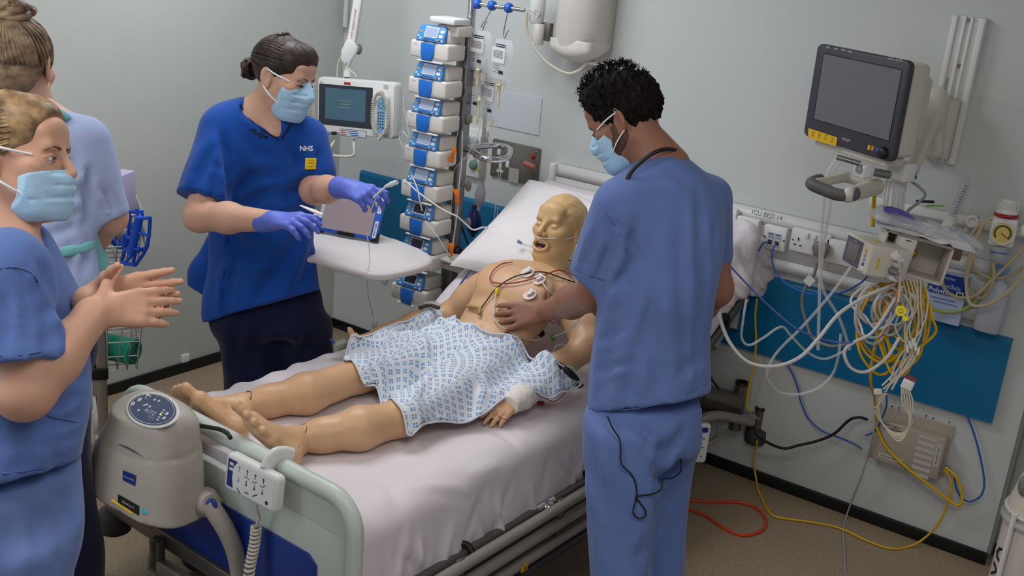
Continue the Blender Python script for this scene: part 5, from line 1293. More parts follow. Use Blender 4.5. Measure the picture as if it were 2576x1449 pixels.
Sh = head_sdf(.0024, neck=nb, neck_r=(.047, .062), jaw=.95, female=True)
Sh.cone(to_local(PD(10, 585, 2.15), hl3), to_local(PD(88, 660, 2.11), hl3), .06, .03, k=.04)
parts = [wmesh(Sh, hl3)]
S = grid_for([A_sh, A_el, A_wr, A_hd], .09, .004); S.chain([A_sh, A_el, A_el*.6+A_wr*.4, A_wr], [.056, .049, .046, .030], k=.03)
hand_sdf(S, A_wr, PD(425, 768, 2.17)-A_wr, nrm(-AXF-AXD*.25), nrm(-AXD-AXF*.1), [(2, 5, 4), (3, 6, 4), (4, 8, 5), (6, 10, 6)], L=.98, spread=(.07, .0, -.05, -.12), thumb=(.45, .80, .30, 14, 14), wr=.028)
parts.append(S.mesh())
S = grid_for([B_sh, B_el, B_wr, PD(430, 735, 2.25)], .09, .004); S.chain([B_sh, B_el, B_el*.5+B_wr*.5, B_wr], [.05, .046, .042, .028], k=.03)
hand_sdf(S, B_wr, PD(412, 726, 2.20)-B_wr, nrm(AXF-AXD*.15), nrm(-AXD), [(4, 6, 4), (2, 5, 4), (2, 5, 4), (2, 5, 4)], L=.98, spread=(.08, .0, -.06, -.12), thumb=(.45, .50, .85, 10, 10, .9), wr=.027)
parts.append(S.mesh())
sdfobj('body', parts, M_skin_l, pl_)
M_hairl = hairmat('hair_blonde', (110, 86, 60), (176, 146, 108), (26, 40, 40))
C = SDF((-.10, -.135, -.12), (.10, .10, .15), .0034); C.ell((0, -.017, .038), (.0800, .100, .091), k=0)
C.ell((0, .034, .078), (.062, .052, .042), k=.03); C.cut((0, .072, .066), nrm((0, 1, -.42))); C.cut((0, -.02, -.075), nrm((0, .25, -1)))
for s in (-1, 1): C.ell((s*.082, .062, -.045), (.045, .060, .066), k=.010, op='s')
ho = local_obj('hair', C, hl3, M_hairl, pl_)
g = G(); st = [(math.sin(a)*math.cos(b), math.cos(a)*math.cos(b)*.88, math.sin(b)) for b in np.linspace(.30, 1.40, 18) for a in np.linspace(-1.9, 1.9, 30) if not (b < .62 and abs(a) < .75)]
st += [(s*math.cos(e), math.sin(e), .22-f) for s in (-1, 1) for e in np.linspace(-.9, .42, 11) for f in (0, .12, .24, .36, .50)]
strands(g, hl3, st, (0, -1, -.25), (0, -.017, .038), (.0800, .0995, .0905), rad=.0024, n=10, lift=.0016, wav=.0012)
strands(g, hl3, [(math.sin(a), math.cos(a)*.9, .35+.4*f) for a in np.linspace(-1.3, 1.3, 30) for f in (0, .5, 1)], (0, -.75, .6), (0, .032, .077), (.0622, .0522, .0432), rad=.0026, n=8, lift=.0012)
g.build('hair_strands', M_hairl, ho)
g = G(); brow(hl3, 1, 1, g, th=.0040); brow(hl3, 1, -1, g, th=.0040); g.build('eyebrow', hairmat('brow_brown', (92, 66, 48), (120, 90, 66)), pl_)
for sd in (-1, 1): eye(hl3, 1, sd, pl_, look=(.0, .0))
lids(hl3, 1, -1, lids(hl3, 1, 1, G(), 1.0, .0026), 1.0, .0026).build('eyelid', skin('lid_skin', (176, 128, 108)), pl_)
build_mask(hl3, 1.0, pl_, h=.0024, top=-.030, puff=.006, nose=False)

# ---- woman seen from behind at the trolley
M_pale = cloth('gown_pale_blue', (158, 172, 208)); M_teal2 = cloth('apron_mint', (122, 186, 190))
pb = thing('person', 'woman with a hair bun seen from behind in a pale blue top and navy trousers', 'person', V(*PD(170, 1300, 2.85)[:2], 0))
DB = 2.78
rg = px_rings([(238, 20, 130, DB, .06), (270, -10, 165, DB, .085), (310, -40, 205, DB, .10), (360, -50, 232, DB, .115), (430, -50, 240, DB, .12), (520, -40, 236, DB, .12), (600, -35, 232, DB, .12), (690, -35, 240, DB, .13), (760, -35, 240, DB, .13)])
A_sh = PD(208, 360, 2.80); A_el = PD(272, 545, 2.86); A_wr = PD(250, 600, 3.05)
S = grid_for(ring_pts(rg)+[A_el], .10, .008); S.loft(rg, k=0, fr=UPF, cap=.05); sleeve(S, A_sh, PD(262, 520, 2.84), .072, .058, PD(262, 548, 2.85), A_el-A_sh)
for pts, w, d in (([(222, 430), (214, 490), (216, 560)], .012, .030), ([(205, 480), (150, 500), (90, 515)], .018, .016), ([(205, 530), (150, 550), (90, 560)], .016, .016), ([(200, 560), (150, 580), (110, 590)], .014, .014), ([(180, 380), (165, 450), (150, 520)], .02, .010), ([(175, 620), (165, 680), (150, 740)], .018, .014), ([(215, 620), (205, 690)], .014, .014), ([(130, 330), (170, 370), (200, 420)], .018, .008), ([(255, 470), (275, 510), (285, 540)], .012, .010), ([(130, 640), (120, 720)], .018, .012)):
    S.fold(pts, w, d*1.35)
S.wob(.003, (16, 16, 10), 33); tb = sdfobj('tunic', S, M_pale, pb, sm=1)
rgh = px_rings([(588, -42, 238, DB, .128), (600, -42, 238, DB, .130), (615, -42, 238, DB, .128)]); S = grid_for(ring_pts(rgh), .05, .006); S.loft(rgh, k=0, fr=UPF, cap=.006); sdfobj('apron_tie', S, M_teal2, pb)
S = grid_for([PD(240, 590, 2.9), PD(235, 740, 2.9)], .09, .006); S.chain([PD(228, 600, 2.84), PD(234, 660, 2.86), PD(232, 740, 2.87)], [.02, .035, .035], k=.02); sdfobj('apron', S, M_teal2, pb)
S = grid_for([PD(140, 290, 2.8), PD(175, 300, 2.7)], .06, .005); S.tube = None
S.chain([PD(128, 278, 2.70), PD(150, 290, 2.71), PD(172, 296, 2.74)], [.010, .014, .010], k=.01, flat=(AXF, .5)); sdfobj('apron_neck_strap', S, M_teal2, pb)
rgh = px_rings([(730, -20, 228, DB+.02, .11), (830, -10, 226, DB+.02, .11), (900, 20, 226, DB+.03, .11)])
S = grid_for(ring_pts(rgh)+[PD(190, 1400, 2.95)*V(1, 1, 0), PD(60, 1400, 2.95)*V(1, 1, 0)], .12, .009); S.loft(rgh, k=0, fr=UPF, cap=.04)
legloft(S, [(880, 80, 228, 2.80, .10), (1000, 100, 222, 2.84, .09), (1150, 112, 224, 2.90, .085), (1300, 112, 236, 2.95, .085), (1385, 108, 252, 2.98, .09)], dz_to=.02)
legloft(S, [(880, -20, 110, 2.84, .10), (1000, -20, 90, 2.9, .09), (1300, -20, 90, 3.0, .085)], dz_to=.02)
S.wob(.003, (14, 14, 8), 40); sdfobj('trousers', S, M_navy, pb, sm=2)
hb = head_frame(48, 165, 2.76, 158, -6, -2)
nb = to_local(PD(72, 272, 2.78), hb); Sh = head_sdf(.0034, neck=nb, neck_r=(.048, .06), jaw=.95); parts = [wmesh(Sh, hb)]
S = grid_for([A_sh, A_el, A_wr, A_wr+V(-.16, .10, .02), PD(72, 268, 2.78)], .09, .006); S.chain([PD(72, 268, 2.78), A_sh, A_el, A_wr], [.05, .05, .045, .03], k=.03); hand_sdf(S, A_wr, V(-.8, .5, .1), V(0, 0, 1), V(-.5, -.8, 0), [(15, 20, 15)]*4); parts.append(S.mesh())
sdfobj('body', parts, M_skin_l, pb)
M_hairk = hairmat('hair_light_brown', (86, 68, 54), (152, 128, 102), (40, 22, 40))
C = SDF((-.10, -.135, -.12), (.10, .10, .15), .0036); C.ell((0, -.017, .034), (.081, .101, .090), k=0); C.ell((0, -.06, -.03), (.062, .055, .055), k=.03)
C.cut((0, .05, .055), nrm((0, 1, -.4))); C.cut((0, -.02, -.085), nrm((0, .15, -1)))
for s in (-1, 1): C.ell((s*.085, .05, -.045), (.035, .060, .06), k=.010, op='s'); C.ell((s*.082, -.004, -.008), (.014, .018, .026), k=.006, op='s')
ho = local_obj('hair', C, hb, M_hairk, pb)
g = G(); st = [(math.sin(a), -abs(math.cos(a)), -1.1+.1*math.cos(3*a)) for a in np.linspace(-1.5, 1.5, 60)]+[(math.sin(a), math.cos(a), -.4) for a in np.linspace(.5, 2.6, 14)]+[(-math.sin(a), math.cos(a), -.4) for a in np.linspace(.5, 2.6, 14)]
strands(g, hb, st, (0, -.55, 1), (0, -.022, .030), (.0805, .1005, .092), rad=.0034, n=10, lift=.0016, wav=.0014); g.build('hair_strands', M_hairk, ho)
g = G(); bc = V(0, -.055, .125)
for k in range(18):
    a = k*.7; r_ = .052*(1-k/30); pts = [bc+V(r_*math.cos(a+t), r_*.8*math.sin(a+t), .010*math.sin(k*1.3)+.012*math.sin(2*t)) for t in np.linspace(0, 3.6, 12)]
    g.tube(list(to_world(np.array(pts), hb)), .0115, 7)
g.sphere(to_world(np.array([bc]), hb)[0], (.045, .042, .030), 14, ax=hb[1:]); g.build('bun', M_hairk, ho)
# ------------------------------------------------------------------ equipment left of the bed
M_beige = mat('instrument_beige', (214, 210, 202), .4, noise=.02, nscale=12)
M_pblue = mat('pump_panel_blue', (70, 138, 205), .35); M_pblue2 = mat('pump_flap_blue', (32, 112, 206), .3)
M_screen = mat('lcd_pale', (150, 165, 190), .15, emit=(150, 165, 195), estr=.18); M_screen_d = mat('lcd_dark', (28, 36, 62), .12)
M_pole = mat('aluminium', (150, 150, 150), .3, .8)
YP = -.66
# mounting column
cx_ = PY(1150, 330, -.52)[0]
tw = thing('pump_column', 'tall aluminium column carrying a stack of infusion pumps beside the bed', 'equipment stand', (cx_, -.50, 0))
G().box(V(cx_, -.50, .98), (.055, .05, 1.30), bev=.006).build('column', M_pole, tw)
G().cyl(V(cx_+.012, -.50, 1.6), V(cx_+.012, -.50, 2.05), .016, 20).build('upper_pole', M_chrome, tw)
g = G(); g.box(V(cx_, -.5, .06), (.07, .07, .5)); 
for k in range(5):
    a = R(72*k+10); g.tube([V(cx_, -.5, .09), V(cx_+.27*math.cos(a), -.5+.27*math.sin(a), .07)], .02, 8)
g.build('foot', M_pole, tw)
for k in range(5):
    a = R(72*k+10); G().lathe(V(cx_+.27*math.cos(a)-.012, -.5+.27*math.sin(a), .033), (1, 0, 0), [(.01, 0), (.033, .003), (.033, .021), (.01, .024)], 18).build('castor', M_rub, tw)
c = PY(1124, 52, -.62); G().box(V(c[0], -.60, c[2]), (.115, .10, .022), bev=.004).build('top_cap', M_white, tw)
G().box(V(c[0]+.01, -.58, c[2]-.035), (.10, .09, .04), bev=.006).build('top_bracket', M_beige, tw)
for py in (300, 468, 560): 
    q = PY(1178, py, -.50); G().tube([V(cx_, -.50, q[2]), q], .006, 8).sphere(q, (.014, .01, .022), 12).build('clamp_knob', mat('clamp_grey', (120, 112, 104), .5), tw)
q = PY(1145, 632, -.50); G().lathe(q, (1, 0, 0), [(.008, -.04), (.008, 0), (.022, .002), (.024, .02), (.016, .026)], 10).build('clamp_knob', M_blackp, tw)
# bed handle loop attached to the column
G().path([PY(1160, 374, -.50), PY(1190, 382, -.52), PY(1215, 397, -.55), PY(1250, 402, -.52), PY(1276, 396, -.45), PY(1284, 378, -.36), PY(1268, 369, -.32), PY(1235, 366, -.34), PY(1195, 370, -.42), PY(1168, 374, -.48)], .012, 12).build('push_handle', M_chrome, tw)
G().box(PY(1158, 376, -.50), (.05, .045, .05), bev=.008).build('handle_clamp', MATS['clamp_grey'], tw)
# pumps
ORD = ['top', 'second', 'third', 'fourth', 'fifth', 'sixth', 'seventh', 'lowest']
def pump_mesh(i, px, py, lit, tilt=0.0, label=''):
    """px, py: centre of the lower case front"""
    c = PY(px, py, YP); t = thing('infusion_pump', label, 'infusion pump', c, 'infusion pumps stacked on the column')
    w, h = .180, .062
    G().prism(rrect(w, h, .010), c+V(0, .0, 0), Xw, Yw, Zw*-1, .105, bev=.006).build('lower_case', M_beige, t)
    G().box(c+V(.050, .060, .002), (.072, .10, .058), bev=.01).build('side_body', M_beige, t)
    # sloping control panel
    up = c+V(0, .014, .058); Zp = nrm(V(0, -.93, .36)); o, X, Y, Z = frame(up, Zp, V(1, 0, 0))
    G().box(c+V(.004, .075, .052), (.140, .10, .058), bev=.010).build('upper_case', M_beige, t)
    pn_ = G().prism([(-.066, -.030), (.066, -.030), (.063, .022), (.052, .034), (-.052, .034), (-.063, .022)], o-Z*.008, X, Y, Z, .014, bev=.004).build('control_panel', M_pblue, t)
    G().prism(rrect(.062, .040, .004), o+Y*.006+Z*.0061, X, Y, Z, .0012).build('screen_bezel', M_white, pn_)
    G().prism(rrect(.055, .033, .002), o+Y*.006+Z*.0072, X, Y, Z, .001).build('screen', M_screen if lit else M_screen_d, pn_)
    for k in range(5): G().sphere(o+X*(-.022+.011*k)-Y*.021+Z*.0065, (.0045, .0045, .0015), 8, ax=(X, Y, Z)).build('key', mat('key_blue', (40, 92, 170), .4), pn_)
    for k, m in ((0, mat('key_green', (130, 190, 120), .4)), (1, M_red), (2, M_white)): G().sphere(o+X*(.034+.011*k)-Y*.022+Z*.0065, (.0045, .0035, .0015), 8, ax=(X, Y, Z)).build('key', m, pn_)
    for k in (-1, 1): G().sphere(o+X*(-.05+.006*k)-Y*.012*(1.4+k*.3)+Z*.0065, (.005, .004, .0015), 8, ax=(X, Y, Z)).build('key', M_white, pn_)
    for dx, dy in ((.048, .012), (.046, -.005)): G().prism(rrect(.018, .011, .004), o+X*dx+Y*dy+Z*.0061, X, Y, Z, .001).build('key', M_white, pn_)
    G().sphere(o-X*.050+Y*.004+Z*.0062, (.007, .004, .001), 10, ax=(X, Y, Z)).build('alarm_mark', mat('amber_mark', (214, 150, 40), .4), pn_)
    G().path([c+V(-.030, -.003, .036), c+V(0, -.004, .032), c+V(.034, -.003, .034)], .002, 5).build('vent_strip', M_ink, t)
    # blue flap
    G().prism([(-.031, .026), (.031, .026), (.030, -.012), (.025, -.036), (-.025, -.036), (-.030, -.012)], c+V(-.004, -.001, 0), Xw, Yw, Zw, .007, bev=.003).build('door_flap', M_pblue2, t)
    G().box(c+V(.008, -.0005, -.040), (.12, .01, .006), bev=.002).build('lower_lip', M_white, t)
    text('brand_mark', 'Alaris', .008, c+V(-.062, -.0012, .018), Xw, Yw, mat('mark_blue', (80, 120, 180), .5), t, thick=.0006)
    G().box(c+V(.0795, .045, -.008), (.002, .004, .010)).build('side_catch', M_dark, t)
    G().box(V(cx_-.02, -.53, c[2]-.012), (.09, .07, .022), bev=.004).build('mount_bracket', mat('bracket_dark', (62, 62, 66), .5), t)
    return t
pp = [(1079, 127, 1), (1073, 220, 1), (1067, 307, 1), (1060, 394, 1), (1053, 482, 1), (1049, 568, 0), (1042, 654, 0), (1026, 742, 0)]
LB = ['topmost infusion pump on the column, its screen brightly lit', 'infusion pump second from the top of the stack', 'infusion pump third from the top of the stack', 'infusion pump fourth from the top, level with the orange call button', 'infusion pump fifth from the top of the stack', 'infusion pump sixth from the top with a dark screen', 'infusion pump half hidden behind the overbed table', 'lowest infusion pump, dark, under the overbed table']
for i, (a, b, l) in enumerate(pp): pump_mesh(i, a, b, l, label=LB[i])
# white shelf bracket between the lower pumps
c = PY(1130, 668, -.62); sb_ = thing('docking_shelf', 'white docking shelf sticking out between the two lowest pumps', 'shelf', c)
G().box(c+V(.02, .06, .01), (.26, .10, .014), bev=.004).build('shelf_plate', M_white, sb_)
G().box(c+V(.02, .075, -.022), (.22, .07, .03), bev=.005).build('shelf_body', M_beige, sb_)
G().box(c+V(.125, .05, -.012), (.045, .08, .055), bev=.01).build('end_block', M_white, sb_)
# drip bar with blue hook carriers
q0, q1 = PY(1160, 4, -.50), PY(1320, 26, -.50); zb_ = q0[2]
db = thing('drip_bar', 'steel drip bar with three blue knobs and hooks above the pumps', 'drip bar', (cx_, -.5, zb_))
G().cyl(V(cx_, -.5, zb_), V(q1[0], -.5, q1[2]), .0075, 14).build('bar', M_chrome, db)
M_hblue = mat('hook_blue', (30, 92, 186), .35); hooks = []
for px, py in ((1201, 10), (1238, 14), (1280, 20)):
    q = PY(px, py, -.50); G().lathe(q-V(.014, 0, 0), (1, 0, 0), [(.008, 0), (.016, .003), (.019, .014), (.016, .025), (.008, .028)], 18).build('hook_knob', M_hblue, db); hooks.append(q)
HK = []
for (px, py), (ex, ey) in (((1236, 24), (1213, 75)), ((1277, 33), (1268, 97))):
    a = PY(px, py, -.50); b = PY(ex, ey, -.50); m = (a+b)/2+V(-.004, 0, 0)
    G().path([a, m, b+V(-.004, 0, .012), b+V(.004, -.002, 0), b+V(.012, -.004, .018), b+V(.022, -.004, .034)], .0024, 8).build('wire_hook', M_chrome, db); HK.append(b)
G().path([q1+V(0, 0, 0), PY(1340, 28, -.50), PY(1350, 44, -.50), PY(1358, 40, -.50), PY(1357, 28, -.50), PY(1340, 26, -.50)], .0028, 8).build('end_hook', M_chrome, db)
# drip bags
M_bag = mat('clear_pvc', (226, 230, 236), .12, alpha=.30, spec=.6); M_fluid = mat('bag_fluid', (220, 226, 234), .1, alpha=.20)
M_port = mat('port_yellow', (230, 224, 192), .4, alpha=.85)
def bag(top, w, h, label, lab=True, lean=0.0):
    X = nrm(V(1, -.15, lean)); Y = nrm(V(0, 0, 1)-X*X[2]); Z = np.cross(X, Y)
    t = thing('drip_bag', label, 'drip bag', top-Y*h, 'clear drip bags on the bar'); S_ = []
    vs = []; fs = []; N = 14; M2 = 18
    for sd in (1, -1):
        for i in range(N+1):
            for j in range(M2+1):
                u = -1+2*i/N; v = j/M2; e = max(0, 1-u**4)*max(0, min(1, v*9))*max(0, min(1, (1-v)*9)); th = .020*e*(.35+.65*v)*sd
                ww = w/2*(1-.25*max(0, .12-v)/.12)*(1-.10*max(0, v-.9)/.1); vs.append(top+X*u*ww-Y*(v*h)+Z*th)
        o_ = len(vs)-(N+1)*(M2+1)
        for i in range(N):
            for j in range(M2): a = o_+i*(M2+1)+j; q = (a, a+1, a+M2+2, a+M2+1); fs.append(q if sd > 0 else q[::-1])
    meshobj('bag', vs, fs, M_bag, t)
    G().box(top-Y*h*.36+Z*.021-X*.004, (w*.66, h*.34, .001), ax=(X, Y, Z)).build('printed_panel', mat('bag_label', (224, 222, 222), .6), t)
    g = G(); rr = np.random.default_rng(int(w*1e4+h*1e3))
    for k in range(3): g.box(top-Y*(.020+.007*k)+Z*.016, (w*(.55-.08*k), .004 if k < 2 else .0015, .0006), ax=(X, Y, Z))
    for k in range(7): g.box(top-Y*h*(.26+.026*k)+Z*.0220-X*.004, (w*.5, .0010, .0006), ax=(X, Y, Z))
    for k in range(4): g.box(top-Y*h*(.60+.05*k)+Z*.0215+X*rr.uniform(-.01, .01), (w*rr.uniform(.2, .5), .0014, .0006), ax=(X, Y, Z))
    g.box(top-Y*h*.74+Z*.0215+X*.016, (.022, .012, .0006), ax=(X, Y, Z)); g.build('print', M_ink, t)
    for sx in (-1, 1): G().cyl(top-Y*h+X*sx*.016, top-Y*(h+.030)+X*sx*.016, .0042, 10).build('port', M_port, t)
    return top-Y*(h+.03)+X*.016
b1 = bag(HK[0]+V(.004, -.004, -.002), .105, .150, 'nearer clear drip bag with printed label on the left hook')
b2 = bag(HK[1]+V(.004, -.004, -.002), .098, .160, 'clear drip bag with white label on the right hook')
b3 = bag(PY(1205, 160, -.46), .135, .20, 'larger clear drip bag hanging behind the left drip bag')
b4 = bag(PY(1240, 195, -.45), .10, .165, 'clear fluid bag hanging lowest behind the drip chambers')
M_tubing = mat('clear_tubing', (226, 228, 228), .2, alpha=.62)
def chamber(p, label, L=.10):
    t = thing('drip_chamber', label, 'drip chamber', p-V(0, 0, L)); G().lathe(p, (0, 0, -1), [(.003, -.012), (.005, 0), (.011, .004), (.011, .007), (.006, .011), (.0055, .05), (.0055, L-.01), (.003, L)], 16).build('spike_and_chamber', M_port, t); return p-V(0, 0, L)
c1 = chamber(PY(1203, 172, -.52), 'pale yellow drip chamber under the left drip bag', .075); c2 = chamber(PY(1206, 248, -.52), 'pale yellow drip chamber lower on the drip line', .085); c3 = chamber(PY(1257, 210, -.50), 'slim clear drip chamber under the right drip bag', .09)
M_line = mat('white_line_tubing', (218, 218, 216), .35)
def line(name, pts, r, m, label, cat='tube', grp=None, n=6, k=7):
    o = G().path(pts, r, n, k=k).build(name, m); tag(o, label, cat, grp); return o
def ly(y): return lambda *ps: [PY(a, b, y) for a, b in ps]
line('drip_line', ly(-.53)((1206, 300), (1206, 320), (1200, 345), (1186, 372), (1172, 395), (1156, 410), (1142, 430), (1136, 455), (1140, 480), (1134, 520)), .0022, M_tubing, 'thin drip line falling from the left drip chamber to the pumps')
line('drip_line', ly(-.53)((1251, 280), (1248, 310), (1235, 335), (1228, 350)), .0018, M_tubing, 'thin drip line falling from the slim chamber on the right')
line('drip_line', ly(-.68)((1020, 225), (1015, 260), (1024, 310), (1028, 345), (1012, 330), (1004, 345), (1014, 372)), .0018, M_tubing, 'thin drip line looping left of the third pump')
line('drip_line', ly(-.55)((1140, 235), (1150, 280), (1152, 330), (1140, 370)), .0022, M_tubing, 'thin drip line hanging beside the second pump')
line('infusion_line', [PY(1035, 440, -.72), PY(1050, 475, -.74), PY(1055, 500, -.75), PY(1062, 530, -.74)], .003, M_tubing, 'clear line crossing the fifth pump flap')
line('infusion_line', [PY(1020, 455, -.72), PY(1060, 490, -.74), PY(1110, 525, -.72), PY(1150, 545, -.70), PY(1170, 562, -.66), PY(1190, 578, -.64), PY(1215, 572, -.60), PY(1236, 574, -.55)], .0035, M_line, 'white infusion line running from the pumps to the pillow')
line('infusion_line', [PY(1070, 555, -.74), PY(1100, 595, -.74), PY(1120, 625, -.72), PY(1140, 650, -.68), PY(1170, 655, -.62), PY(1195, 635, -.56)], .0022, M_tubing, 'thin clear line sagging under the sixth pump')
line('black_cable', ly(-.40)((1150, 410), (1155, 450), (1160, 500), (1160, 560), (1172, 600), (1186, 640)), .004, M_blackp, 'black cable hanging behind the pump column', 'cable')
line('black_cable', ly(-.45)((1150, 500), (1138, 505), (1132, 520), (1140, 525), (1148, 520)), .003, M_blackp, 'short black cable loop beside the fifth pump', 'cable')
for (pa, pb_, lab, wd) in (((1146, 372), (1136, 407), 'orange tubing clip below the call button', 1), ((1150, 476), (1153, 511), 'orange tubing clip beside the fifth pump', 1), ((1138, 612), (1136, 647), 'orange tubing clip at the end of the drip line by the shelf', 1)):
    a = PY(*pa, -.60); b = PY(*pb_, -.60); X = V(1, 0, 0); Y = nrm(a-b); Z = np.cross(X, Y)
    cl = thing('tubing_clip', lab, 'clip', b, 'orange tubing clips'); L = np.linalg.norm(a-b)
    G().prism([(-.009, 0), (.009, 0), (.006, L*.55), (.008, L), (-.008, L), (-.006, L*.55)] if lab.endswith('button') else [(-.007, 0), (.007, 0), (.0065, L*.5), (.012, L), (-.012, L), (-.0065, L*.5)], b, X, Y, Z, .012, bev=.002).build('clip_body', M_orange, cl)
    for k in (.35, .5, .65): G().box(b+Y*L*k+Z*.0125, (.010, .002, .001), ax=(X, Y, Z)).build('grip_rib', mat('orange_dark', (200, 92, 10), .4), cl)
line('clip_line', ly(-.60)((1163, 330), (1162, 400), (1155, 470), (1153, 512), (1146, 570), (1139, 612)), .0022, M_tubing, 'clear line joining the orange tubing clips')
# tall drip stand tube with squeeze bulbs
t = thing('resuscitation_bulb_set', 'hanging tube with a white bulb and a dark blue rubber bulb', 'rubber bulb', PY(1192, 580, -.30))
G().cyl(PY(1222, 270, -.30), PY(1214, 375, -.30), .008, 12).build('upper_tube', mat('cream_tube', (206, 198, 186), .5), t)
G().cyl(PY(1219, 345, -.30), PY(1212, 450, -.30), .016, 14).build('wide_sleeve', mat('clear_sleeve', (196, 192, 184), .3, alpha=.75), t)
G().box(PY(1201, 428, -.32), (.016, .004, .006)).build('yellow_mark', MATS['yellow_sticker'], t)
a = PY(1212, 455, -.30); b = PY(1205, 515, -.30); d = b-a; G().lathe(a, d, [(.006, -.02), (.008, 0), (.012, .012), (.021, .045), (.023, .065), (.018, .092), (.008, .105), (.008, .125)], 22).build('white_bulb', mat('bulb_white', (190, 188, 196), .4), t)
a = PY(1194, 522, -.30); G().lathe(a, V(0, 0, -1), [(.013, -.012), (.014, .01), (.022, .022), (.032, .05), (.034, .066), (.029, .092), (.017, .110), (.010, .116), (.009, .124)], 26).build('blue_bulb', mat('bulb_navy', (20, 38, 104), .35), t)
line('cream_pole', [PY(1222, 150, -.29), PY(1222, 220, -.29), PY(1222, 275, -.29)], .006, MATS['cream_tube'], 'slim cream pole rising behind the drip bags', 'pole')
# suction catheter pair hanging from the handle
hg = thing('hanging_line_clip', 'white clip with two thin lines hanging from the steel handle', 'line clip', PY(1257, 420, -.38))
G().path([PY(1254, 395, -.38), PY(1258, 393, -.36), PY(1262, 400, -.36), PY(1259, 412, -.38)], .002, 6).build('hook', M_white, hg)
G().box(PY(1258, 420, -.38), (.010, .006, .028), bev=.001).box(PY(1257, 430, -.38), (.030, .006, .010), bev=.001).build('clip_plate', M_white, hg)
for dx in (-3, 3): G().path([PY(1257+dx, 432, -.38), PY(1252+dx, 480, -.38), PY(1246+dx, 560, -.38), PY(1240+dx, 600, -.40)], .0016, 6).build('line', M_tubing, hg)
# red-capped bottle on the steel panel
line('suction_adapter', [PY(1320, 410, -.05), PY(1332, 416, -.05), PY(1345, 420, -.05)], .012, mat('salmon_plastic', (190, 110, 96), .4, alpha=.9), 'small reddish adapter on the corner of the steel panel', 'adapter', n=12)

# ------------------------------------------------------------------ bedside terminal on an arm
to0 = PD(895, 270.5, 4.62); Xt0 = V(math.cos(R(-8.2)), -math.sin(R(-8.2)), 0); Zt0 = V(-math.sin(R(-8.2)), -math.cos(R(-8.2)), 0); Zt = nrm(Zt0+V(0, 0, math.tan(R(3.8)))); o, X, Y, Z = frame(to0, Zt, Xt0+V(0, 0, math.tan(R(4.2))))
tm = thing('bedside_terminal', 'white bedside screen terminal on a wall arm with a corded handset', 'screen', to0-V(0, 0, .16))
PPM = FPX/4.62
def tp(px, py): r = ray(px, py); d = CAM+r*(((to0-CAM)@Z)/(r@Z))-to0; return (d@X, d@Y)
W_, H_ = .388, .234
G().prism(rrect(W_, H_, .018), o, X, Y, -Z, .06, bev=.010).build('housing', M_white, tm)
G().prism(rrect(W_-.004, H_-.004, .016), o, X, Y, Z, .006, bev=.004).build('front_frame', M_white, tm)
s_ = tp(871, 267); G().prism(rrect(.272, .172, .004), o+X*s_[0]+Y*s_[1]+Z*.0062, X, Y, Z, .001).build('bezel', mat('bezel_dark', (44, 50, 60), .3), tm)
scr = G().prism(rrect(.205, .132, .002), o+X*s_[0]+Y*(s_[1]+.006)+Z*.0074, X, Y, Z, .0006).build('display', mat('display_slate', (66, 96, 114), .2, emit=(70, 104, 124), estr=.10), tm)
for k, w in enumerate((.075, .055, .06)): G().box(o+X*s_[0]+Y*(s_[1]+.022-.014*k)+Z*.0085, (w, .003, .0003), ax=(X, Y, Z)).build('screen_text', mat('screen_text_olive', (120, 132, 104), .4, emit=(120, 132, 104), estr=.08), scr)
q = tp(876, 210); G().box(o+X*q[0]+Y*q[1]+Z*.0065, (.032, .010, .001), ax=(X, Y, Z)).build('maker_badge', M_red, tm)
q = tp(973, 218)
for k in range(5): G().box(o+X*q[0]+Y*(q[1]-.004*k+.006)+Z*.0062, (.024, .0014, .001), ax=(X, Y, Z)).build('speaker_slot', M_grey, tm)
q = tp(805, 205)
for k in range(5): G().box(o+X*(q[0]+.012)+Y*(q[1]-.004*k)+Z*.0062, (.014, .0014, .001), ax=(X, Y, Z)).build('speaker_slot', M_grey, tm)
q = tp(890, 335); lp = G().box(o+X*q[0]+Y*q[1]+Z*.0065, (.135, .030, .001), ax=(X, Y, Z)).build('instruction_label', mat('label_border', (40, 44, 52), .5), tm)
G().box(o+X*(q[0]-.048)+Y*q[1]+Z*.0072, (.034, .026, .001), ax=(X, Y, Z)).box(o+X*(q[0]+.018)+Y*q[1]+Z*.0072, (.094, .026, .001), ax=(X, Y, Z)).build('label_field', mat('label_grey', (196, 200, 206), .5), lp)
g = G()
for k in range(3): g.box(o+X*(q[0]-.048)+Y*(q[1]+.008-.008*k)+Z*.0080, (.026, .0035, .0004), ax=(X, Y, Z))
g.build('label_red_text', M_red, lp); g = G()
for k in range(3): g.box(o+X*(q[0]+.0+.004*k)+Y*(q[1]+.008-.008*k)+Z*.0080, (.048, .0032, .0004), ax=(X, Y, Z))
g.build('label_blue_text', M_bluejack, lp)
for px in (818, 828, 840, 846):
    q = tp(px, 335); G().lathe(o+X*q[0]+Y*q[1]+Z*.006, Z, [(.008, 0), (.008, .003), (.004, .004)], 16).build('control_knob', M_blackp if px > 835 else M_pblue, tm)
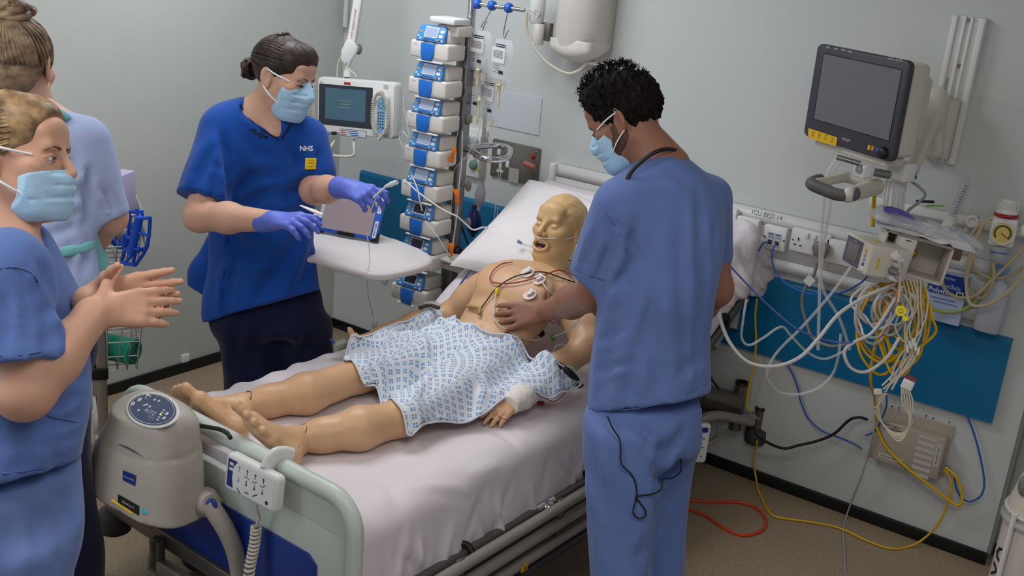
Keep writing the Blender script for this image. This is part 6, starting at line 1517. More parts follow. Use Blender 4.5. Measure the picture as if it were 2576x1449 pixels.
# handset
hs_ = tp(970, 290); hc = o+X*hs_[0]+Y*hs_[1]+Z*.02; hd_ = G().prism(rrect(.052, .175, .020), hc-Z*.014, X, Y, Z, .030, bev=.008).build('handset', M_white, tm)
G().prism(rrect(.040, .150, .014), hc+Z*.0162, X, Y, Z, .001).build('keypad', mat('keypad_blue', (120, 160, 186), .4), hd_)
for r_ in range(6):
    for k in range(3): G().sphere(hc+X*(.011*(k-1))+Y*(.012-.012*r_)+Z*.0175, (.0042, .0035, .0014), 8, ax=(X, Y, Z)).build('key', mat('key_slate', (64, 76, 96), .4), hd_)
for k in range(2): G().sphere(hc+X*(.014*(2*k-1))+Y*.062+Z*.0175, (.005, .004, .0014), 8, ax=(X, Y, Z)).build('key', M_bluejack if k else mat('key_green', (130, 190, 120), .4), hd_)
for a in range(6): G().sphere(hc+X*.011*math.cos(a*1.05)+Y*(.040+.010*math.sin(a*1.05))+Z*.0175, (.0035, .003, .0012), 8, ax=(X, Y, Z)).build('key', MATS['key_slate'], hd_)
for k, m in ((-1, M_orange), (1, M_bluejack)): G().sphere(hc+X*.012*k-Y*.050+Z*.0178, (.006, .005, .0014), 10, ax=(X, Y, Z)).build('key', m, hd_)
M_coil = mat('cream_cord', (214, 208, 192), .45)
def coil(ctrl, r, wr, turns, n=6, per=10):
    base = catmull(ctrl, 12); L = len(base); N = int(turns*per); pts = []; u = None
    for i in range(N+1):
        t = i/N*(L-1); k = min(int(t), L-2); fr_ = t-k; p = base[k]*(1-fr_)+base[k+1]*fr_; T_ = nrm(base[k+1]-base[k])
        if u is None: u = np.cross(T_, V(.3, .2, .9))
        u = nrm(u-T_*(u@T_)); w = np.cross(T_, u); a = 2*math.pi*i/per; pts.append(p+(u*math.cos(a)+w*math.sin(a))*r)
    return G().tube(pts, wr, n)
def tq(px, py, dz=.03): a = tp(px, py); return o+X*a[0]+Y*a[1]+Z*dz
coil([tq(958, 335), tq(945, 310, .025), tq(944, 262, .02), tq(956, 238, .03), tq(975, 232, .045), tq(988, 262, .05), tq(992, 295, .05), tq(982, 330, .045), tq(965, 350, .04)], .0062, .0018, 70, 5, 8).build('handset_cord', M_coil, tm)
coil([tq(796, 188, .01), tq(794, 230, .02), tq(796, 290, .02), tq(800, 322, .01)], .0075, .002, 34, 5, 8).build('spare_cord', M_coil, tm)
a, b = tq(833, 360, -.02), tq(890, 390, -.02)
G().path([tq(838, 352, -.02), tq(833, 368, -.0), tq(833, 388, .005), tq(850, 392, .005), tq(878, 393, .005), tq(892, 388, .005), tq(890, 365, 0), tq(884, 352, -.02)], .006, 8).build('bed_handle', M_coil, tm)
# arm
av = lambda px, py, d=4.66: PD(px, py, d)
G().cyl(av(873, 195), av(876, 160), .016, 16).build('swivel', M_white, tm)
Xa = CRX; Ya = V(0, 0, 1); Za = np.cross(Xa, Ya)
def polyplate(pts, d, th): base = av(*pts[0], d); return G().prism([((av(*p, d)-base)@Xa, (av(*p, d)-base)@Ya) for p in pts], base, Xa, Ya, Za, th, bev=.008)
polyplate([(877, 96), (890, 98), (902, 116), (900, 130), (882, 158), (866, 162), (858, 150), (861, 125)], 4.63, .05).build('elbow_joint', M_white, tm)
G().path([av(893, 135, 4.62), av(880, 118, 4.62)], .001, 4).build('elbow_slot', M_ink, tm)
G().lathe(av(904, 124, 4.68), nrm(CRX), [(.022, -.01), (.022, .004), (.012, .010)], 18).build('elbow_cap', M_grey, tm)
d_ = av(920, -120, 4.60)-av(884, 108, 4.64); Xq = nrm(np.cross(d_, AXF)); G().box((av(884, 108, 4.64)+av(921, -120, 4.60))/2, (.036, .05, np.linalg.norm(d_)), ax=(CRX, np.cross(nrm(d_), CRX), nrm(d_)), bev=.006).build('upper_arm', M_white, tm)
text('arm_lettering', 'Power off before cleaning', .012, (av(889, 60, 4.60)), nrm(d_), nrm(np.cross(AXF, d_))*1.0, M_red, tm, thick=.002)
G().path([av(880, 158, 4.60), av(872, 170, 4.60), av(890, 184, 4.60), av(897, 194, 4.6)], .003, 6).path([av(858, 140), av(849, 165), av(848, 200)], .002, 6).build('arm_cable', M_coil, tm)

# ------------------------------------------------------------------ overbed table with tablet
M_tab = mat('table_laminate', (206, 200, 198), .4, noise=.02, nscale=8)
ZT = .885
otb = thing('overbed_table', 'pale overbed table with a rounded end between the nurse and the pumps', 'table', PZ(880, 640, 0))
def z2(px, py): p = PZ(px, py, ZT); return (p[0], p[1])
ol = [z2(768, 540), z2(806, 536), z2(860, 556), z2(968, 592), z2(1050, 624), z2(1080, 638), z2(1088, 650), z2(1075, 664), z2(1040, 676), z2(985, 687), z2(940, 688), z2(915, 683), z2(860, 668), z2(790, 647), z2(762, 636)]
olc = [tuple(p[:2]) for p in catmull([V(a, b, 0) for a, b in ol], 4, True)]
G().prism(olc, (0, 0, ZT-.026), (1, 0, 0), (0, 1, 0), (0, 0, 1), .026, bev=.010, seg=3).build('table_top', M_tab, otb)
G().prism([tuple((V(*p)-V(*np.mean(ol, 0)))*.94+V(*np.mean(ol, 0))) for p in olc], (0, 0, ZT-.0005), (1, 0, 0), (0, 1, 0), (0, 0, 1), .001).build('table_inlay', mat('table_inlay', (212, 206, 204), .35), otb)
pc_ = PZ(760, 600, 0); G().box(V(.78, -1.02, .45), (.06, .05, .84), bev=.008).build('column', M_pole, otb); G().box(V(.92, -1.02, .845), (.30, .05, .03), bev=.005).build('support_arm', M_pole, otb)
G().box(V(.78, -1.02, .05), (.06, .50, .04), bev=.006).box(V(1.02, -1.25, .05), (.5, .04, .04), bev=.006).box(V(1.02, -.80, .05), (.5, .04, .04), bev=.006).build('foot', M_pole, otb)
# tablet in a blue rugged case
pa_, pb2, pc2, pd2 = (798, 580), (950, 608), (968, 502), (826, 480)
p_bl = PZ(*pa_, ZT+.006); p_br = PZ(*pb2, ZT+.006); Xt = nrm(p_br-p_bl); back = nrm(np.cross(V(0, 0, 1), Xt)); 
w_t = np.linalg.norm(p_br-p_bl); lean = R(24); Yt = nrm(V(0, 0, 1)*math.cos(lean)+back*math.sin(lean)); Zt_ = np.cross(Xt, Yt)
h_t = w_t*.70; tc_ = (p_bl+p_br)/2+Yt*h_t/2+Zt_*.0
tb_ = thing('tablet_computer', 'tablet in a rugged blue case standing on the overbed table', 'tablet', (p_bl+p_br)/2)
M_cblue = mat('case_blue', (30, 92, 196), .45)
G().prism(rrect(w_t, h_t, .018), tc_, Xt, Yt, Zt_, .016, bev=.005).build('case', M_cblue, tb_)
sc_ = G().prism(rrect(w_t*.82, h_t*.86, .004), tc_+Zt_*.0162-Xt*.004, Xt, Yt, Zt_, .001).build('screen', mat('tablet_screen', (168, 152, 152), .08, spec=.8), tb_)
for sx in (-1, 1):
    for sy in (-1, 1): G().box(tc_+Xt*sx*(w_t/2-.012)+Yt*sy*(h_t/2-.012)+Zt_*.006, (.034, .034, .018), ax=(Xt, Yt, Zt_), bev=.006).build('corner_bumper', M_blackp, tb_)
G().box(tc_-Yt*(h_t/2-.006)+Zt_*.012-Xt*.0, (.07, .016, .012), ax=(Xt, Yt, Zt_), bev=.003).build('kickstand_latch', M_blackp, tb_)
for q, s in ((h_t*.26, 'ICU A07'), (-h_t*.27, 'PIN 1.808')):
    o_ = tc_+Xt*(w_t/2-.012)+Yt*q+Zt_*.0165; lb = G().box(o_, (.014, .062, .001), ax=(Xt, Yt, Zt_)).build('case_label', M_white, tb_); text('label_text', s, .0115, o_+Zt_*.0006, Yt, -Xt, M_ink, lb)
o_ = tc_-Xt*(w_t/2-.010)+Yt*.012+Zt_*.0165; lb = G().box(o_, (.013, .10, .001), ax=(Xt, Yt, Zt_)).build('case_label', M_white, tb_); text('label_text', 'STAY WITH', .011, o_+Zt_*.0006, Yt, -Xt, M_ink, lb)
text('screen_number', '96', .018, tc_+Xt*w_t*.30+Yt*h_t*.12+Zt_*.0175, Xt, Yt, mat('number_ochre', (176, 156, 96), .5), sc_)
G().box(tc_+Zt_*-.012-Yt*h_t*.1, (w_t*.7, h_t*.5, .006), ax=(Xt, Yt, nrm(Zt_+Yt*.5)), bev=.002).build('kickstand', M_blackp, tb_)
line('drip_tube', [PD(945, 500, 3.3), PD(930, 540, 3.37), PD(922, 580, 3.47), PD(928, 620, 3.6), PD(930, 660, 3.62), PD(924, 690, 3.66), PD(926, 740, 3.9), PD(935, 780, 4.2), PD(941, 808, 4.75)], .0018, M_tubing, 'thin clear tube hanging from the gloved hand past the table to the wall clip')

# ------------------------------------------------------------------ white wall unit and reading lamp at the top
c = PY(1462, 60, -.11); wu = thing('wall_dispenser', 'tall white curved wall unit with a small red mark underneath', 'dispenser', V(c[0], 0, 1.5))
zb2 = PY(1440, 140, -.13)[2]; xl, xr = PY(1388, 60, -.16)[0], PY(1545, 80, -.0)[0]
pr = [(xl, -.0), (xl+.005, -.12)]+[(xl+.02+.13*t, -.165-.02*math.sin(math.pi*t)) for t in np.linspace(0, 1, 8)]+[(xr, -.13), (xr, 0)]
poly = [(p[0], p[1]) for p in pr]
G().prism(poly, (0, 0, zb2+.02), (1, 0, 0), (0, 1, 0), (0, 0, 1), .46, bev=.008).build('cover', M_beige, wu)
S = SDF((xl-.02, -.21, zb2-.06), (xr+.02, .0, zb2+.06), .006); S.box(((xl+xr)/2, -.085, zb2+.045), ((xr-xl)/2, .09, .03), rnd=.02, k=0); S.ell(((xl+xr)/2, -.10, zb2+.02), ((xr-xl)/2*.95, .085, .045), k=.03); S.cut((0, -.004, 0), (0, 1, 0)); sdfobj('lower_chin', S, M_beige, wu, sm=2)
q = PY(1480, 140, -.12); G().box(V(q[0], -.09, zb2-.020), (.10, .05, .012), bev=.003).build('outlet_lip', M_white, wu)
q = PY(1449, 143, -.118); G().prism([(-.008, .006), (.008, .006), (0, -.008)], q, Xw, Yw, Zw, .004).build('red_mark', M_red, wu)
line('white_hose', [PY(1325, 30, -.18), PY(1325, 75, -.17), PY(1345, 120, -.16), PY(1380, 160, -.15), PY(1425, 184, -.14), PY(1455, 178, -.13), PY(1477, 157, -.12)], .006, M_coil, 'white flexible hose looping below the tall wall unit', 'hose', n=10)
lm = thing('wall_hinge_arm', 'white hinged wall arm beside the tall wall unit', 'wall arm', PY(1360, 80, -.1))
G().lathe(PY(1349, 52, -.14), V(0, 0, 1), [(.020, -.012), (.030, 0), (.032, .05), (.03, .12), (.02, .13)], 22).build('knuckle', M_white, lm)
G().lathe(PY(1352, 110, -.14), V(0, 0, 1), [(.022, -.003), (.024, .0), (.024, .075), (.02, .078)], 20).build('hinge_barrel', M_beige, lm)
G().box(PY(1376, 80, -.12), (.04, .03, .07), bev=.003).build('hinge_plate', M_steel, lm)

# ------------------------------------------------------------------ trolley with wire baskets
M_alu = mat('trolley_alu', (150, 144, 134), .35, .55); M_wire = mat('basket_wire', (178, 176, 172), .35, .4)
trl = thing('equipment_trolley', 'aluminium trolley with dark brackets, side rails and castors behind the women', 'trolley', (.28, -1.72, 0))
p1, p2 = PY(258, 560, -1.72), PY(249, 1160, -1.72); xp = (p1[0]+p2[0])/2
TU, TV = nrm(V(-.84, .54, 0)), nrm(V(-.54, -.84, 0)); P0 = V(xp, -1.72, 0); TA = (TU, TV, V(0, 0, 1)); corners = [P0, P0+TU*.36, P0+TV*.42, P0+TU*.36+TV*.42]; mid_ = P0+TU*.18+TV*.21
for c_ in corners: G().box(c_+V(0, 0, .53), (.034, .034, .96), ax=TA, bev=.005).build('post', M_alu, trl)
for z in (.16, .50, .97): G().box(mid_+V(0, 0, z), (.36, .40, .018), ax=TA, bev=.004).build('shelf', M_white, trl)
for z in (.20, .33, .46): G().box(mid_-TU*.18+V(0, 0, z), (.012, .36, .115), ax=TA, bev=.003).build('drawer_front', M_beige, trl)
for py in (590, 650, 960): q = PY(255, py, -1.77); G().box(P0+V(-.004, -.004, q[2]), (.05, .055, .045), ax=TA, bev=.004).build('clamp', M_blackp, trl)
for c_ in corners: G().lathe(c_+V(-.012, 0, .045), TV, [(.01, 0), (.045, .003), (.045, .023), (.01, .026)], 20).build('castor', M_rub, trl)
def basket(label, w0, w1, u0, u1, z0, z1, nx=3, ny=4, nz=3):
    t = thing('wire_basket', label, 'basket', P0-TV*(w0+w1)/2+TU*(u0+u1)/2+V(0, 0, z0)); r = .0024; tf = .018
    def P_(w, u, z): f = (z-z0)/(z1-z0)*tf; return P0-TV*(w+(f if w > w0 else 0))+TU*(u+(f if u > u0 else -f))+V(0, 0, z)
    def wire(p): return G().tube(p, r, 6).build('wire', M_wire, t)
    G().tube([P_(w0, u0, z1), P_(w1, u0, z1), P_(w1, u1, z1), P_(w0, u1, z1)], .004, 8, closed=True).build('rim', M_wire, t)
    for k in range(nz): z = z0+(z1-z0)*k/nz; wire([P_(w0, u0, z), P_(w1, u0, z)]); wire([P_(w1, u0, z), P_(w1, u1, z)]); wire([P_(w1, u1, z), P_(w0, u1, z)])
    for k in range(nx+1): w = w0+(w1-w0)*k/nx; wire([P_(w, u0, z1), P_(w, u0, z0), P_(w, u1, z0), P_(w, u1, z1)])
    for k in range(1, ny): u = u0+(u1-u0)*k/ny; wire([P_(w1, u, z1), P_(w1, u, z0), P_(w0, u, z0)])
    return t
pz = lambda px, py: PY(px, py, -1.66)[2]
basket('upper wire basket on the trolley holding blue frames and a box', .02, .125, -.02, .20, pz(330, 665), pz(330, 545))
basket('lower wire basket on the trolley holding a green roll', .02, .115, -.02, .20, pz(330, 935), pz(330, 825))
# green rolled cloth
g = G(); c = PY(312, 880, -1.64); ax_ = nrm(-TV*.8-TU*.6); a_ = c-ax_*.08; b_ = c+ax_*.04
M_green = cloth('green_roll', (30, 128, 104)); gr = thing('green_rolled_towel', 'rolled green cloth lying in the lower wire basket', 'roll', c-V(0, 0, .045))
G().cyl(a_, b_, .046, 26).build('roll_body', M_green, gr)
u_ = V(0, 0, 1); w_ = np.cross(ax_, u_); G().tube([b_+ax_*.002+(u_*math.cos(t)+w_*math.sin(t))*(.004+.0021*t) for t in np.linspace(0, 19, 90)], .0035, 5).build('spiral_edge', M_green, gr)
# purple-white box
q = PY(312, 478, -1.60); bx1 = thing('glove_box', 'lilac and white carton standing in the upper wire basket', 'box', q-V(0, 0, .08)); G().box(q-V(.01, 0, .02), (.05, .09, .16), ax=(nrm(V(.9, .4, 0)), nrm(V(-.4, .9, 0)), V(0, 0, 1)), bev=.002).build('carton', mat('lilac_carton', (178, 166, 196), .6), bx1)
G().box(q+V(.004, -.040, -.03), (.006, .001, .09), ax=(nrm(V(.9, .4, 0)), nrm(V(-.4, .9, 0)), V(0, 0, 1))).build('carton_text', mat('lilac_ink', (110, 96, 150), .6), bx1)
# blue folding frame hung on the basket
yb = -1.69
bf = thing('blue_folding_frame', 'bright blue plastic folding frame hooked over the upper wire basket', 'frame', PY(335, 660, yb))
M_bfr = mat('bright_blue_plastic', (16, 76, 190), .35)
def bar(name, *pts, r=.006): G().path([PY(a, b, yb+(.03 if len(pts) > 2 else 0)) for a, b in pts], r, 8, k=3).build(name, M_bfr, bf)
for a in ([(325, 530), (322, 590), (305, 662)], [(358, 535), (345, 600), (335, 665)], [(378, 548), (370, 620), (340, 668)], [(300, 530), (330, 532), (358, 533)], [(348, 550), (378, 548)], [(305, 662), (338, 667)], [(310, 628), (352, 626)], [(350, 586), (374, 592)], [(318, 596), (345, 605)], [(344, 525), (346, 548)], [(312, 590), (310, 620)], [(363, 625), (335, 640), (312, 665)], [(300, 540), (298, 560)]): bar('bar', *a)
for a in ([(351, 545), (330, 640)],): bar('wide_bar', *a, r=.014)
bf2 = thing('blue_tube_device', 'grey and blue round device with tubing inside the upper wire basket', 'device', PY(305, 590, -1.6))
G().lathe(PY(312, 590, -1.62), nrm(CAM-PY(312, 590, -1.62)), [(.028, 0), (.052, .004), (.052, .018), (.036, .022), (.03, .018)], 24).build('ring', M_bfr, bf2); G().sphere(PY(312, 590, -1.62), (.032, .032, .032), 14).build('grey_core', M_grey, bf2)
G().path([PY(350, 560, -1.58), PY(362, 590, -1.56), PY(372, 625, -1.56)], .009, 8).build('grey_tube', M_wire, bf2)
# ------------------------------------------------------------------ monitor, mount and clutter right of the bed
M_cream = mat('monitor_cream', (206, 201, 188), .45, noise=.02, nscale=12); M_bez = mat('monitor_bezel', (60, 61, 69), .45); M_glass = mat('monitor_glass', (108, 110, 114), .22, noise=.10, nscale=30)
# wall rail
a, b = PY(2407, 38, -.02), PY(2336, 402, -.02); xr_ = PY(2403, 220, -.02)[0]; zt_, zb3 = a[2], b[2]-.0
wr_ = thing('monitor_wall_rail', 'vertical white aluminium mounting rail on the wall behind the monitor', 'rail', (xr_, 0, zb3))
W0 = .105
G().box(V(xr_, -.012, (zt_+zb3)/2), (W0, .022, zt_-zb3), bev=.002).build('back_channel', M_white, wr_)
for dx, w in ((-.044, .018), (-.012, .010), (.010, .010), (.042, .020)): G().box(V(xr_+dx, -.028, (zt_+zb3)/2), (w, .014, zt_-zb3), bev=.003).build('rail_lip', M_white, wr_)
for py in (46, 164): q = PY(2403, py, -.028); G().cyl(V(xr_, -.022, q[2]), V(xr_, -.032, q[2]), .006, 12).build('bolt', M_steel, wr_)
G().path([V(xr_-.028, -.026, zt_-.20+.0-.006*k) for k in range(20)], .0012, 4).build('scale_marks', M_grey, wr_)
# monitor body
mc = PD(2153.5, 253.5, 3.40); ps_ = R(30.2); Xm = V(math.cos(ps_), -math.sin(ps_), 0); Ym = nrm(V(0, 0, 1)+V(math.sin(ps_), math.cos(ps_), 0)*-.016); Zm = np.cross(Xm, Ym); Wm, Hm = .412, .3006
mo_ = thing('patient_monitor', 'big patient monitor with a blank grey screen on a wall arm', 'monitor', mc-V(0, 0, .2))
G().prism(rrect(Wm, Hm, .020), mc-Zm*.012, Xm, Ym, Zm, .024, bev=.007).build('bezel', M_bez, mo_)
def mp(px, py, dz=.0):
    r = ray(px, py); t = ((mc+Zm*(.012+dz)-CAM)@Zm)/(r@Zm); return CAM+r*t
s4 = [mp(*p) for p in ((2072, 134), (2270, 176), (2236, 355), (2047, 299))]; sc0 = sum(s4)/4
G().prism([((p-sc0)@Xm, (p-sc0)@Ym) for p in (s4[3], s4[2], s4[1], s4[0])], sc0-Zm*.001, Xm, Ym, Zm, .0016).build('screen', M_glass, mo_)
g = G()
for (a, b) in ((0, 1), (1, 2), (2, 3), (3, 0)): g.tube([s4[a], s4[b]], .0018, 6)
g.build('screen_surround', M_dark, mo_)
G().prism(rrect(Wm-.02, Hm-.02, .018), mc-Zm*.012, Xm, Ym, -Zm, .075, bev=.010).build('rear_case', M_cream, mo_)
G().prism(rrect(Wm-.07, Hm-.10, .018), mc-Zm*.087+Xm*.0, Xm, Ym, -Zm, .045, bev=.010).build('rear_hump', M_cream, mo_)
q = mp(2130, 352, .0); 
for (p0, p1) in (((2036, 323), (2082, 338)), ((2085, 338), (2106, 368))):
    pass
yl = [mp(*p, .001) for p in ((2034, 322), (2107, 346), (2103, 368), (2033, 347))]; yc = sum(yl)/4
ys_ = G().prism([((p-yc)@Xm, (p-yc)@Ym) for p in (yl[3], yl[2], yl[1], yl[0])], yc, Xm, Ym, Zm, .001).build('asset_sticker', MATS['yellow_sticker'], mo_)
for px, py, s in ((2046, 337, .012), (2061, 341, .012), (2077, 345, .008), (2094, 352, .012)):
    o_ = mp(px, py, .0025); G().box(o_+Ym*.006, (s, .0016, .0004), ax=(Xm, Ym, Zm)).box(o_, (s*.8, .0016, .0004), ax=(Xm, Ym, Zm)).box(o_-Ym*.006, (s, .0016, .0004), ax=(Xm, Ym, Zm)).build('sticker_print', M_ink, ys_)
text('maker_name', 'PHILIPS', .0125, mp(2129, 352, .001), Xm, Ym, mat('silver_print', (190, 192, 198), .4), mo_, thick=.001)
text('model_name', 'IntelliVue MX700', .0085, mp(2252, 150, .001), Xm, Ym, MATS['silver_print'], mo_, thick=.001)
for px, py, w in ((2083, 119, .018), (2103, 123, .018), (2122, 126, .020), (2138, 130, .020)): G().box(mp(px, py, .001), (w, .006, .001), ax=(Xm, Ym, Zm)).build('alarm_lamp', mat('lamp_grey', (140, 138, 144), .4), mo_)
for px, py, m in ((2186, 371, MATS['yellow_sticker']), (2195, 373, mat('key_amber', (196, 150, 50), .4)), (2207, 377, M_pblue2)): G().box(mp(px, py, .001), (.010, .014, .0015), ax=(Xm, Ym, Zm)).build('front_key', m, mo_)
G().lathe(mp(2224, 385, 0), Zm, [(.019, 0), (.018, .010), (.014, .016), (.004, .017)], 22).build('selector_knob', M_blackp, mo_)
# undershelf of the monitor
u4 = [PD(*p, d) for p, d in (((2051, 358), 3.40), ((2203, 404), 3.32))]; um = (u4[0]+u4[1])/2
G().box(mc-Ym*(Hm/2+.010)-Zm*.045+Xm*.0, (Wm*.80, .028, .075), ax=(Xm, Ym, Zm), bev=.005).build('base_strip', M_cream, mo_)
# arm from the rail to the monitor
arm_ = thing('monitor_support', 'white monitor support arm with a grey basket handle and column', 'wall arm', V(xr_, -.1, 1.2))
pa = PY(2360, 255, -.06); pb = PD(2240, 400, 3.46)
S = grid_for([pa, PD(2330, 240, 3.6), PD(2285, 430, 3.52)], .09, .006)
S.cone(PY(2362, 262, -.08), PD(2300, 420, 3.5), .045, .03, k=.02, flat=(CRX, .6)); S.cone(PY(2352, 250, -.10), PY(2352, 380, -.10), .04, .03, k=.03, flat=(CRX, .8)); sdfobj('swing_arm', S, M_cream, arm_)
G().box(V(xr_-.004, -.06, PY(2350, 320, -.06)[2]), (.075, .06, .20), bev=.012).build('rail_carriage', M_cream, arm_)
G().box(PD(2268, 430, 3.42), (.075, .06, .05), ax=(Xm, Ym, Zm), bev=.006).build('tilt_head', M_white, arm_)
G().cyl(PD(2160, 425, 3.30), PD(2235, 440, 3.36), .013, 14).build('tilt_shaft', M_pole, arm_)
G().tube([PD(2105, 395, 3.32), PD(2165, 412, 3.30)], .008, 4).build('quick_release_rail', M_pole, arm_)
G().box(PD(2172, 430, 3.32), (.05, .04, .045), ax=(Xm, Ym, Zm), bev=.006).build('clamp_block', M_white, arm_)
# ribbed column
ca_, cb_ = PD(2256, 445, 3.46), PD(2242, 560, 3.50); G().cyl(ca_, cb_, .030, 24).build('column_core', M_white, arm_)
for k in range(12):
    a = 2*math.pi*k/12; u = CRX*math.cos(a)+CFY*math.sin(a); G().tube([ca_+u*.031-V(0, 0, .01), cb_+u*.031], .004, 5).build('column_rib', M_white, arm_)
G().lathe(ca_, V(0, 0, 1), [(.036, -.012), (.038, 0), (.034, .03), (.03, .034)], 22).build('column_collar', M_white, arm_)
# handle tray
hA, hB, hC, hD = PD(2048, 462, 3.25), PD(2135, 490, 3.18), PD(2205, 470, 3.36), PD(2130, 445, 3.42)
S = grid_for([hA, hB, hC, hD], .06, .005)
S.chain([hB, hC], [.020, .022], k=.01, flat=(V(0, 0, 1), 1.2)); S.chain([hC, hD, hA*.6+hD*.4, hA], [.020, .016, .014, .016], k=.01); sdfobj('tray_frame', S, M_cream, arm_)
G().path([PD(2062, 452, 3.31), hA+AXR*-.008, PD(2075, 478, 3.215), PD(2110, 490, 3.19), hB+AXR*.012, PD(2148, 484, 3.20)], .0185, 12).build('grip', mat('grip_grey', (92, 90, 90), .55), arm_)
line('grey_monitor_cable', [PD(2272, 425, 3.46), PD(2285, 450, 3.44), PD(2312, 470, 3.44), PD(2328, 490, 3.44), PD(2310, 510, 3.46), PD(2285, 530, 3.48), PD(2270, 560, 3.48)], .005, mat('cable_grey_blue', (150, 152, 162), .4), 'thick grey cable bending down behind the ribbed column', 'cable')
line('thin_grey_cable', [PD(2282, 430, 3.50), PD(2275, 480, 3.50), PD(2262, 530, 3.50), PD(2258, 570, 3.50)], .003, MATS['cable_grey_blue'], 'thin grey cable running down beside the ribbed column', 'cable')
line('blue_patch_cable', [PD(2288, 420, 3.50), PD(2302, 430, 3.50), PD(2304, 450, 3.52)], .003, M_bluejack, 'short blue cable behind the monitor', 'cable')
line('blue_patch_cable', [PD(2228, 430, 3.52), PD(2228, 480, 3.55), PD(2226, 530, 3.55)], .003, M_bluejack, 'straight blue cable left of the ribbed column', 'cable')
line('yellow_strap', [PD(2200, 486, 3.46), PD(2197, 525, 3.5), PD(2195, 570, 3.5)], .007, MATS['yellow_sticker'], 'yellow strap behind the ribbed column', 'strap')
for k, (dx, lab) in enumerate(((0, 'left clear suction tube hanging from the monitor to the blue panel'), (16, 'right clear suction tube hanging from the monitor to the blue panel'))):
    line('clear_tube', [PD(2110+dx, 395, 3.45), PD(2080+dx*.8, 440, 3.45), PD(2072+dx, 520, 3.5), PD(2064+dx*.5, 620, 3.55), PD(2062+dx*.4, 720, 3.58), PD(2060+dx*3.2, 800, 3.6), PD(2058+dx*5.0, 880, 3.62)], .0055, mat('clear_soft_tube', (226, 230, 230), .15, alpha=.40), lab, n=8)
# ------------------------------------------------------------------ measurement module in its rack
nc = PD(2154, 637, 3.30); ps_ = R(50); Xn = nrm(V(math.cos(ps_), -math.sin(ps_), .06)); Zn = nrm(V(-math.sin(ps_), -math.cos(ps_), .10)); Yn = nrm(np.cross(Zn, Xn)); Zn = np.cross(Xn, Yn); Wn, Hn = .185, .094
md_ = thing('measurement_module', 'small square monitor module with a dark screen and coloured keys', 'monitor module', nc-V(0, 0, .06))
DEP = .125
G().prism(rrect(Wn, Hn, .008), nc, Xn, Yn, -Zn, DEP, bev=.005).build('module_case', M_cream, md_)
fc = nc+Zn*.0005
mscr = G().prism(rrect(Wn*.62, Hn*.84, .003), fc-Xn*Wn*.13, Xn, Yn, Zn, .0015).build('screen_frame', mat('module_bezel', (70, 74, 90), .35), md_)
G().prism(rrect(Wn*.42, Hn*.56, .002), fc-Xn*Wn*.13+Zn*.0016, Xn, Yn, Zn, .0006).build('module_screen', mat('module_screen', (96, 88, 84), .15), mscr)
text('module_name', 'PHILIPS', .008, fc-Xn*Wn*.10+Yn*Hn*.34+Zn*.002, Xn, Yn, MATS['silver_print'], mscr, thick=.0006)
for k, m in enumerate((MATS['yellow_sticker'], mat('key_greyp', (170, 164, 172), .4), mat('key_bluegrey', (140, 152, 184), .4), M_bluejack)): G().lathe(fc+Xn*Wn*.34+Yn*Hn*(.26-.15*k), Zn, [(.0055, 0), (.0055, .002), (.003, .003)], 14).build('round_key', m, md_)
G().lathe(fc+Xn*Wn*.34-Yn*Hn*.36, Zn, [(.0085, 0), (.0085, .001), (.004, .0015)], 16).build('main_key', M_white, md_)
# connectors on the right side of the module
sR = nc+Xn*Wn/2
for k, (dy, dz, r_, L, m) in enumerate(((.026, .075, .013, .030, M_white), (.002, .080, .010, .030, mat('plug_greyish', (176, 172, 170), .4)), (-.018, .076, .010, .024, M_grey), (-.038, .072, .010, .034, MATS['plug_greyish']))):
    b0 = sR+Yn*dy-Zn*dz; G().lathe(b0, Xn, [(r_*1.1, 0), (r_*1.1, .004), (r_, .006), (r_*.9, L), (r_*.55, L+.004), (r_*.45, L+.02)], 18).build('lead_plug', m, md_)
G().box(sR+Xn*.0005-Zn*.028+Yn*.0, (.001, .04, .03), ax=(Xn, Yn, Zn)).build('port_cover', M_cream, md_); G().box(sR+Xn*.0012-Zn*.030-Yn*.004, (.001, .034, .006), ax=(Xn, Yn, Zn)).build('yellow_label', MATS['yellow_sticker'], md_)
G().box(nc+Yn*(Hn/2+.0005)-Zn*.05+Xn*.01, (.03, .001, .018), ax=(Xn, Yn, Zn)).build('top_sticker', MATS['yellow_sticker'], md_)
# rack
r0 = PD(2300, 648, 3.30); Zr = nrm(nrm(CAM-r0)*V(1, 1, .35)+CRX*.15); o, X, Y, Z = frame(r0, Zr, CRX-V(0, 0, .16))
rk = thing('module_rack', 'cream module rack with an empty bay and a red-marked module', 'rack', r0-V(0, 0, .08))
Wr, Hr, Dr = .205, .125, .13
g = G()
for dx in (-1, 1): g.box(o+X*dx*(Wr/2-.004)-Z*Dr/2, (.008, Hr, Dr), ax=(X, Y, Z), bev=.002)
for dy in (-1, 1): g.box(o+Y*dy*(Hr/2-.005)-Z*Dr/2, (Wr, .010, Dr), ax=(X, Y, Z), bev=.002)
g.box(o-Z*(Dr-.004), (Wr, Hr, .008), ax=(X, Y, Z)); g.box(o-X*.062-Z*.02, (.008, Hr, .04), ax=(X, Y, Z)); g.build('rack_shell', M_cream, rk)
pm_ = G().box(o-X*.032-Z*.045, (.052, Hr-.022, .09), ax=(X, Y, Z), bev=.002).build('plug_in_module', M_beige, rk)
G().box(o-X*.036-Y*.036+Z*.0005, (.042, .040, .002), ax=(X, Y, Z)).build('red_panel', mat('panel_red', (150, 30, 44), .4), pm_); G().lathe(o-X*.034-Y*.036+Z*.0015, Z, [(.012, 0), (.012, .003), (.007, .0035), (.005, .001)], 18).build('red_socket', M_dark, pm_)
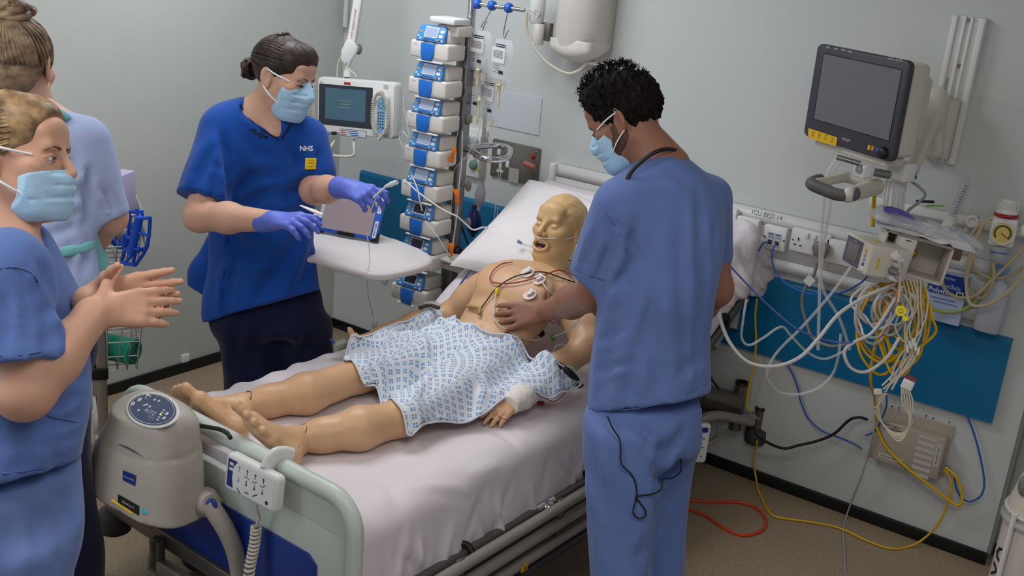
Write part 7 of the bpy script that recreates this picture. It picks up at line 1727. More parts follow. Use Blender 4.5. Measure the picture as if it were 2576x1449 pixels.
for dx in (-.008, .008): G().lathe(o-X*(.034+dx)+Y*.002+Z*.0005, Z, [(.006, 0), (.006, .001)], 14).build('module_key', mat('key_greyp', (170, 164, 172), .4), pm_)
G().box(o-X*.032+Y*.044+Z*.0006, (.016, .003, .0006), ax=(X, Y, Z)).box(o-X*.036+Y*.016+Z*.0006, (.012, .004, .0006), ax=(X, Y, Z)).build('module_print', M_ink, pm_)
G().lathe(o+X*.012-Y*.0-Z*.10, Z, [(.010, 0), (.010, .008), (.005, .009)], 16).build('brass_contact', mat('brass', (180, 150, 70), .35, .6), rk)
for dx in (-.006,): G().box(o-X*(.098)+Y*.02-Z*.05, (.02, .05, .06), ax=(X, Y, Z), bev=.004).build('rack_hinge', M_cream, rk)
# packaged items lying on the rack: clear bag with purple item, tube pack
def packet(name, c, X, Y, Z, w, d, h, m, seed, label, cat):
    g_ = np.random.default_rng(seed); N, M2 = 26, 20; vs = []; fs = []
    cr = [(g_.uniform(-1, 1), g_.uniform(-1, 1), g_.uniform(-.8, .8), g_.uniform(-.8, .8), g_.uniform(.05, .13), g_.uniform(-.010, .012)) for _ in range(22)]
    for sd in (1, 0):
        for i in range(N+1):
            for j in range(M2+1):
                u, v = -1+2*i/N, -1+2*j/M2; e = max(0, 1-u**6)*max(0, 1-v**6); z = h*e**.5*sd
                for (a, b, da, db_, ww, hh) in cr:
                    L2 = da*da+db_*db_; t = min(1, max(0, ((u-a)*da+(v-b)*db_)/L2)); z += hh*math.exp(-((u-a-t*da)**2+(v-b-t*db_)**2)/ww**2)*(1 if sd else .0)
                vs.append(c+X*u*w/2*(1+.04*math.sin(5*v+seed))+Y*v*d/2*(1+.05*math.sin(6*u))+Z*max(z, .001 if sd else 0))
        o_ = len(vs)-(N+1)*(M2+1)
        for i in range(N):
            for j in range(M2): a = o_+i*(M2+1)+j; q = (a, a+M2+1, a+M2+2, a+1); fs.append(q if sd else q[::-1])
    ob = meshobj(name, vs, fs, m); tag(ob, label, cat); return ob
pt = o+Y*(Hr/2+.001)-Z*.06
M_film = mat('crinkly_film', (214, 218, 224), .18, alpha=.55, spec=.7); 
packet('paper_pouch', pt+X*.02, X, -Z, Y, .30, .17, .010, mat('pouch_paper', (206, 206, 206), .6), 8, 'opened white paper pouch spread over the module rack', 'pouch')
packet('film_packet', pt+Y*.012-X*.05-Z*.01, nrm(X-Z*.2), nrm(-Z-X*.2), Y, .19, .12, .030, M_film, 9, 'crinkled clear packet with a purple item on the module rack', 'packet')
packet('film_packet', pt+Y*.012+X*.08-Z*.0, nrm(X-Z*.35), nrm(-Z-X*.35), Y, .20, .11, .028, M_film, 14, 'crinkled clear packet of tubing at the right of the module rack', 'packet')
q = G().sphere(pt+Y*.040-X*.07-Z*.01, (.055, .018, .030), 18, ax=(nrm(X-Y*.15), Y, Z)).build('purple_filter', mat('purple_plastic', (104, 84, 170), .35, noise=.2, nscale=60)); tag(q, 'purple plastic piece inside the clear packet', 'medical item')
line('white_tube_pack', [pt+Y*.03-X*.005+Z*.02, pt+Y*.028+X*.05+Z*.012, pt+Y*.026+X*.11+Z*.01], .012, M_white, 'fat white tube inside the packet on the rack', 'tube', n=14)
# ------------------------------------------------------------------ medical rail, flow meter, regulator on the wall
c0 = PY(2290, 516, -.03); zr_ = c0[2]
rl = thing('equipment_rail', 'white horizontal equipment rail on the wall at the right', 'rail', (2.9, 0, zr_-.02))
G().box(V(2.86, -.035, zr_-.012), (.62, .012, .032), bev=.003).build('rail_bar', M_white, rl)
for x in (2.62, 2.9, 3.12): G().box(V(x, -.016, zr_-.012), (.03, .03, .03), bev=.003).build('rail_stand_off', M_grey, rl)
line('black_pen', [PY(2305, 506, -.055), PY(2350, 508, -.055)], .005, M_blackp, 'black pen lying along the top of the equipment rail', 'pen', n=8)
line('green_pen', [PY(2330, 517, -.05), PY(2375, 518, -.05)], .003, mat('pen_green', (110, 190, 70), .4), 'green pen lying along the equipment rail', 'pen', n=8)
fm = thing('flow_meter', 'clear graduated flow meter tube leaning over the rail', 'flow meter', PY(2390, 560, -.08))
fa, fb = PY(2394, 548, -.08), PY(2429, 462, -.05); fd = nrm(fb-fa)
G().lathe(fa, fd, [(.014, -.002), (.014, .10), (.013, .125), (.008, .134), (.002, .137)], 18).build('tube', mat('acrylic_clear', (206, 212, 222), .12, alpha=.38), fm)
G().cyl(fa+fd*.004, fa+fd*.11, .005, 10).build('inner_tube', mat('inner_white', (214, 216, 222), .3, alpha=.8), fm)
for k in range(11): G().box(fa+fd*(.015+.0095*k)-AXF*.0145, (.012, .0006, .0014), ax=(nrm(np.cross(fd, AXF)), AXF, fd)).build('graduation', M_ink, fm)
G().lathe(fa-fd*.04, fd, [(.020, 0), (.022, .004), (.022, .03), (.016, .034), (.015, .042)], 20).build('base_nut', M_white, fm)
G().path([fa-fd*.038-AXF*.021, fa-fd*.022-AXF*.022+AXR*.012], .0015, 4).build('green_band', mat('pen_green', (110, 190, 70), .4), fm)
vq = PY(2436, 563, -.09); G().lathe(vq+V(0, .05, 0), nrm(CAM-vq), [(.022, 0), (.022, .04), (.012, .044), (.011, .036), (.004, .03)], 20).build('control_valve', M_white, fm)
rq = PY(2524, 580, -.14); rgt = thing('vacuum_regulator', 'white vacuum regulator with a yellow gauge and ribbed knob', 'regulator', rq-V(0, 0, .06))
rq = rq+V(0, 0, -.008); gz = nrm(nrm(CAM-rq)*V(1, 1, .4)); o, X, Y, Z = frame(rq, gz, CRX)
G().box(o-Z*0.0375, (0.0775, 0.0938, 0.0688), ax=(X, Y, Z), bev=0.01).build('body', M_white, rgt)
gd = G().lathe(o, Z, [(0.0387, -0.005), (0.0387, 0.0125), (0.0338, 0.015), (0.0325, 0.01)], 28).build('gauge', M_white, rgt)
G().lathe(o+Z*0.0103, Z, [(0.0325, 0), (0.0013, 0.0007)], 28).build('gauge_face', mat('gauge_yellow', (216, 196, 110), .4), gd)
G().tube([o+Z*0.0119+(X*math.cos(t)+Y*math.sin(t))*0.0238 for t in np.linspace(R(-40), R(220), 30)], 0.0028, 5).build('gauge_arc', mat('gauge_arc', (60, 70, 40), .5), gd)
G().tube([o+Z*0.0125-X*0.0037, o+Z*0.0125+X*0.0175-Y*0.015], 0.0013, 4).build('gauge_needle', M_red, gd)
G().lathe(o+Y*0.05-Z*0.0312, Y, [(0.0375, 0), (0.0375, 0.01)], 26).build('red_collar', M_red, rgt)
kn = G().lathe(o+Y*0.06-Z*0.0312, Y, [(0.034, 0), (0.035, 0.006), (0.031, 0.011), (0.027, 0.04), (0.021, 0.045)], 26).build('knob', M_white, rgt)
for k in range(16):
    a = 2*math.pi*k/16; G().tube([o+Y*0.075-Z*0.0312+(X*math.cos(a)+Z*math.sin(a))*0.0328, o+Y*0.098-Z*0.0312+(X*math.cos(a)+Z*math.sin(a))*0.029], 0.0028, 4).build('knob_rib', M_white, kn)
G().lathe(o-Y*0.0475-Z*0.0312, -Y, [(0.031, 0), (0.031, 0.015), (0.027, 0.042), (0.021, 0.052), (0.0075, 0.053)], 22).build('trap_jar', mat('jar_clear', (190, 200, 210), .15, alpha=.55), rgt)
G().box(o-Y*0.066-Z*0.002, (0.0562, 0.0037, 0.0025), ax=(X, Y, Z)).build('jar_line', M_bluejack, rgt)
G().box(o+X*0.0688+Y*0.0125-Z*0.0438, (0.0375, 0.0375, 0.0375), ax=(X, Y, Z), bev=0.005).build('side_block', M_white, rgt)
# beige suction hoses in big loops
M_hose = mat('beige_hose', (196, 184, 150), .45)
LP = [([(2560, 520), (2500, 545), (2455, 575), (2438, 620), (2455, 680), (2500, 700), (2550, 690), (2576, 670)], 'beige hose loop nearest the regulator, upper curve'),
      ([(2545, 540), (2490, 550), (2460, 590), (2436, 660), (2432, 720), (2470, 750), (2500, 700), (2495, 620), (2520, 560)], 'beige hose loop falling left of the clear bottle'),
      ([(2400, 590), (2378, 660), (2372, 715), (2400, 745), (2450, 745), (2500, 700), (2560, 640), (2590, 600)], 'beige hose swinging from the rack to the right edge'),
      ([(2576, 690), (2530, 740), (2480, 768), (2440, 762), (2432, 700), (2450, 640), (2470, 570)], 'beige hose loop lowest, in front of the clear bottle')]
for i, (p, lab) in enumerate(LP): line('suction_hose', [PY(a, b, -.10-.012*i-.02*math.sin(j)) for j, (a, b) in enumerate(p)], .0058, M_hose, lab, 'hose', 'beige suction hoses', n=8)
line('green_tinted_tube', [PY(2500, 640, -.08), PY(2492, 690, -.08), PY(2470, 740, -.08), PY(2440, 770, -.08), PY(2400, 785, -.09), PY(2350, 780, -.10), PY(2310, 770, -.12)], .006, mat('green_tube', (176, 190, 90), .3, alpha=.75), 'pale green oxygen tube curving below the glove carton', 'tube', n=8)
line('clear_wide_tube', [PY(2436, 566, -.06), PY(2410, 610, -.07), PY(2380, 640, -.08), PY(2340, 670, -.10)], .008, mat('clear_soft_tube', (226, 230, 230), .15, alpha=.40), 'wide clear tube running from the wall valve behind the rack', 'tube', n=8)
# clear bottle with blue cap
bq = PY(2482, 830, -.05); bt = thing('clear_bottle', 'translucent plastic bottle with a pale blue cap on the wall', 'bottle', V(bq[0], -.05, bq[2]))
Xb = nrm(V(1, -.1, 0)); dzb = V(0, 0, 1)
prf = [(.0, .036), (.004, .042), (.10, .042), (.15, .040), (.168, .030), (.178, .018), (.196, .017)]
vs = []; fs = []
for h_, r_ in prf:
    for k in range(28): a = 2*math.pi*k/28; ca2, sa2 = math.cos(a), math.sin(a); sq = (abs(ca2)**4+abs(sa2)**4)**(-.25) if h_ < .16 else 1; vs.append(V(bq[0], -.055, bq[2])+Xb*ca2*r_*sq+V(0, 1, 0)*sa2*r_*sq*.9+dzb*h_)
for i in range(len(prf)-1):
    for k in range(28): fs.append((i*28+k, i*28+(k+1) % 28, (i+1)*28+(k+1) % 28, (i+1)*28+k))
fs.append(tuple(range(28))[::-1]); meshobj('bottle_body', vs, fs, mat('milky_plastic', (206, 214, 226), .3, alpha=.72), bt)
G().lathe(V(bq[0], -.055, bq[2]+.190), dzb, [(.023, 0), (.023, .034), (.020, .038), (.004, .039)], 22).build('cap', mat('cap_blue', (110, 160, 222), .4), bt)
# glove carton behind the rack
gq = PY(2383, 745, -.05); gb_ = thing('apron_carton', 'blue and white glove carton marked M standing behind the cables', 'box', V(gq[0], -.05, gq[2]-.1))
o, X, Y, Z = V(gq[0], -.085, gq[2]), nrm(V(1, -.0, -.02)), V(0, 0, 1), V(0, -1, 0)
G().box(V(gq[0], -.055, gq[2]), (.125, .06, .17), bev=.001, seg=1).build('carton', mat('carton_pale', (178, 192, 222), .55), gb_)
G().box(V(gq[0], -.0855, gq[2]+.048), (.125, .001, .074)).build('carton_band', mat('carton_blue', (22, 60, 150), .5), gb_)
text('carton_word', 'ProtectSafe', .020, V(gq[0]-.002, -.0865, gq[2]+.044), X, Y, mat('carton_white', (226, 230, 238), .5), gb_); text('carton_word', 'Polymer', .024, V(gq[0]-.018, -.0865, gq[2]+.022), X, Y, MATS['carton_white'], gb_, bold=.0004); text('carton_word', 'premier', .014, V(gq[0]+.0, -.0865, gq[2]+.072), X, Y, MATS['carton_white'], gb_)
G().box(V(gq[0]+.045, -.0865, gq[2]+.022), (.024, .001, .024)).build('size_box', MATS['carton_white'], gb_); text('size_letter', 'M', .022, V(gq[0]+.045, -.0875, gq[2]+.022), X, Y, M_ink, gb_, bold=.0005)
for k in range(2): G().box(V(gq[0]-.005+.01*k, -.0862, gq[2]-.004-.013*k), (.08, .0006, .004)).build('carton_small_print', mat('carton_ink', (110, 130, 180), .6), gb_)
# brown steel bracket above the carton
q = PY(2395, 650, -.03); tag(G().prism(rrect(.055, .085, .008), q, Xw, Yw, Zw, .006, bev=.001).build('brown_wall_bracket', mat('bronze_plate', (118, 98, 72), .4, .5)), 'brown metal bracket plate on the wall above the blue carton', 'bracket')
# ------------------------------------------------------------------ hanging bundle of leads
M_ycab = mat('yellow_cable', (222, 178, 16), .4); M_wcab = mat('white_cable', (210, 206, 202), .42); M_ccab = mat('cream_cable', (214, 206, 184), .42)
rr = np.random.default_rng(31)
def loopcable(i, cx, top, bot, hw, depth, r, m, nm, lab, grp, lean=0):
    pts = []
    for k in range(9):
        a = -math.pi/2+2*math.pi*k/9+rr.uniform(-.12, .12); my = (top+bot)/2; hh = (bot-top)/2
        x = cx+hw*math.cos(a)*(1+.12*rr.normal())+lean*math.sin(a)*10; y = my+hh*math.sin(a); pts.append(PD(x, y, depth+.03*math.cos(a*1.0+i)+rr.uniform(-.012, .012)))
    o_ = G().path(pts, r, 8, closed=True, k=7).build(nm, m); tag(o_, lab, 'cable', grp)
for i in range(9):
    cx = rr.uniform(2215, 2285); loopcable(i, cx, rr.uniform(706, 735), rr.uniform(850, 950), rr.uniform(40, 72), 3.34+.02*rr.uniform(-1, 1), .0042, M_ycab, 'yellow_lead_loop', 'yellow coiled lead hanging under the monitor module', 'yellow leads in the hanging bundle', lean=rr.uniform(-1, 1))
for i in range(7):
    cx = rr.uniform(2190, 2255); loopcable(i+20, cx, rr.uniform(708, 740), rr.uniform(800, 885), rr.uniform(30, 58), 3.30+.02*rr.uniform(-1, 1), .0042, M_wcab, 'white_lead_loop', 'white coiled lead hanging under the monitor module', 'white leads in the hanging bundle')
for i in range(8):
    x0 = 2262+i*9; p = [PD(x0, 705, 3.30), PD(x0+8+rr.uniform(-8, 8), 760, 3.29), PD(x0-6+rr.uniform(-14, 14), 830, 3.28), PD(2290+rr.uniform(-30, 20), 900, 3.28), PD(2225+rr.uniform(-8, 20), 985+rr.uniform(-30, 5), 3.28)]
    line('thin_lead', p, .0028, M_ccab, 'thin cream lead falling through the hanging bundle', 'cable', 'thin cream leads in the bundle')
line('yellow_main_cable', [PD(2232, 740, 3.36), PD(2215, 820, 3.36), PD(2195, 900, 3.4), PD(2190, 960, 3.45), PD(2200, 1000, 3.6), PD(2205, 1060, 3.72)], .005, M_ycab, 'yellow cable dropping from the bundle to the wall box', 'cable')
line('white_sling_cable', [PD(2250, 715, 3.26), PD(2180, 745, 3.22), PD(2110, 790, 3.15), PD(2060, 850, 3.12), PD(2010, 900, 3.12), PD(1945, 922, 3.14), PD(1880, 910, 3.16), PD(1835, 860, 3.18), PD(1812, 800, 3.2), PD(1808, 740, 3.22)], .0055, M_wcab, 'thick white cable slung from the bundle to the bed head', 'cable', n=10)
line('white_hook_cable', [PD(2270, 720, 3.24), PD(2200, 830, 3.22), PD(2150, 860, 3.22), PD(2124, 885, 3.22), PD(2140, 925, 3.22), PD(2180, 935, 3.22), PD(2230, 900, 3.23), PD(2262, 850, 3.25)], .005, M_wcab, 'white cable hooked round in a low loop left of the bundle', 'cable', n=10)
line('blue_thin_cable', [PD(1824, 655, 3.05), PD(1870, 705, 3.08), PD(1940, 775, 3.12), PD(2010, 830, 3.16), PD(2090, 858, 3.2), PD(2150, 860, 3.22), PD(2200, 835, 3.24), PD(2235, 790, 3.26), PD(2262, 730, 3.28)], .0028, mat('cable_periwinkle', (90, 116, 196), .4), 'thin blue lead strung from the bundle across to the man', 'cable')
line('white_probe_lead', [PD(2255, 630, 3.17), PD(2262, 655, 3.16), PD(2264, 700, 3.2), PD(2260, 760, 3.22)], .004, M_wcab, 'white lead leaving the top plug of the module', 'cable')
line('clear_long_tube', [PD(2140, 672, 3.28), PD(2090, 740, 3.3), PD(2020, 820, 3.35), PD(1960, 880, 3.4), PD(1935, 920, 3.42), PD(1930, 950, 3.45), PD(1960, 985, 3.5), PD(2010, 992, 3.52), PD(2060, 975, 3.5), PD(2095, 940, 3.5), PD(2110, 890, 3.46), PD(2115, 840, 3.45)], .0045, mat('clear_soft_tube', (226, 230, 230), .15, alpha=.40), 'long clear tube looping from the module down past the blue panel', 'tube', n=8)
line('clear_tube_loop', [PD(1878, 752, 3.35), PD(1870, 800, 3.35), PD(1866, 850, 3.38), PD(1885, 868, 3.38), PD(1920, 850, 3.38), PD(1965, 822, 3.4), PD(1990, 845, 3.42), PD(2030, 885, 3.44), PD(2075, 903, 3.45), PD(2130, 880, 3.45)], .004, MATS['clear_soft_tube'], 'clear tube sagging below the bunched sheet', 'tube', n=8)
# data cables from the outlet
line('blue_data_cable', [dc+V(.014, -.01, -.014), PY(1942, 640, -.11), PY(1950, 680, -.12), PY(1985, 718, -.14), PY(2040, 740, -.16), PY(2110, 738, -.2), PY(2160, 715, -.25), PY(2182, 695, -.28)], .0032, M_bluejack, 'blue data cable sagging from the outlet to the module rack', 'cable')
line('blue_data_cable', [dc+V(-.012, -.01, -.014), PY(1920, 612, -.12), PY(1908, 632, -.14)], .0032, M_bluejack, 'short blue data cable going behind the bunched sheet', 'cable')
# cream connector block with red pins
q = PD(2283, 968, 3.27); cb2 = thing('lead_connector', 'white lead connector block with red pins dangling from the bundle', 'connector', q); o, X, Y, Z = frame(q, nrm(CAM-q), nrm(AXR+AXD*.45))
G().box(o, (.034, .030, .014), ax=(X, Y, Z), bev=.002).build('block', M_white, cb2)
for k in range(5): G().box(o+Y*.021-X*(.014-.007*k), (.005, .014, .010), ax=(X, Y, Z)).build('pin', M_red, cb2)
for k in range(5):
    p = [o-Y*.014-X*(.012-.006*k), PD(2272+6*k, 1020, 3.27), PD(2295-4*k, 1060+8*k, 3.28), PD(2268-4*k, 1090+4*k, 3.3), PD(2225-6*k, 1075-10*k, 3.32), PD(2210, 1020, 3.3), PD(2218+3*k, 990, 3.28)]
    G().path(p, .0026, 6, k=6).build('lead', M_ccab, cb2)
q = PD(2208, 985, 3.28); tag(G().box(q, (.022, .018, .010), ax=(nrm(AXR), nrm(-AXD), -AXF), bev=.002).build('cable_clip', M_white), 'white plastic clip gathering the cream leads', 'clip')
q = PD(2296, 870, 3.24); gcl = thing('white_lead_clips', 'cluster of white lead clips hanging in the bundle', 'clips', q)
for k in range(5): G().box(q+AXR*.008*(k-2)+AXD*rr.uniform(-.012, .02), (.008, .024, .006), ax=(nrm(AXR+AXD*rr.uniform(-.4, .4)), nrm(-AXD+AXR*rr.uniform(-.3, .3)), -AXF), bev=.001).build('clip', M_white, gcl)
q = PD(2266, 782, 3.20); ytag = thing('yellow_cable_tag', 'bright yellow octagonal tag clipped on the lead bundle', 'tag', q); o, X, Y, Z = frame(q, nrm(CAM-q), AXR)
M_neon = mat('neon_yellow', (238, 222, 20), .45); G().prism([(.0165*math.cos(R(22.5+45*k)), .0165*math.sin(R(22.5+45*k))) for k in range(8)], o, X, Y, Z, .002).build('tag_plate', M_neon, ytag); G().box(o-Y*.022+X*.012, (.016, .014, .004), ax=(X, Y, Z)).build('tag_tail', M_neon, ytag); G().tube([o+Z*.0025+(X*math.cos(t)+Y*math.sin(t))*.006 for t in np.linspace(0, 6.28, 16)], .0007, 4).build('tag_symbol', M_ink, ytag)
q = PD(2258, 742, 3.23); tag(G().box(q, (.012, .024, .010), ax=(nrm(AXR), nrm(-AXD), -AXF), bev=.002).build('orange_cable_clip', M_orange), 'small orange clip on the white lead under the module', 'clip')
# ------------------------------------------------------------------ wall box low on the wall and floor cables
M_boxp = mat('wallbox_beige', (176, 166, 150), .5, noise=.03, nscale=8)
w4 = [PY(*p, -.03) for p in ((2222, 1015), (2400, 1060), (2362, 1217), (2166, 1158))]; wc = sum(w4)/4
wbx = thing('network_wall_box', 'beige metal network box mounted low on the wall under the blue panel', 'wall box', V(wc[0], 0, wc[2]-.12)); Ww, Hw = .272, .20
def wp(px, py, y=-.052): return PY(px, py, y)
G().box(V(wc[0]+.0, -.026, wc[2]-.018), (Ww-.02, .052, Hw-.04), bev=.004).build('case', M_boxp, wbx)
G().box(V(wc[0], -.004, wc[2]), (Ww, .008, Hw), bev=.003).build('back_flange', M_boxp, wbx)
for px, py in ((2244, 1022), (2262, 1026), (2330, 1046), (2348, 1052), (2388, 1062), (2368, 1150)): q = wp(px, py, -.009); G().cyl(q, q+V(0, -.002, 0), .003, 8).build('flange_hole', M_dark, wbx)
for k in range(7):
    a, b = (2336-5*k*1.0, 1102+15*k), (0, 0); q = wp(2334-3.6*k, 1102+15.5*k); G().box(q, (.062, .001, .013)).build('port_label', mat('label_offwhite', (196, 192, 186), .6), wbx)
q = wp(2358, 1146); lb = G().box(q, (.018, .001, .085)).build('side_label', MATS['label_offwhite'], wbx); text('side_text', 'TYPE 1 LIGHTHUB', .0085, q+V(0, -.001, 0), V(0, 0, -1), V(1, 0, 0), M_ink, lb)
q = wp(2240, 1152); lb = G().box(q, (.088, .001, .018)).build('name_label', MATS['label_offwhite'], wbx); text('name_text', 'PLUG IN AND RST', .009, q+V(0, -.001, 0), Xw, Yw, M_ink, lb)
q = wp(2240, 1070); text('model_text', 'Digital Logger', .012, q, Xw, Yw, M_ink, wbx, thick=.001); G().box(q+V(.01, -.0006, -.012), (.07, .0004, .003)).box(q+V(.006, -.0006, -.02), (.055, .0004, .002)).build('model_line', M_ink, wbx)
line('black_power_cable', [PY(2183, 1056, -.03), PY(2160, 1050, -.04), PY(2135, 1058, -.04), PY(2100, 1090, -.05), PY(2060, 1108, -.06), PY(2010, 1120, -.08), PY(1970, 1128, -.10), PY(1925, 1110, -.14), PY(1900, 1090, -.2)], .0055, M_blackp, 'black power cable from the wall box to the bed', 'cable', n=8)
line('blue_wall_cable', [PY(1960, 900, -.02), PY(1985, 925, -.02), PY(2005, 970, -.02), PY(2016, 1015, -.02), PY(2035, 1055, -.02), PY(2070, 1085, -.02), PY(2110, 1100, -.02), PY(2145, 1115, -.02), PY(2168, 1130, -.02)], .0034, M_bluejack, 'blue cable running down the wall left of the wall box', 'cable')
line('blue_wall_cable', [PY(2228, 982, -.08), PY(2230, 1020, -.07), PY(2215, 1060, -.06), PY(2200, 1085, -.05), PY(2178, 1095, -.04)], .0034, M_bluejack, 'blue cable passing over the top left of the wall box', 'cable')
line('blue_wall_cable', [PY(2430, 1040, -.02), PY(2450, 1090, -.02), PY(2466, 1150, -.02), PY(2476, 1210, -.02), PY(2468, 1246, -.03), PY(2440, 1262, -.03), PY(2418, 1250, -.03), PY(2405, 1225, -.03), PY(2398, 1190, -.03), PY(2378, 1170, -.03)], .0034, M_bluejack, 'blue cable looping right of the wall box', 'cable')
line('yellow_wall_cable', [PY(2203, 1070, -.06), PY(2230, 1125, -.06), PY(2285, 1180, -.06), PY(2350, 1230, -.05), PY(2395, 1265, -.04), PY(2416, 1270, -.04), PY(2420, 1245, -.04), PY(2405, 1200, -.04), PY(2378, 1175, -.04)], .0052, M_ycab, 'yellow cable slung across the front of the wall box', 'cable', n=8)
fz = .005
line('yellow_floor_cable', [PY(2376, 1180, -.04), PY(2392, 1210, -.04), PY(2388, 1250, -.04), PY(2365, 1310, -.03), PY(2330, 1350, -.03), PZ(2290, 1374, fz), PZ(2240, 1380, fz), PZ(2180, 1360, fz), PZ(2110, 1328, fz), PZ(2030, 1312, fz), PZ(1960, 1302, fz), PZ(1935, 1288, fz), PZ(1914, 1250, fz), PZ(1906, 1228, fz+.004), PY(1902, 1204, -.026), PY(1896, 1160, -.03), PY(1905, 1110, -.08)], .004, M_ycab, 'yellow cable trailing along the floor by the skirting', 'cable', n=8)
line('yellow_bed_cable', [PY(1904, 752, -.12), PY(1900, 800, -.1), PY(1902, 860, -.08), PY(1896, 920, -.08), PY(1886, 962, -.08), PY(1878, 1015, -.08), PY(1888, 1035, -.08)], .004, M_ycab, 'yellow cable hanging from the bunched sheet to the bed post', 'cable', n=8)
line('grey_floor_wire', [PY(2222, 985, -.07), PY(2190, 1120, -.06), PY(2170, 1190, -.05), PY(2142, 1262, -.026), PZ(2128, 1303, fz), PZ(2122, 1340, fz), PZ(2125, 1400, fz), PZ(2128, 1445, fz), PZ(2150, 1470, fz)], .003, mat('wire_grey', (168, 164, 162), .45), 'thin grey wire falling from the bundle across the floor', 'cable')
line('orange_floor_cable', [PZ(1690, 1255, fz), PZ(1780, 1262, fz), PZ(1860, 1264, fz), PZ(1905, 1280, fz), PZ(1927, 1310, fz), PZ(1915, 1335, fz), PZ(1870, 1347, fz), PZ(1820, 1328, fz), PZ(1770, 1295, fz), PZ(1725, 1281, fz), PZ(1680, 1280, fz)], .0058, mat('orange_cable', (206, 66, 26), .4), 'orange cable looped on the floor beside the bed', 'cable', n=8)
line('black_bed_cable', [PL(1760, 900, .45), PL(1785, 945, .47), PL(1808, 978, .48)], .005, M_blackp, 'short black cable hanging from the bed frame beside the man', 'cable')
# ------------------------------------------------------------------ white gas cylinder at the right edge
gx = PZ(2560, 1449+140, 0); gp = V(3.36, -.62, 0)
cyb = thing('gas_cylinder', 'white gas cylinder with black lettering and a clear strap at the right edge', 'gas cylinder', gp)
pa = PY(2540, 1300, gp[1]); gp = V(pa[0]+.075, gp[1], 0)
M_cylw = mat('cylinder_white', (206, 198, 192), .4, noise=.03, nscale=5)
G().lathe(gp, (0, 0, 1), [(.085, 0), (.09, .01), (.09, .52), (.088, .53), (.088, .54)], 36).build('cylinder_body', M_cylw, cyb)
G().lathe(gp+V(0, 0, .54), (0, 0, 1), [(.0885, 0), (.088, .03), (.075, .09), (.06, .15), (.05, .20), (.05, .24), (.02, .26)], 32).build('shoulder_cover', mat('cylinder_cream', (216, 206, 190), .4), cyb)
G().tube([gp+V(.093*math.cos(t), .093*math.sin(t), .545+.004*math.sin(t)) for t in np.linspace(0, 6.283, 40)], .006, 8).build('strap', mat('strap_clear', (206, 206, 206), .3), cyb)
G().tube([gp+V(.092*math.cos(t), .092*math.sin(t), .515) for t in np.linspace(0, 6.283, 40)], .012, 6).build('wrap_film', mat('film_wrap', (200, 198, 196), .25, alpha=.6), cyb)
vd = nrm((CAM-gp)*V(1, 1, 0)); tdir = rotv(vd, (0, 0, 1), R(-52))
th0 = math.atan2(tdir[1], tdir[0])
for k, ch in enumerate('OXYGEN'):
    a = th0; p = gp+V(.0915*math.cos(a), .0915*math.sin(a), .40-.055*k); text('letter', ch, .062, p, V(0, 0, -1), V(-math.sin(a), math.cos(a), 0)*-1 if False else V(math.sin(a), -math.cos(a), 0)*-1, M_dark, cyb, bold=.001)
rod = rotv(vd, (0, 0, 1), R(-38)); G().tube([gp+rod*.10+V(0, 0, .55), gp+rod*.10+V(0, 0, .18)], .008, 8).build('side_rod', M_white, cyb); G().tube([gp+rod*.10+V(0, 0, .18), gp+rod*.10+V(0, 0, .02)], .0095, 8).build('side_rod_tip', MATS['yellow_sticker'], cyb)
G().sphere(gp+rod*.088+V(0, 0, .64), (.02, .02, .035), 12).build('grey_spot', M_grey, cyb)
# ------------------------------------------------------------------ air pump unit hung on the footboard
M_unit = mat('pump_unit_grey', (176, 170, 160), .42, noise=.02, nscale=8)
pu = thing('mattress_air_pump', 'bulky grey mattress air pump with a control panel hung on the footboard', 'air pump', B(-.22, -.12, .30))
S = SDF(B(-.50, -.30, .22)-V(.06, .06, .02), B(.10, .02, .84)+V(.06, .06, .04), .0065)
UF = (B(0, 0, 0)*V(1, 1, 0), bx_, by_, V(0, 0, 1))
S.loft([(.285, -.185, -.105, .150, .060), (.32, -.20, -.115, .190, .082), (.40, -.215, -.118, .205, .090), (.50, -.215, -.115, .198, .088), (.58, -.205, -.110, .178, .084), (.65, -.195, -.102, .150, .078), (.71, -.190, -.098, .128, .072), (.745, -.188, -.095, .105, .060)], k=0, fr=UF, cap=.035, power=3.2)
S.cut(B(-.19, -.165, .705), nrm(-by_*.62+V(0, 0, 1)+bx_*-.10))
e1, e2 = PLY(285, 1272, -.195), PLY(455, 1368, -.195); n3 = nrm(np.cross(e2-e1, by_)); n3 = n3 if n3[2] < 0 else -n3; S.cut(e1, n3)
for a_, b_ in (((262, 1120), (330, 1152)), ((330, 1152), (400, 1162)), ((400, 1162), (475, 1150)), ((475, 1150), (510, 1120))): S.fold([a_, b_], .006, .003, ridge=0)
pz_ = B(-.19, -.165, .705)
pcase = sdfobj('pump_case', S, M_unit, pu, sm=3)
def uh(px, py, off=.0): h = S.hit(px, py); return (h if h is not None else PL(px, py, -.2))-nrm((h if h is not None else V(0, 0, 0))-CAM)*off
pn = nrm(-by_*.62+V(0, 0, 1)+bx_*-.10); po = uh(385, 1030); o, X, Y, Z = frame(po+pn*.001, pn, bx_)
ell_ = lambda a, b, n=36: [(a*math.cos(2*math.pi*k/n), b*math.sin(2*math.pi*k/n)) for k in range(n)]
def up_(px, py):
    r = ray(px, py); t = ((po-CAM)@pn)/(r@pn); return CAM+r*t
l_, r_, t_, b_ = up_(312, 1030), up_(456, 1042), up_(373, 982), up_(402, 1080); cc_ = (l_+r_+t_+b_)/4; A_ = abs((r_-l_)@X)/2; Bq = abs((t_-b_)@Y)/2+.006
G().prism(ell_(A_*1.08, Bq*1.10), cc_+Z*.0005, X, Y, Z, .004, bev=.002).build('panel_rim', M_beige, pu)
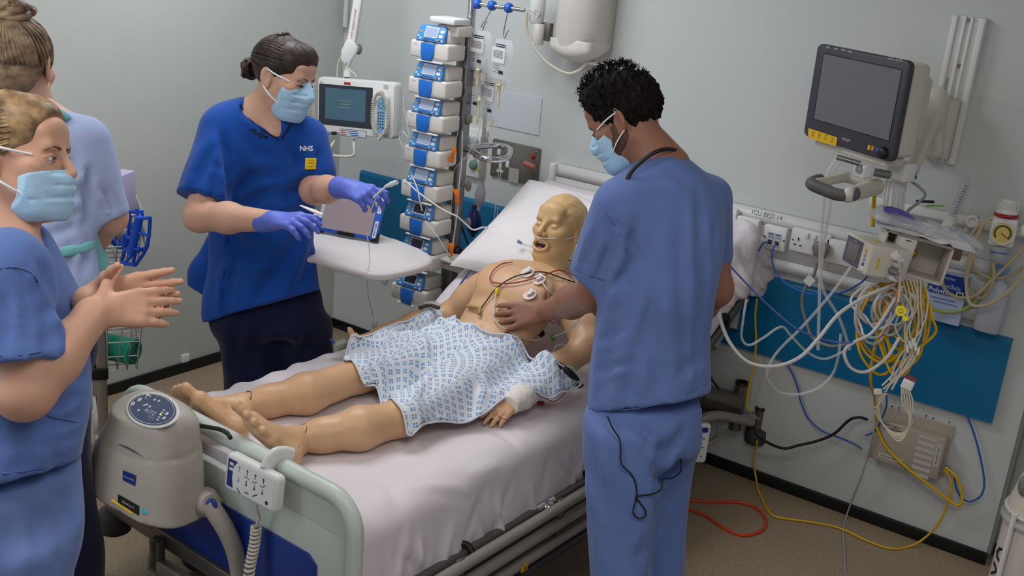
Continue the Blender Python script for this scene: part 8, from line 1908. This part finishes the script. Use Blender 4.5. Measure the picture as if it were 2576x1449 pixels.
dp = G().prism(ell_(A_*.97, Bq*.97), cc_+Z*.0046, X, Y, Z, .001).build('control_display', mat('display_slate_blue', (74, 84, 112), .3), pu)
g = G(); g.tube([cc_+Z*.006+X*A_*.9*math.cos(a)+Y*Bq*.9*math.sin(a) for a in np.linspace(0, 6.283, 40)], .0007, 4); g.build('display_outline', M_white, dp)
for px, py, rr_ in ((337, 1020, .0085), (354, 1010, .0085), (375, 1003, .0105), (392, 1010, .005), (403, 1013, .005), (372, 1022, .005), (380, 1027, .005), (352, 1036, .005), (423, 1045, .0065), (416, 1056, .0065), (366, 1024, .004)):
    p = up_(px, py)+Z*.006; G().lathe(p, Z, [(rr_*.8, 0), (rr_*.8, .0012), (rr_*.5, .0014)], 16).build('touch_key', mat('key_pale', (196, 198, 206), .4), dp)
G().lathe(up_(376, 1004)+Z*.0075, Z, [(.006, 0), (.005, .001)], 14).build('power_key', mat('display_slate_blue', (74, 84, 112), .3), dp)
for px, py, c_ in ((407, 1046, mat('led_amber', (255, 210, 60), .4, emit=(255, 200, 60), estr=2.0)), (374, 997, mat('led_green', (150, 255, 90), .4, emit=(150, 255, 90), estr=1.5))): G().sphere(up_(px, py)+Z*.006, .0022, 8).build('indicator_led', c_, dp)
for k in range(5): G().box(up_(412-4*k, 1034+6*k)+Z*.006+X*.006, (.010, .003, .0008), ax=(X, Y, Z)).build('level_mark', MATS['key_pale'], dp)
text('auto_text', 'AUTO', .0175, up_(381, 1041)+Z*.0062, X, Y, MATS['key_pale'], dp); text('logic_text', 'logic', .0165, up_(384, 1053)+Z*.0062, X, Y, mat('text_dim', (140, 146, 168), .4), dp)
# windows, badges
def decal(name, pts, m, off=.0012, th=.0012, parent=None):
    h = [uh(*p) for p in pts]; c_ = sum(h)/len(h); n_ = nrm(np.cross(h[1]-h[0], h[2]-h[0])); n_ = n_ if n_@(CAM-c_) > 0 else -n_
    X_ = nrm(h[1]-h[0]); Y_ = np.cross(n_, X_); poly = [((q-c_)@X_, (q-c_)@Y_) for q in h]
    area_ = sum(poly[i][0]*poly[(i+1) % len(poly)][1]-poly[(i+1) % len(poly)][0]*poly[i][1] for i in range(len(poly))); poly = poly if area_ > 0 else poly[::-1]
    return G().prism(poly, c_+n_*off, X_, Y_, n_, th).build(name, m, parent or pu), c_+n_*(off+th), X_, Y_
decal('indicator_window', [(302, 1112), (320, 1118), (345, 1132), (362, 1150), (345, 1143), (322, 1130)], mat('window_navy', (28, 44, 92), .2), .003)
bo_, bc_, bX2, bY2 = decal('maker_badge', [(312, 1182), (343, 1195), (343, 1222), (312, 1206)], mat('badge_navy', (20, 48, 124), .35), .003); text('badge_text', 'arjohuntleigh', .0085, bc_, bX2, bY2, MATS['silver_print'], bo_)
bo_, bc_, bX2, bY2 = decal('rating_plate', [(300, 1243), (352, 1272), (352, 1296), (300, 1262)], M_dark, .003); text('plate_text', 'Nimbus 3', .012, bc_, bX2, bY2, MATS['silver_print'], bo_)
decal('teal_sticker', [(358, 1278), (376, 1284), (372, 1294), (357, 1290)], mat('sticker_teal', (40, 170, 190), .5), .003)
decal('yellow_strip', [(284, 1256), (334, 1288), (334, 1296), (284, 1264)], MATS['yellow_sticker'], .004)
# hose connector and hose
hq = uh(512, 1262); 
G().lathe(hq+nrm(CAM-hq)*-.01, nrm(nrm(CAM-hq)+AXR*.5+AXD*.15), [(.040, 0), (.040, .012), (.032, .022), (.030, .045), (.026, .05)], 24).build('hose_connector', M_unit, pu)
hc_ = hq+nrm(nrm(CAM-hq)+AXR*.5+AXD*.15)*.03
G().sphere(hc_+AXR*.012+AXD*.006-AXF*.014, (.016, .022, .006), 14, ax=(nrm(AXR), nrm(AXD), AXF)).build('connector_badge', M_bblue, pu)
G().path([hc_, PL(548, 1300, .03), PL(572, 1340, .05), PL(592, 1390, .06), PL(603, 1449, .06), PL(606, 1520, .05)], [.024]*41, 16).build('air_hose', mat('hose_grey', (168, 162, 150), .45), pu)
tag(G().path([PL(482, 1066, -.10), PL(510, 1072, -.07), PL(552, 1080, .0), PL(572, 1090, .03), PL(580, 1102, .05)], .006, 8).build('black_strap', M_blackp), 'black plastic strap hooked over the footboard by the manikin foot', 'strap')
# ------------------------------------------------------------------ bed handset and coiled cord
ho_ = PL(642, 1215, .165); o, X, Y, Z = frame(B(.165, -.055, .632), nrm(-by_+V(0, 0, .10)+bx_*.02), bx_)
hs2 = thing('bed_handset', 'white bed control handset hung on the footboard with a coiled cord', 'bed control', B(.165, -.05, .57))
Wh, Hh = .195, .100
G().prism(rrect(Wh, Hh, .016), o-Z*.012, X, Y, Z, .030, bev=.009, seg=3).build('case', M_white, hs2)
fcx = G().prism(rrect(Wh-.022, Hh-.020, .008), o+Z*.0182, X, Y, Z, .001).build('face_plate', mat('handset_face', (232, 232, 234), .35), hs2)
G().prism([(-.084, -.036), (-.060, -.036), (-.066, -.01), (-.064, .02), (-.050, .038), (-.084, .038)], o+Z*.0194, X, Y, Z, .0006).build('navy_flash', mat('badge_navy', (20, 48, 124), .35), fcx)
for k in range(4):
    for dy, s_ in ((.022, 1), (-.004, -1)):
        c_ = o+X*(-.042+.030*k)+Y*dy+Z*.0198; m_ = mat('arrow_teal', (110, 170, 180), .5) if k == 0 else M_ink
        G().box(c_, (.0016, .011, .0005), ax=(X, Y, Z)).prism([(-.004, 0), (.004, 0), (0, .005)] if s_ > 0 else [(-.004, 0), (0, -.005), (.004, 0)], c_+Y*.004*s_, X, Y, Z, .0005).build('arrow_symbol', m_, fcx)
    if k: G().path([o+X*(-.052+.030*k)+Y*.008+Z*.0198, o+X*(-.042+.030*k)+Y*(.012 if k == 1 else .008)+Z*.0198, o+X*(-.034+.030*k)+Y*(.004+.004*k)+Z*.0198], .001, 4).build('profile_symbol', mat('symbol_plum', (120, 50, 80), .5), fcx)
for k in range(3): G().path([o+X*(-.045+.030*k)+Y*(-.030)+Z*.0198, o+X*(-.030+.030*k)+Y*(-.030+.010*(k-1))+Z*.0198], .0014, 4).build('tilt_symbol', M_ink, fcx)
G().lathe(o+X*.066-Y*.028+Z*.0195, Z, [(.005, 0), (.005, .001)], 12).build('lock_key', M_ink, fcx)
for dy in (.026, .012): G().box(o-X*.071+Y*dy+Z*.020, (.014, .008, .0006), ax=(X, Y, Z)).build('mode_key', M_white, fcx)
G().path([o+X*.03+Y*.045-Z*.006, o+X*.03+Y*.07-Z*.02, B(.195, 0.0, .696), B(.195, .03, .68)], .012, 8, flat=2.2).build('hanger', M_white, hs2)
cq = [o-Y*.052+X*.012-Z*.0, o-Y*.075+X*.012, PL(648, 1318, .18)]
G().path([o-Y*.050+X*.012, o-Y*.070+X*.013, PL(652, 1300, .17), PL(645, 1325, .16)], .004, 8).build('cord_stub', M_coil, hs2)
coil([PL(645, 1325, .16), PL(640, 1370, .16), PL(630, 1420, .155), PL(622, 1480, .15)], .0115, .0042, 15, 7, 14).build('coiled_cord', M_coil, hs2)
# ------------------------------------------------------------------ electrodes, leads and dressings on the manikin
M_pad = mat('electrode_foam', (226, 212, 206), .6); M_clip = mat('clip_white', (226, 226, 222), .4)
for i, (px, py, lab) in enumerate(((1327, 686, 'white chest electrode nearest the manikin neck'), (1356, 704, 'white chest electrode with yellow mark high on the manikin chest'), (1333, 742, 'white chest electrode above the man\'s hand'), (1388, 806, 'white electrode on the manikin flank below the man\'s wrist'))):
    p = torso_hit(px, py, .0); n_ = fr_t[2] if i < 3 else nrm(fr_t[2]+bx_*1.2); X_ = nrm(AXR-n_*(AXR@n_)); Y_ = np.cross(n_, X_)
    t = thing('chest_electrode', lab, 'electrode', p, 'electrodes on the manikin'); p = p+n_*.001
    G().prism(ell_(.023, .021), p, X_, Y_, n_, .0015).build('foam_pad', M_pad, t); G().prism(ell_(.013, .012), p+n_*.0016, X_, Y_, n_, .0006).build('gel_print', mat('gel_pink', (222, 176, 172), .5), t)
    G().box(p+n_*.007+X_*.006, (.026, .009, .008), ax=(nrm(X_+Y_*.35), nrm(Y_-X_*.35), n_), bev=.002).box(p+n_*.012+X_*.010+Y_*.006, (.006, .016, .006), ax=(nrm(X_+Y_*.3), nrm(Y_-X_*.3), n_), bev=.001).build('snap_clip', M_clip, t)
def chest_line(name, pts, r, m, lab, cat='cable', off=.006): return line(name, [torso_hit(a, b, off) if c_ is None else PD(a, b, c_) for a, b, c_ in pts], r, m, lab, cat)
N_ = None
chest_line('red_lead', [(1290, 660, N_), (1262, 664, N_), (1240, 682, N_), (1233, 704, N_), (1250, 712, N_), (1290, 712, N_), (1330, 704, N_), (1370, 692, N_), (1405, 680, N_), (1440, 690, N_), (1470, 705, N_)], .0022, mat('lead_red', (150, 44, 40), .45), 'thin red lead looping over the manikin chest')
chest_line('black_lead', [(1205, 783, N_), (1225, 755, N_), (1250, 724, N_), (1290, 698, N_), (1335, 686, N_), (1370, 685, N_), (1410, 698, N_), (1450, 712, N_)], .0022, M_blackp, 'thin black lead crossing the manikin chest')
chest_line('white_chest_lead', [(1362, 706, N_), (1378, 730, N_), (1400, 745, N_), (1430, 760, N_)], .003, M_ccab, 'short cream lead running from an electrode to the right')
chest_line('clear_chest_tube', [(1262, 712, N_), (1250, 730, N_), (1244, 760, N_), (1242, 790, N_), (1250, 812, N_), (1280, 832, N_), (1310, 850, N_), (1345, 856, N_), (1390, 848, N_), (1430, 830, 3.42), (1460, 800, 3.38)], .0018, M_line, 'thin clear tube curving round the man\'s hand on the manikin', 'tube')
p = torso_hit(1250, 733, .006); tag(G().sphere(p, (.007, .012, .005), 12, ax=(AXR, AXD, AXF)).build('yellow_clip', M_neon), 'small yellow clip on the thin chest tube', 'clip')
line('rubber_strap', [torso_hit(1175, 770, .01), torso_hit(1190, 772, .012), torso_hit(1206, 776, .01), torso_hit(1205, 790, .01)], .006, mat('rubber_tan', (170, 138, 84), .5), 'tan rubber tube end by the manikin armpit', 'tube')
line('nasal_cannula', [hl((-.075, -.01, -.012)), hl((-.066, .045, -.028)), hl((-.035, .088, -.040)), hl((-.010, .112, -.046)), hl((.010, .112, -.046)), hl((.035, .088, -.040)), hl((.066, .045, -.030)), hl((.082, .0, -.012))], .0024, mat('cannula_clear', (228, 222, 210), .25, alpha=.85), 'clear nasal cannula tube across the manikin face', 'tube')
q = PL(1308, 610, -.16); tag(G().tube([PL(1302, 606, -.16), PL(1312, 612, -.15)], [.007, .006], 10).path([PL(1312, 612, -.15), PL(1325, 617, -.13), PL(1336, 620, -.10)], .0012, 5).build('pilot_balloon', mat('balloon_blue', (160, 176, 214), .3, alpha=.8)), 'tiny pale blue pilot balloon on a thin line beside the manikin cheek', 'balloon')
# bandage on the near wrist, red line, finger probe, arm strap
S = grid_for([PZ(1338, 975, .66), PZ(1285, 1015, .645)], .06, .004); S.chain([PZ(1338, 978, .660), PZ(1312, 998, .655), PZ(1288, 1014, .648)], [.042, .040, .034], k=.01); S.wob(.0012, (120, 120, 120), 3)
S.cut(PZ(1280, 1020, .645), PZ(1280, 1020, .645)-PZ(1320, 990, .655)); S.cut(PZ(1342, 972, .66), PZ(1342, 972, .66)-PZ(1310, 998, .655)); tag(sdfobj('wrist_bandage', S, mat('bandage_white', (228, 220, 214), .8, bump=.2, bscale=300), None), 'white bandage wrapped round the manikin wrist', 'bandage')
line('red_line', [PZ(1340, 1005, .61), PZ(1365, 1000, .60), PZ(1395, 1010, .597), (PZ(1425, 985, .60)), PZ(1445, 960, .64)], .0018, mat('line_red', (196, 60, 60), .4, alpha=.85), 'thin red blood line beside the bandaged wrist', 'tube'); q = PZ(1360, 1014, .603); tag(G().box(q, (.022, .012, .012), ax=(nrm(bx_+by_), nrm(by_-bx_), V(0, 0, 1)), bev=.003).build('red_connector', M_red), 'small red tap on the blood line by the bandage', 'tap')
line('red_line', [PZ(1245, 1030, .652), PZ(1255, 1048, .640), PZ(1278, 1056, .62), PZ(1290, 1050, .61)], .0012, MATS['line_red'], 'fine red thread round the manikin thumb', 'tube')
pf = PZ(857, 868, .64); prb = thing('finger_probe', 'grey-green finger probe clipped on the manikin far hand', 'finger probe', pf); Xp = nrm(PZ(880, 862, .65)-PZ(845, 872, .64)); Yp = nrm(np.cross(V(0, 0, 1), Xp)); Zp2 = np.cross(Xp, Yp)
G().box(pf, (.050, .034, .030), ax=(Xp, Yp, Zp2), bev=.010, seg=3).build('probe_shell', mat('probe_greygreen', (140, 148, 134), .5), prb); G().tube([pf-Xp*.018+Zp2*.012, pf-Xp*.030+Zp2*.032], .004, 8).build('probe_lead', M_bluejack, prb)
a1, a2, a3 = PZ(1395, 912, .735), PZ(1432, 938, .72), PZ(1460, 972, .66); tag(G().path([a1, a2, a3], .007, 6, flat=1.8).build('gown_tie', M_blackp), 'black tie strap on the gown sleeve by the man', 'strap')
b1_, b2_, b3_ = PZ(1055, 775, .742), PZ(1080, 768, .748), PZ(1105, 775, .745); tag(G().path([b1_, b2_, b3_], .010, 6, flat=.6).build('arm_band', mat('strap_brown', (58, 44, 42), .7)), 'dark strap round the manikin far elbow', 'strap')
S = grid_for([PZ(1040, 790, .70), PZ(1095, 770, .73)], .05, .004); S.chain([PZ(1035, 800, .69), PZ(1052, 785, .70), PZ(1072, 780, .715), PZ(1092, 772, .72)], [.014, .022, .026, .02], k=.02); S.wob(.004, (90, 90, 90), 4); tag(sdfobj('plastic_dressing', S, mat('dressing_film', (214, 214, 220), .3, alpha=.7), None), 'crumpled clear dressing at the manikin far elbow', 'dressing')
S = grid_for([PZ(1390, 895, .72), PZ(1425, 905, .71)], .05, .004); c_ = PL(1408, 893, .285); S.chain([PL(1390, 888, .27), c_, PL(1425, 900, .30)], [.006, .012, .006], k=.01); S.wob(.003, (110, 110, 110), 9); tag(sdfobj('cannula_dressing', S, mat('dressing_film', (214, 214, 220), .3, alpha=.7), None), 'clear cannula dressing on the manikin near forearm', 'dressing')
line('cannula_loop', [PL(1392, 890, .29), PL(1398, 872, .30), PL(1415, 866, .31), PL(1428, 876, .315), PL(1422, 895, .31)], .0014, M_line, 'small clear loop of tubing taped on the near forearm', 'tube')
S = grid_for([PL(1415, 815, .22), PL(1440, 800, .25)], .05, .005); S.chain([PL(1398, 812, .20), PL(1412, 808, .21), PL(1425, 815, .22)], [.008, .014, .010], k=.01); S.wob(.004, (100, 100, 100), 12); tag(sdfobj('flank_dressing', S, mat('dressing_film', (214, 214, 220), .3, alpha=.7), None), 'crumpled clear film on the manikin flank beside the arm', 'dressing')
p = torso_hit(1391, 850, .004); tag(G().sphere(p, (.008, .012, .006), 10, ax=(AXR, AXD, AXF)).build('green_clip', mat('clip_green', (70, 160, 70), .4)), 'small green clip between the manikin arm and waist', 'clip')
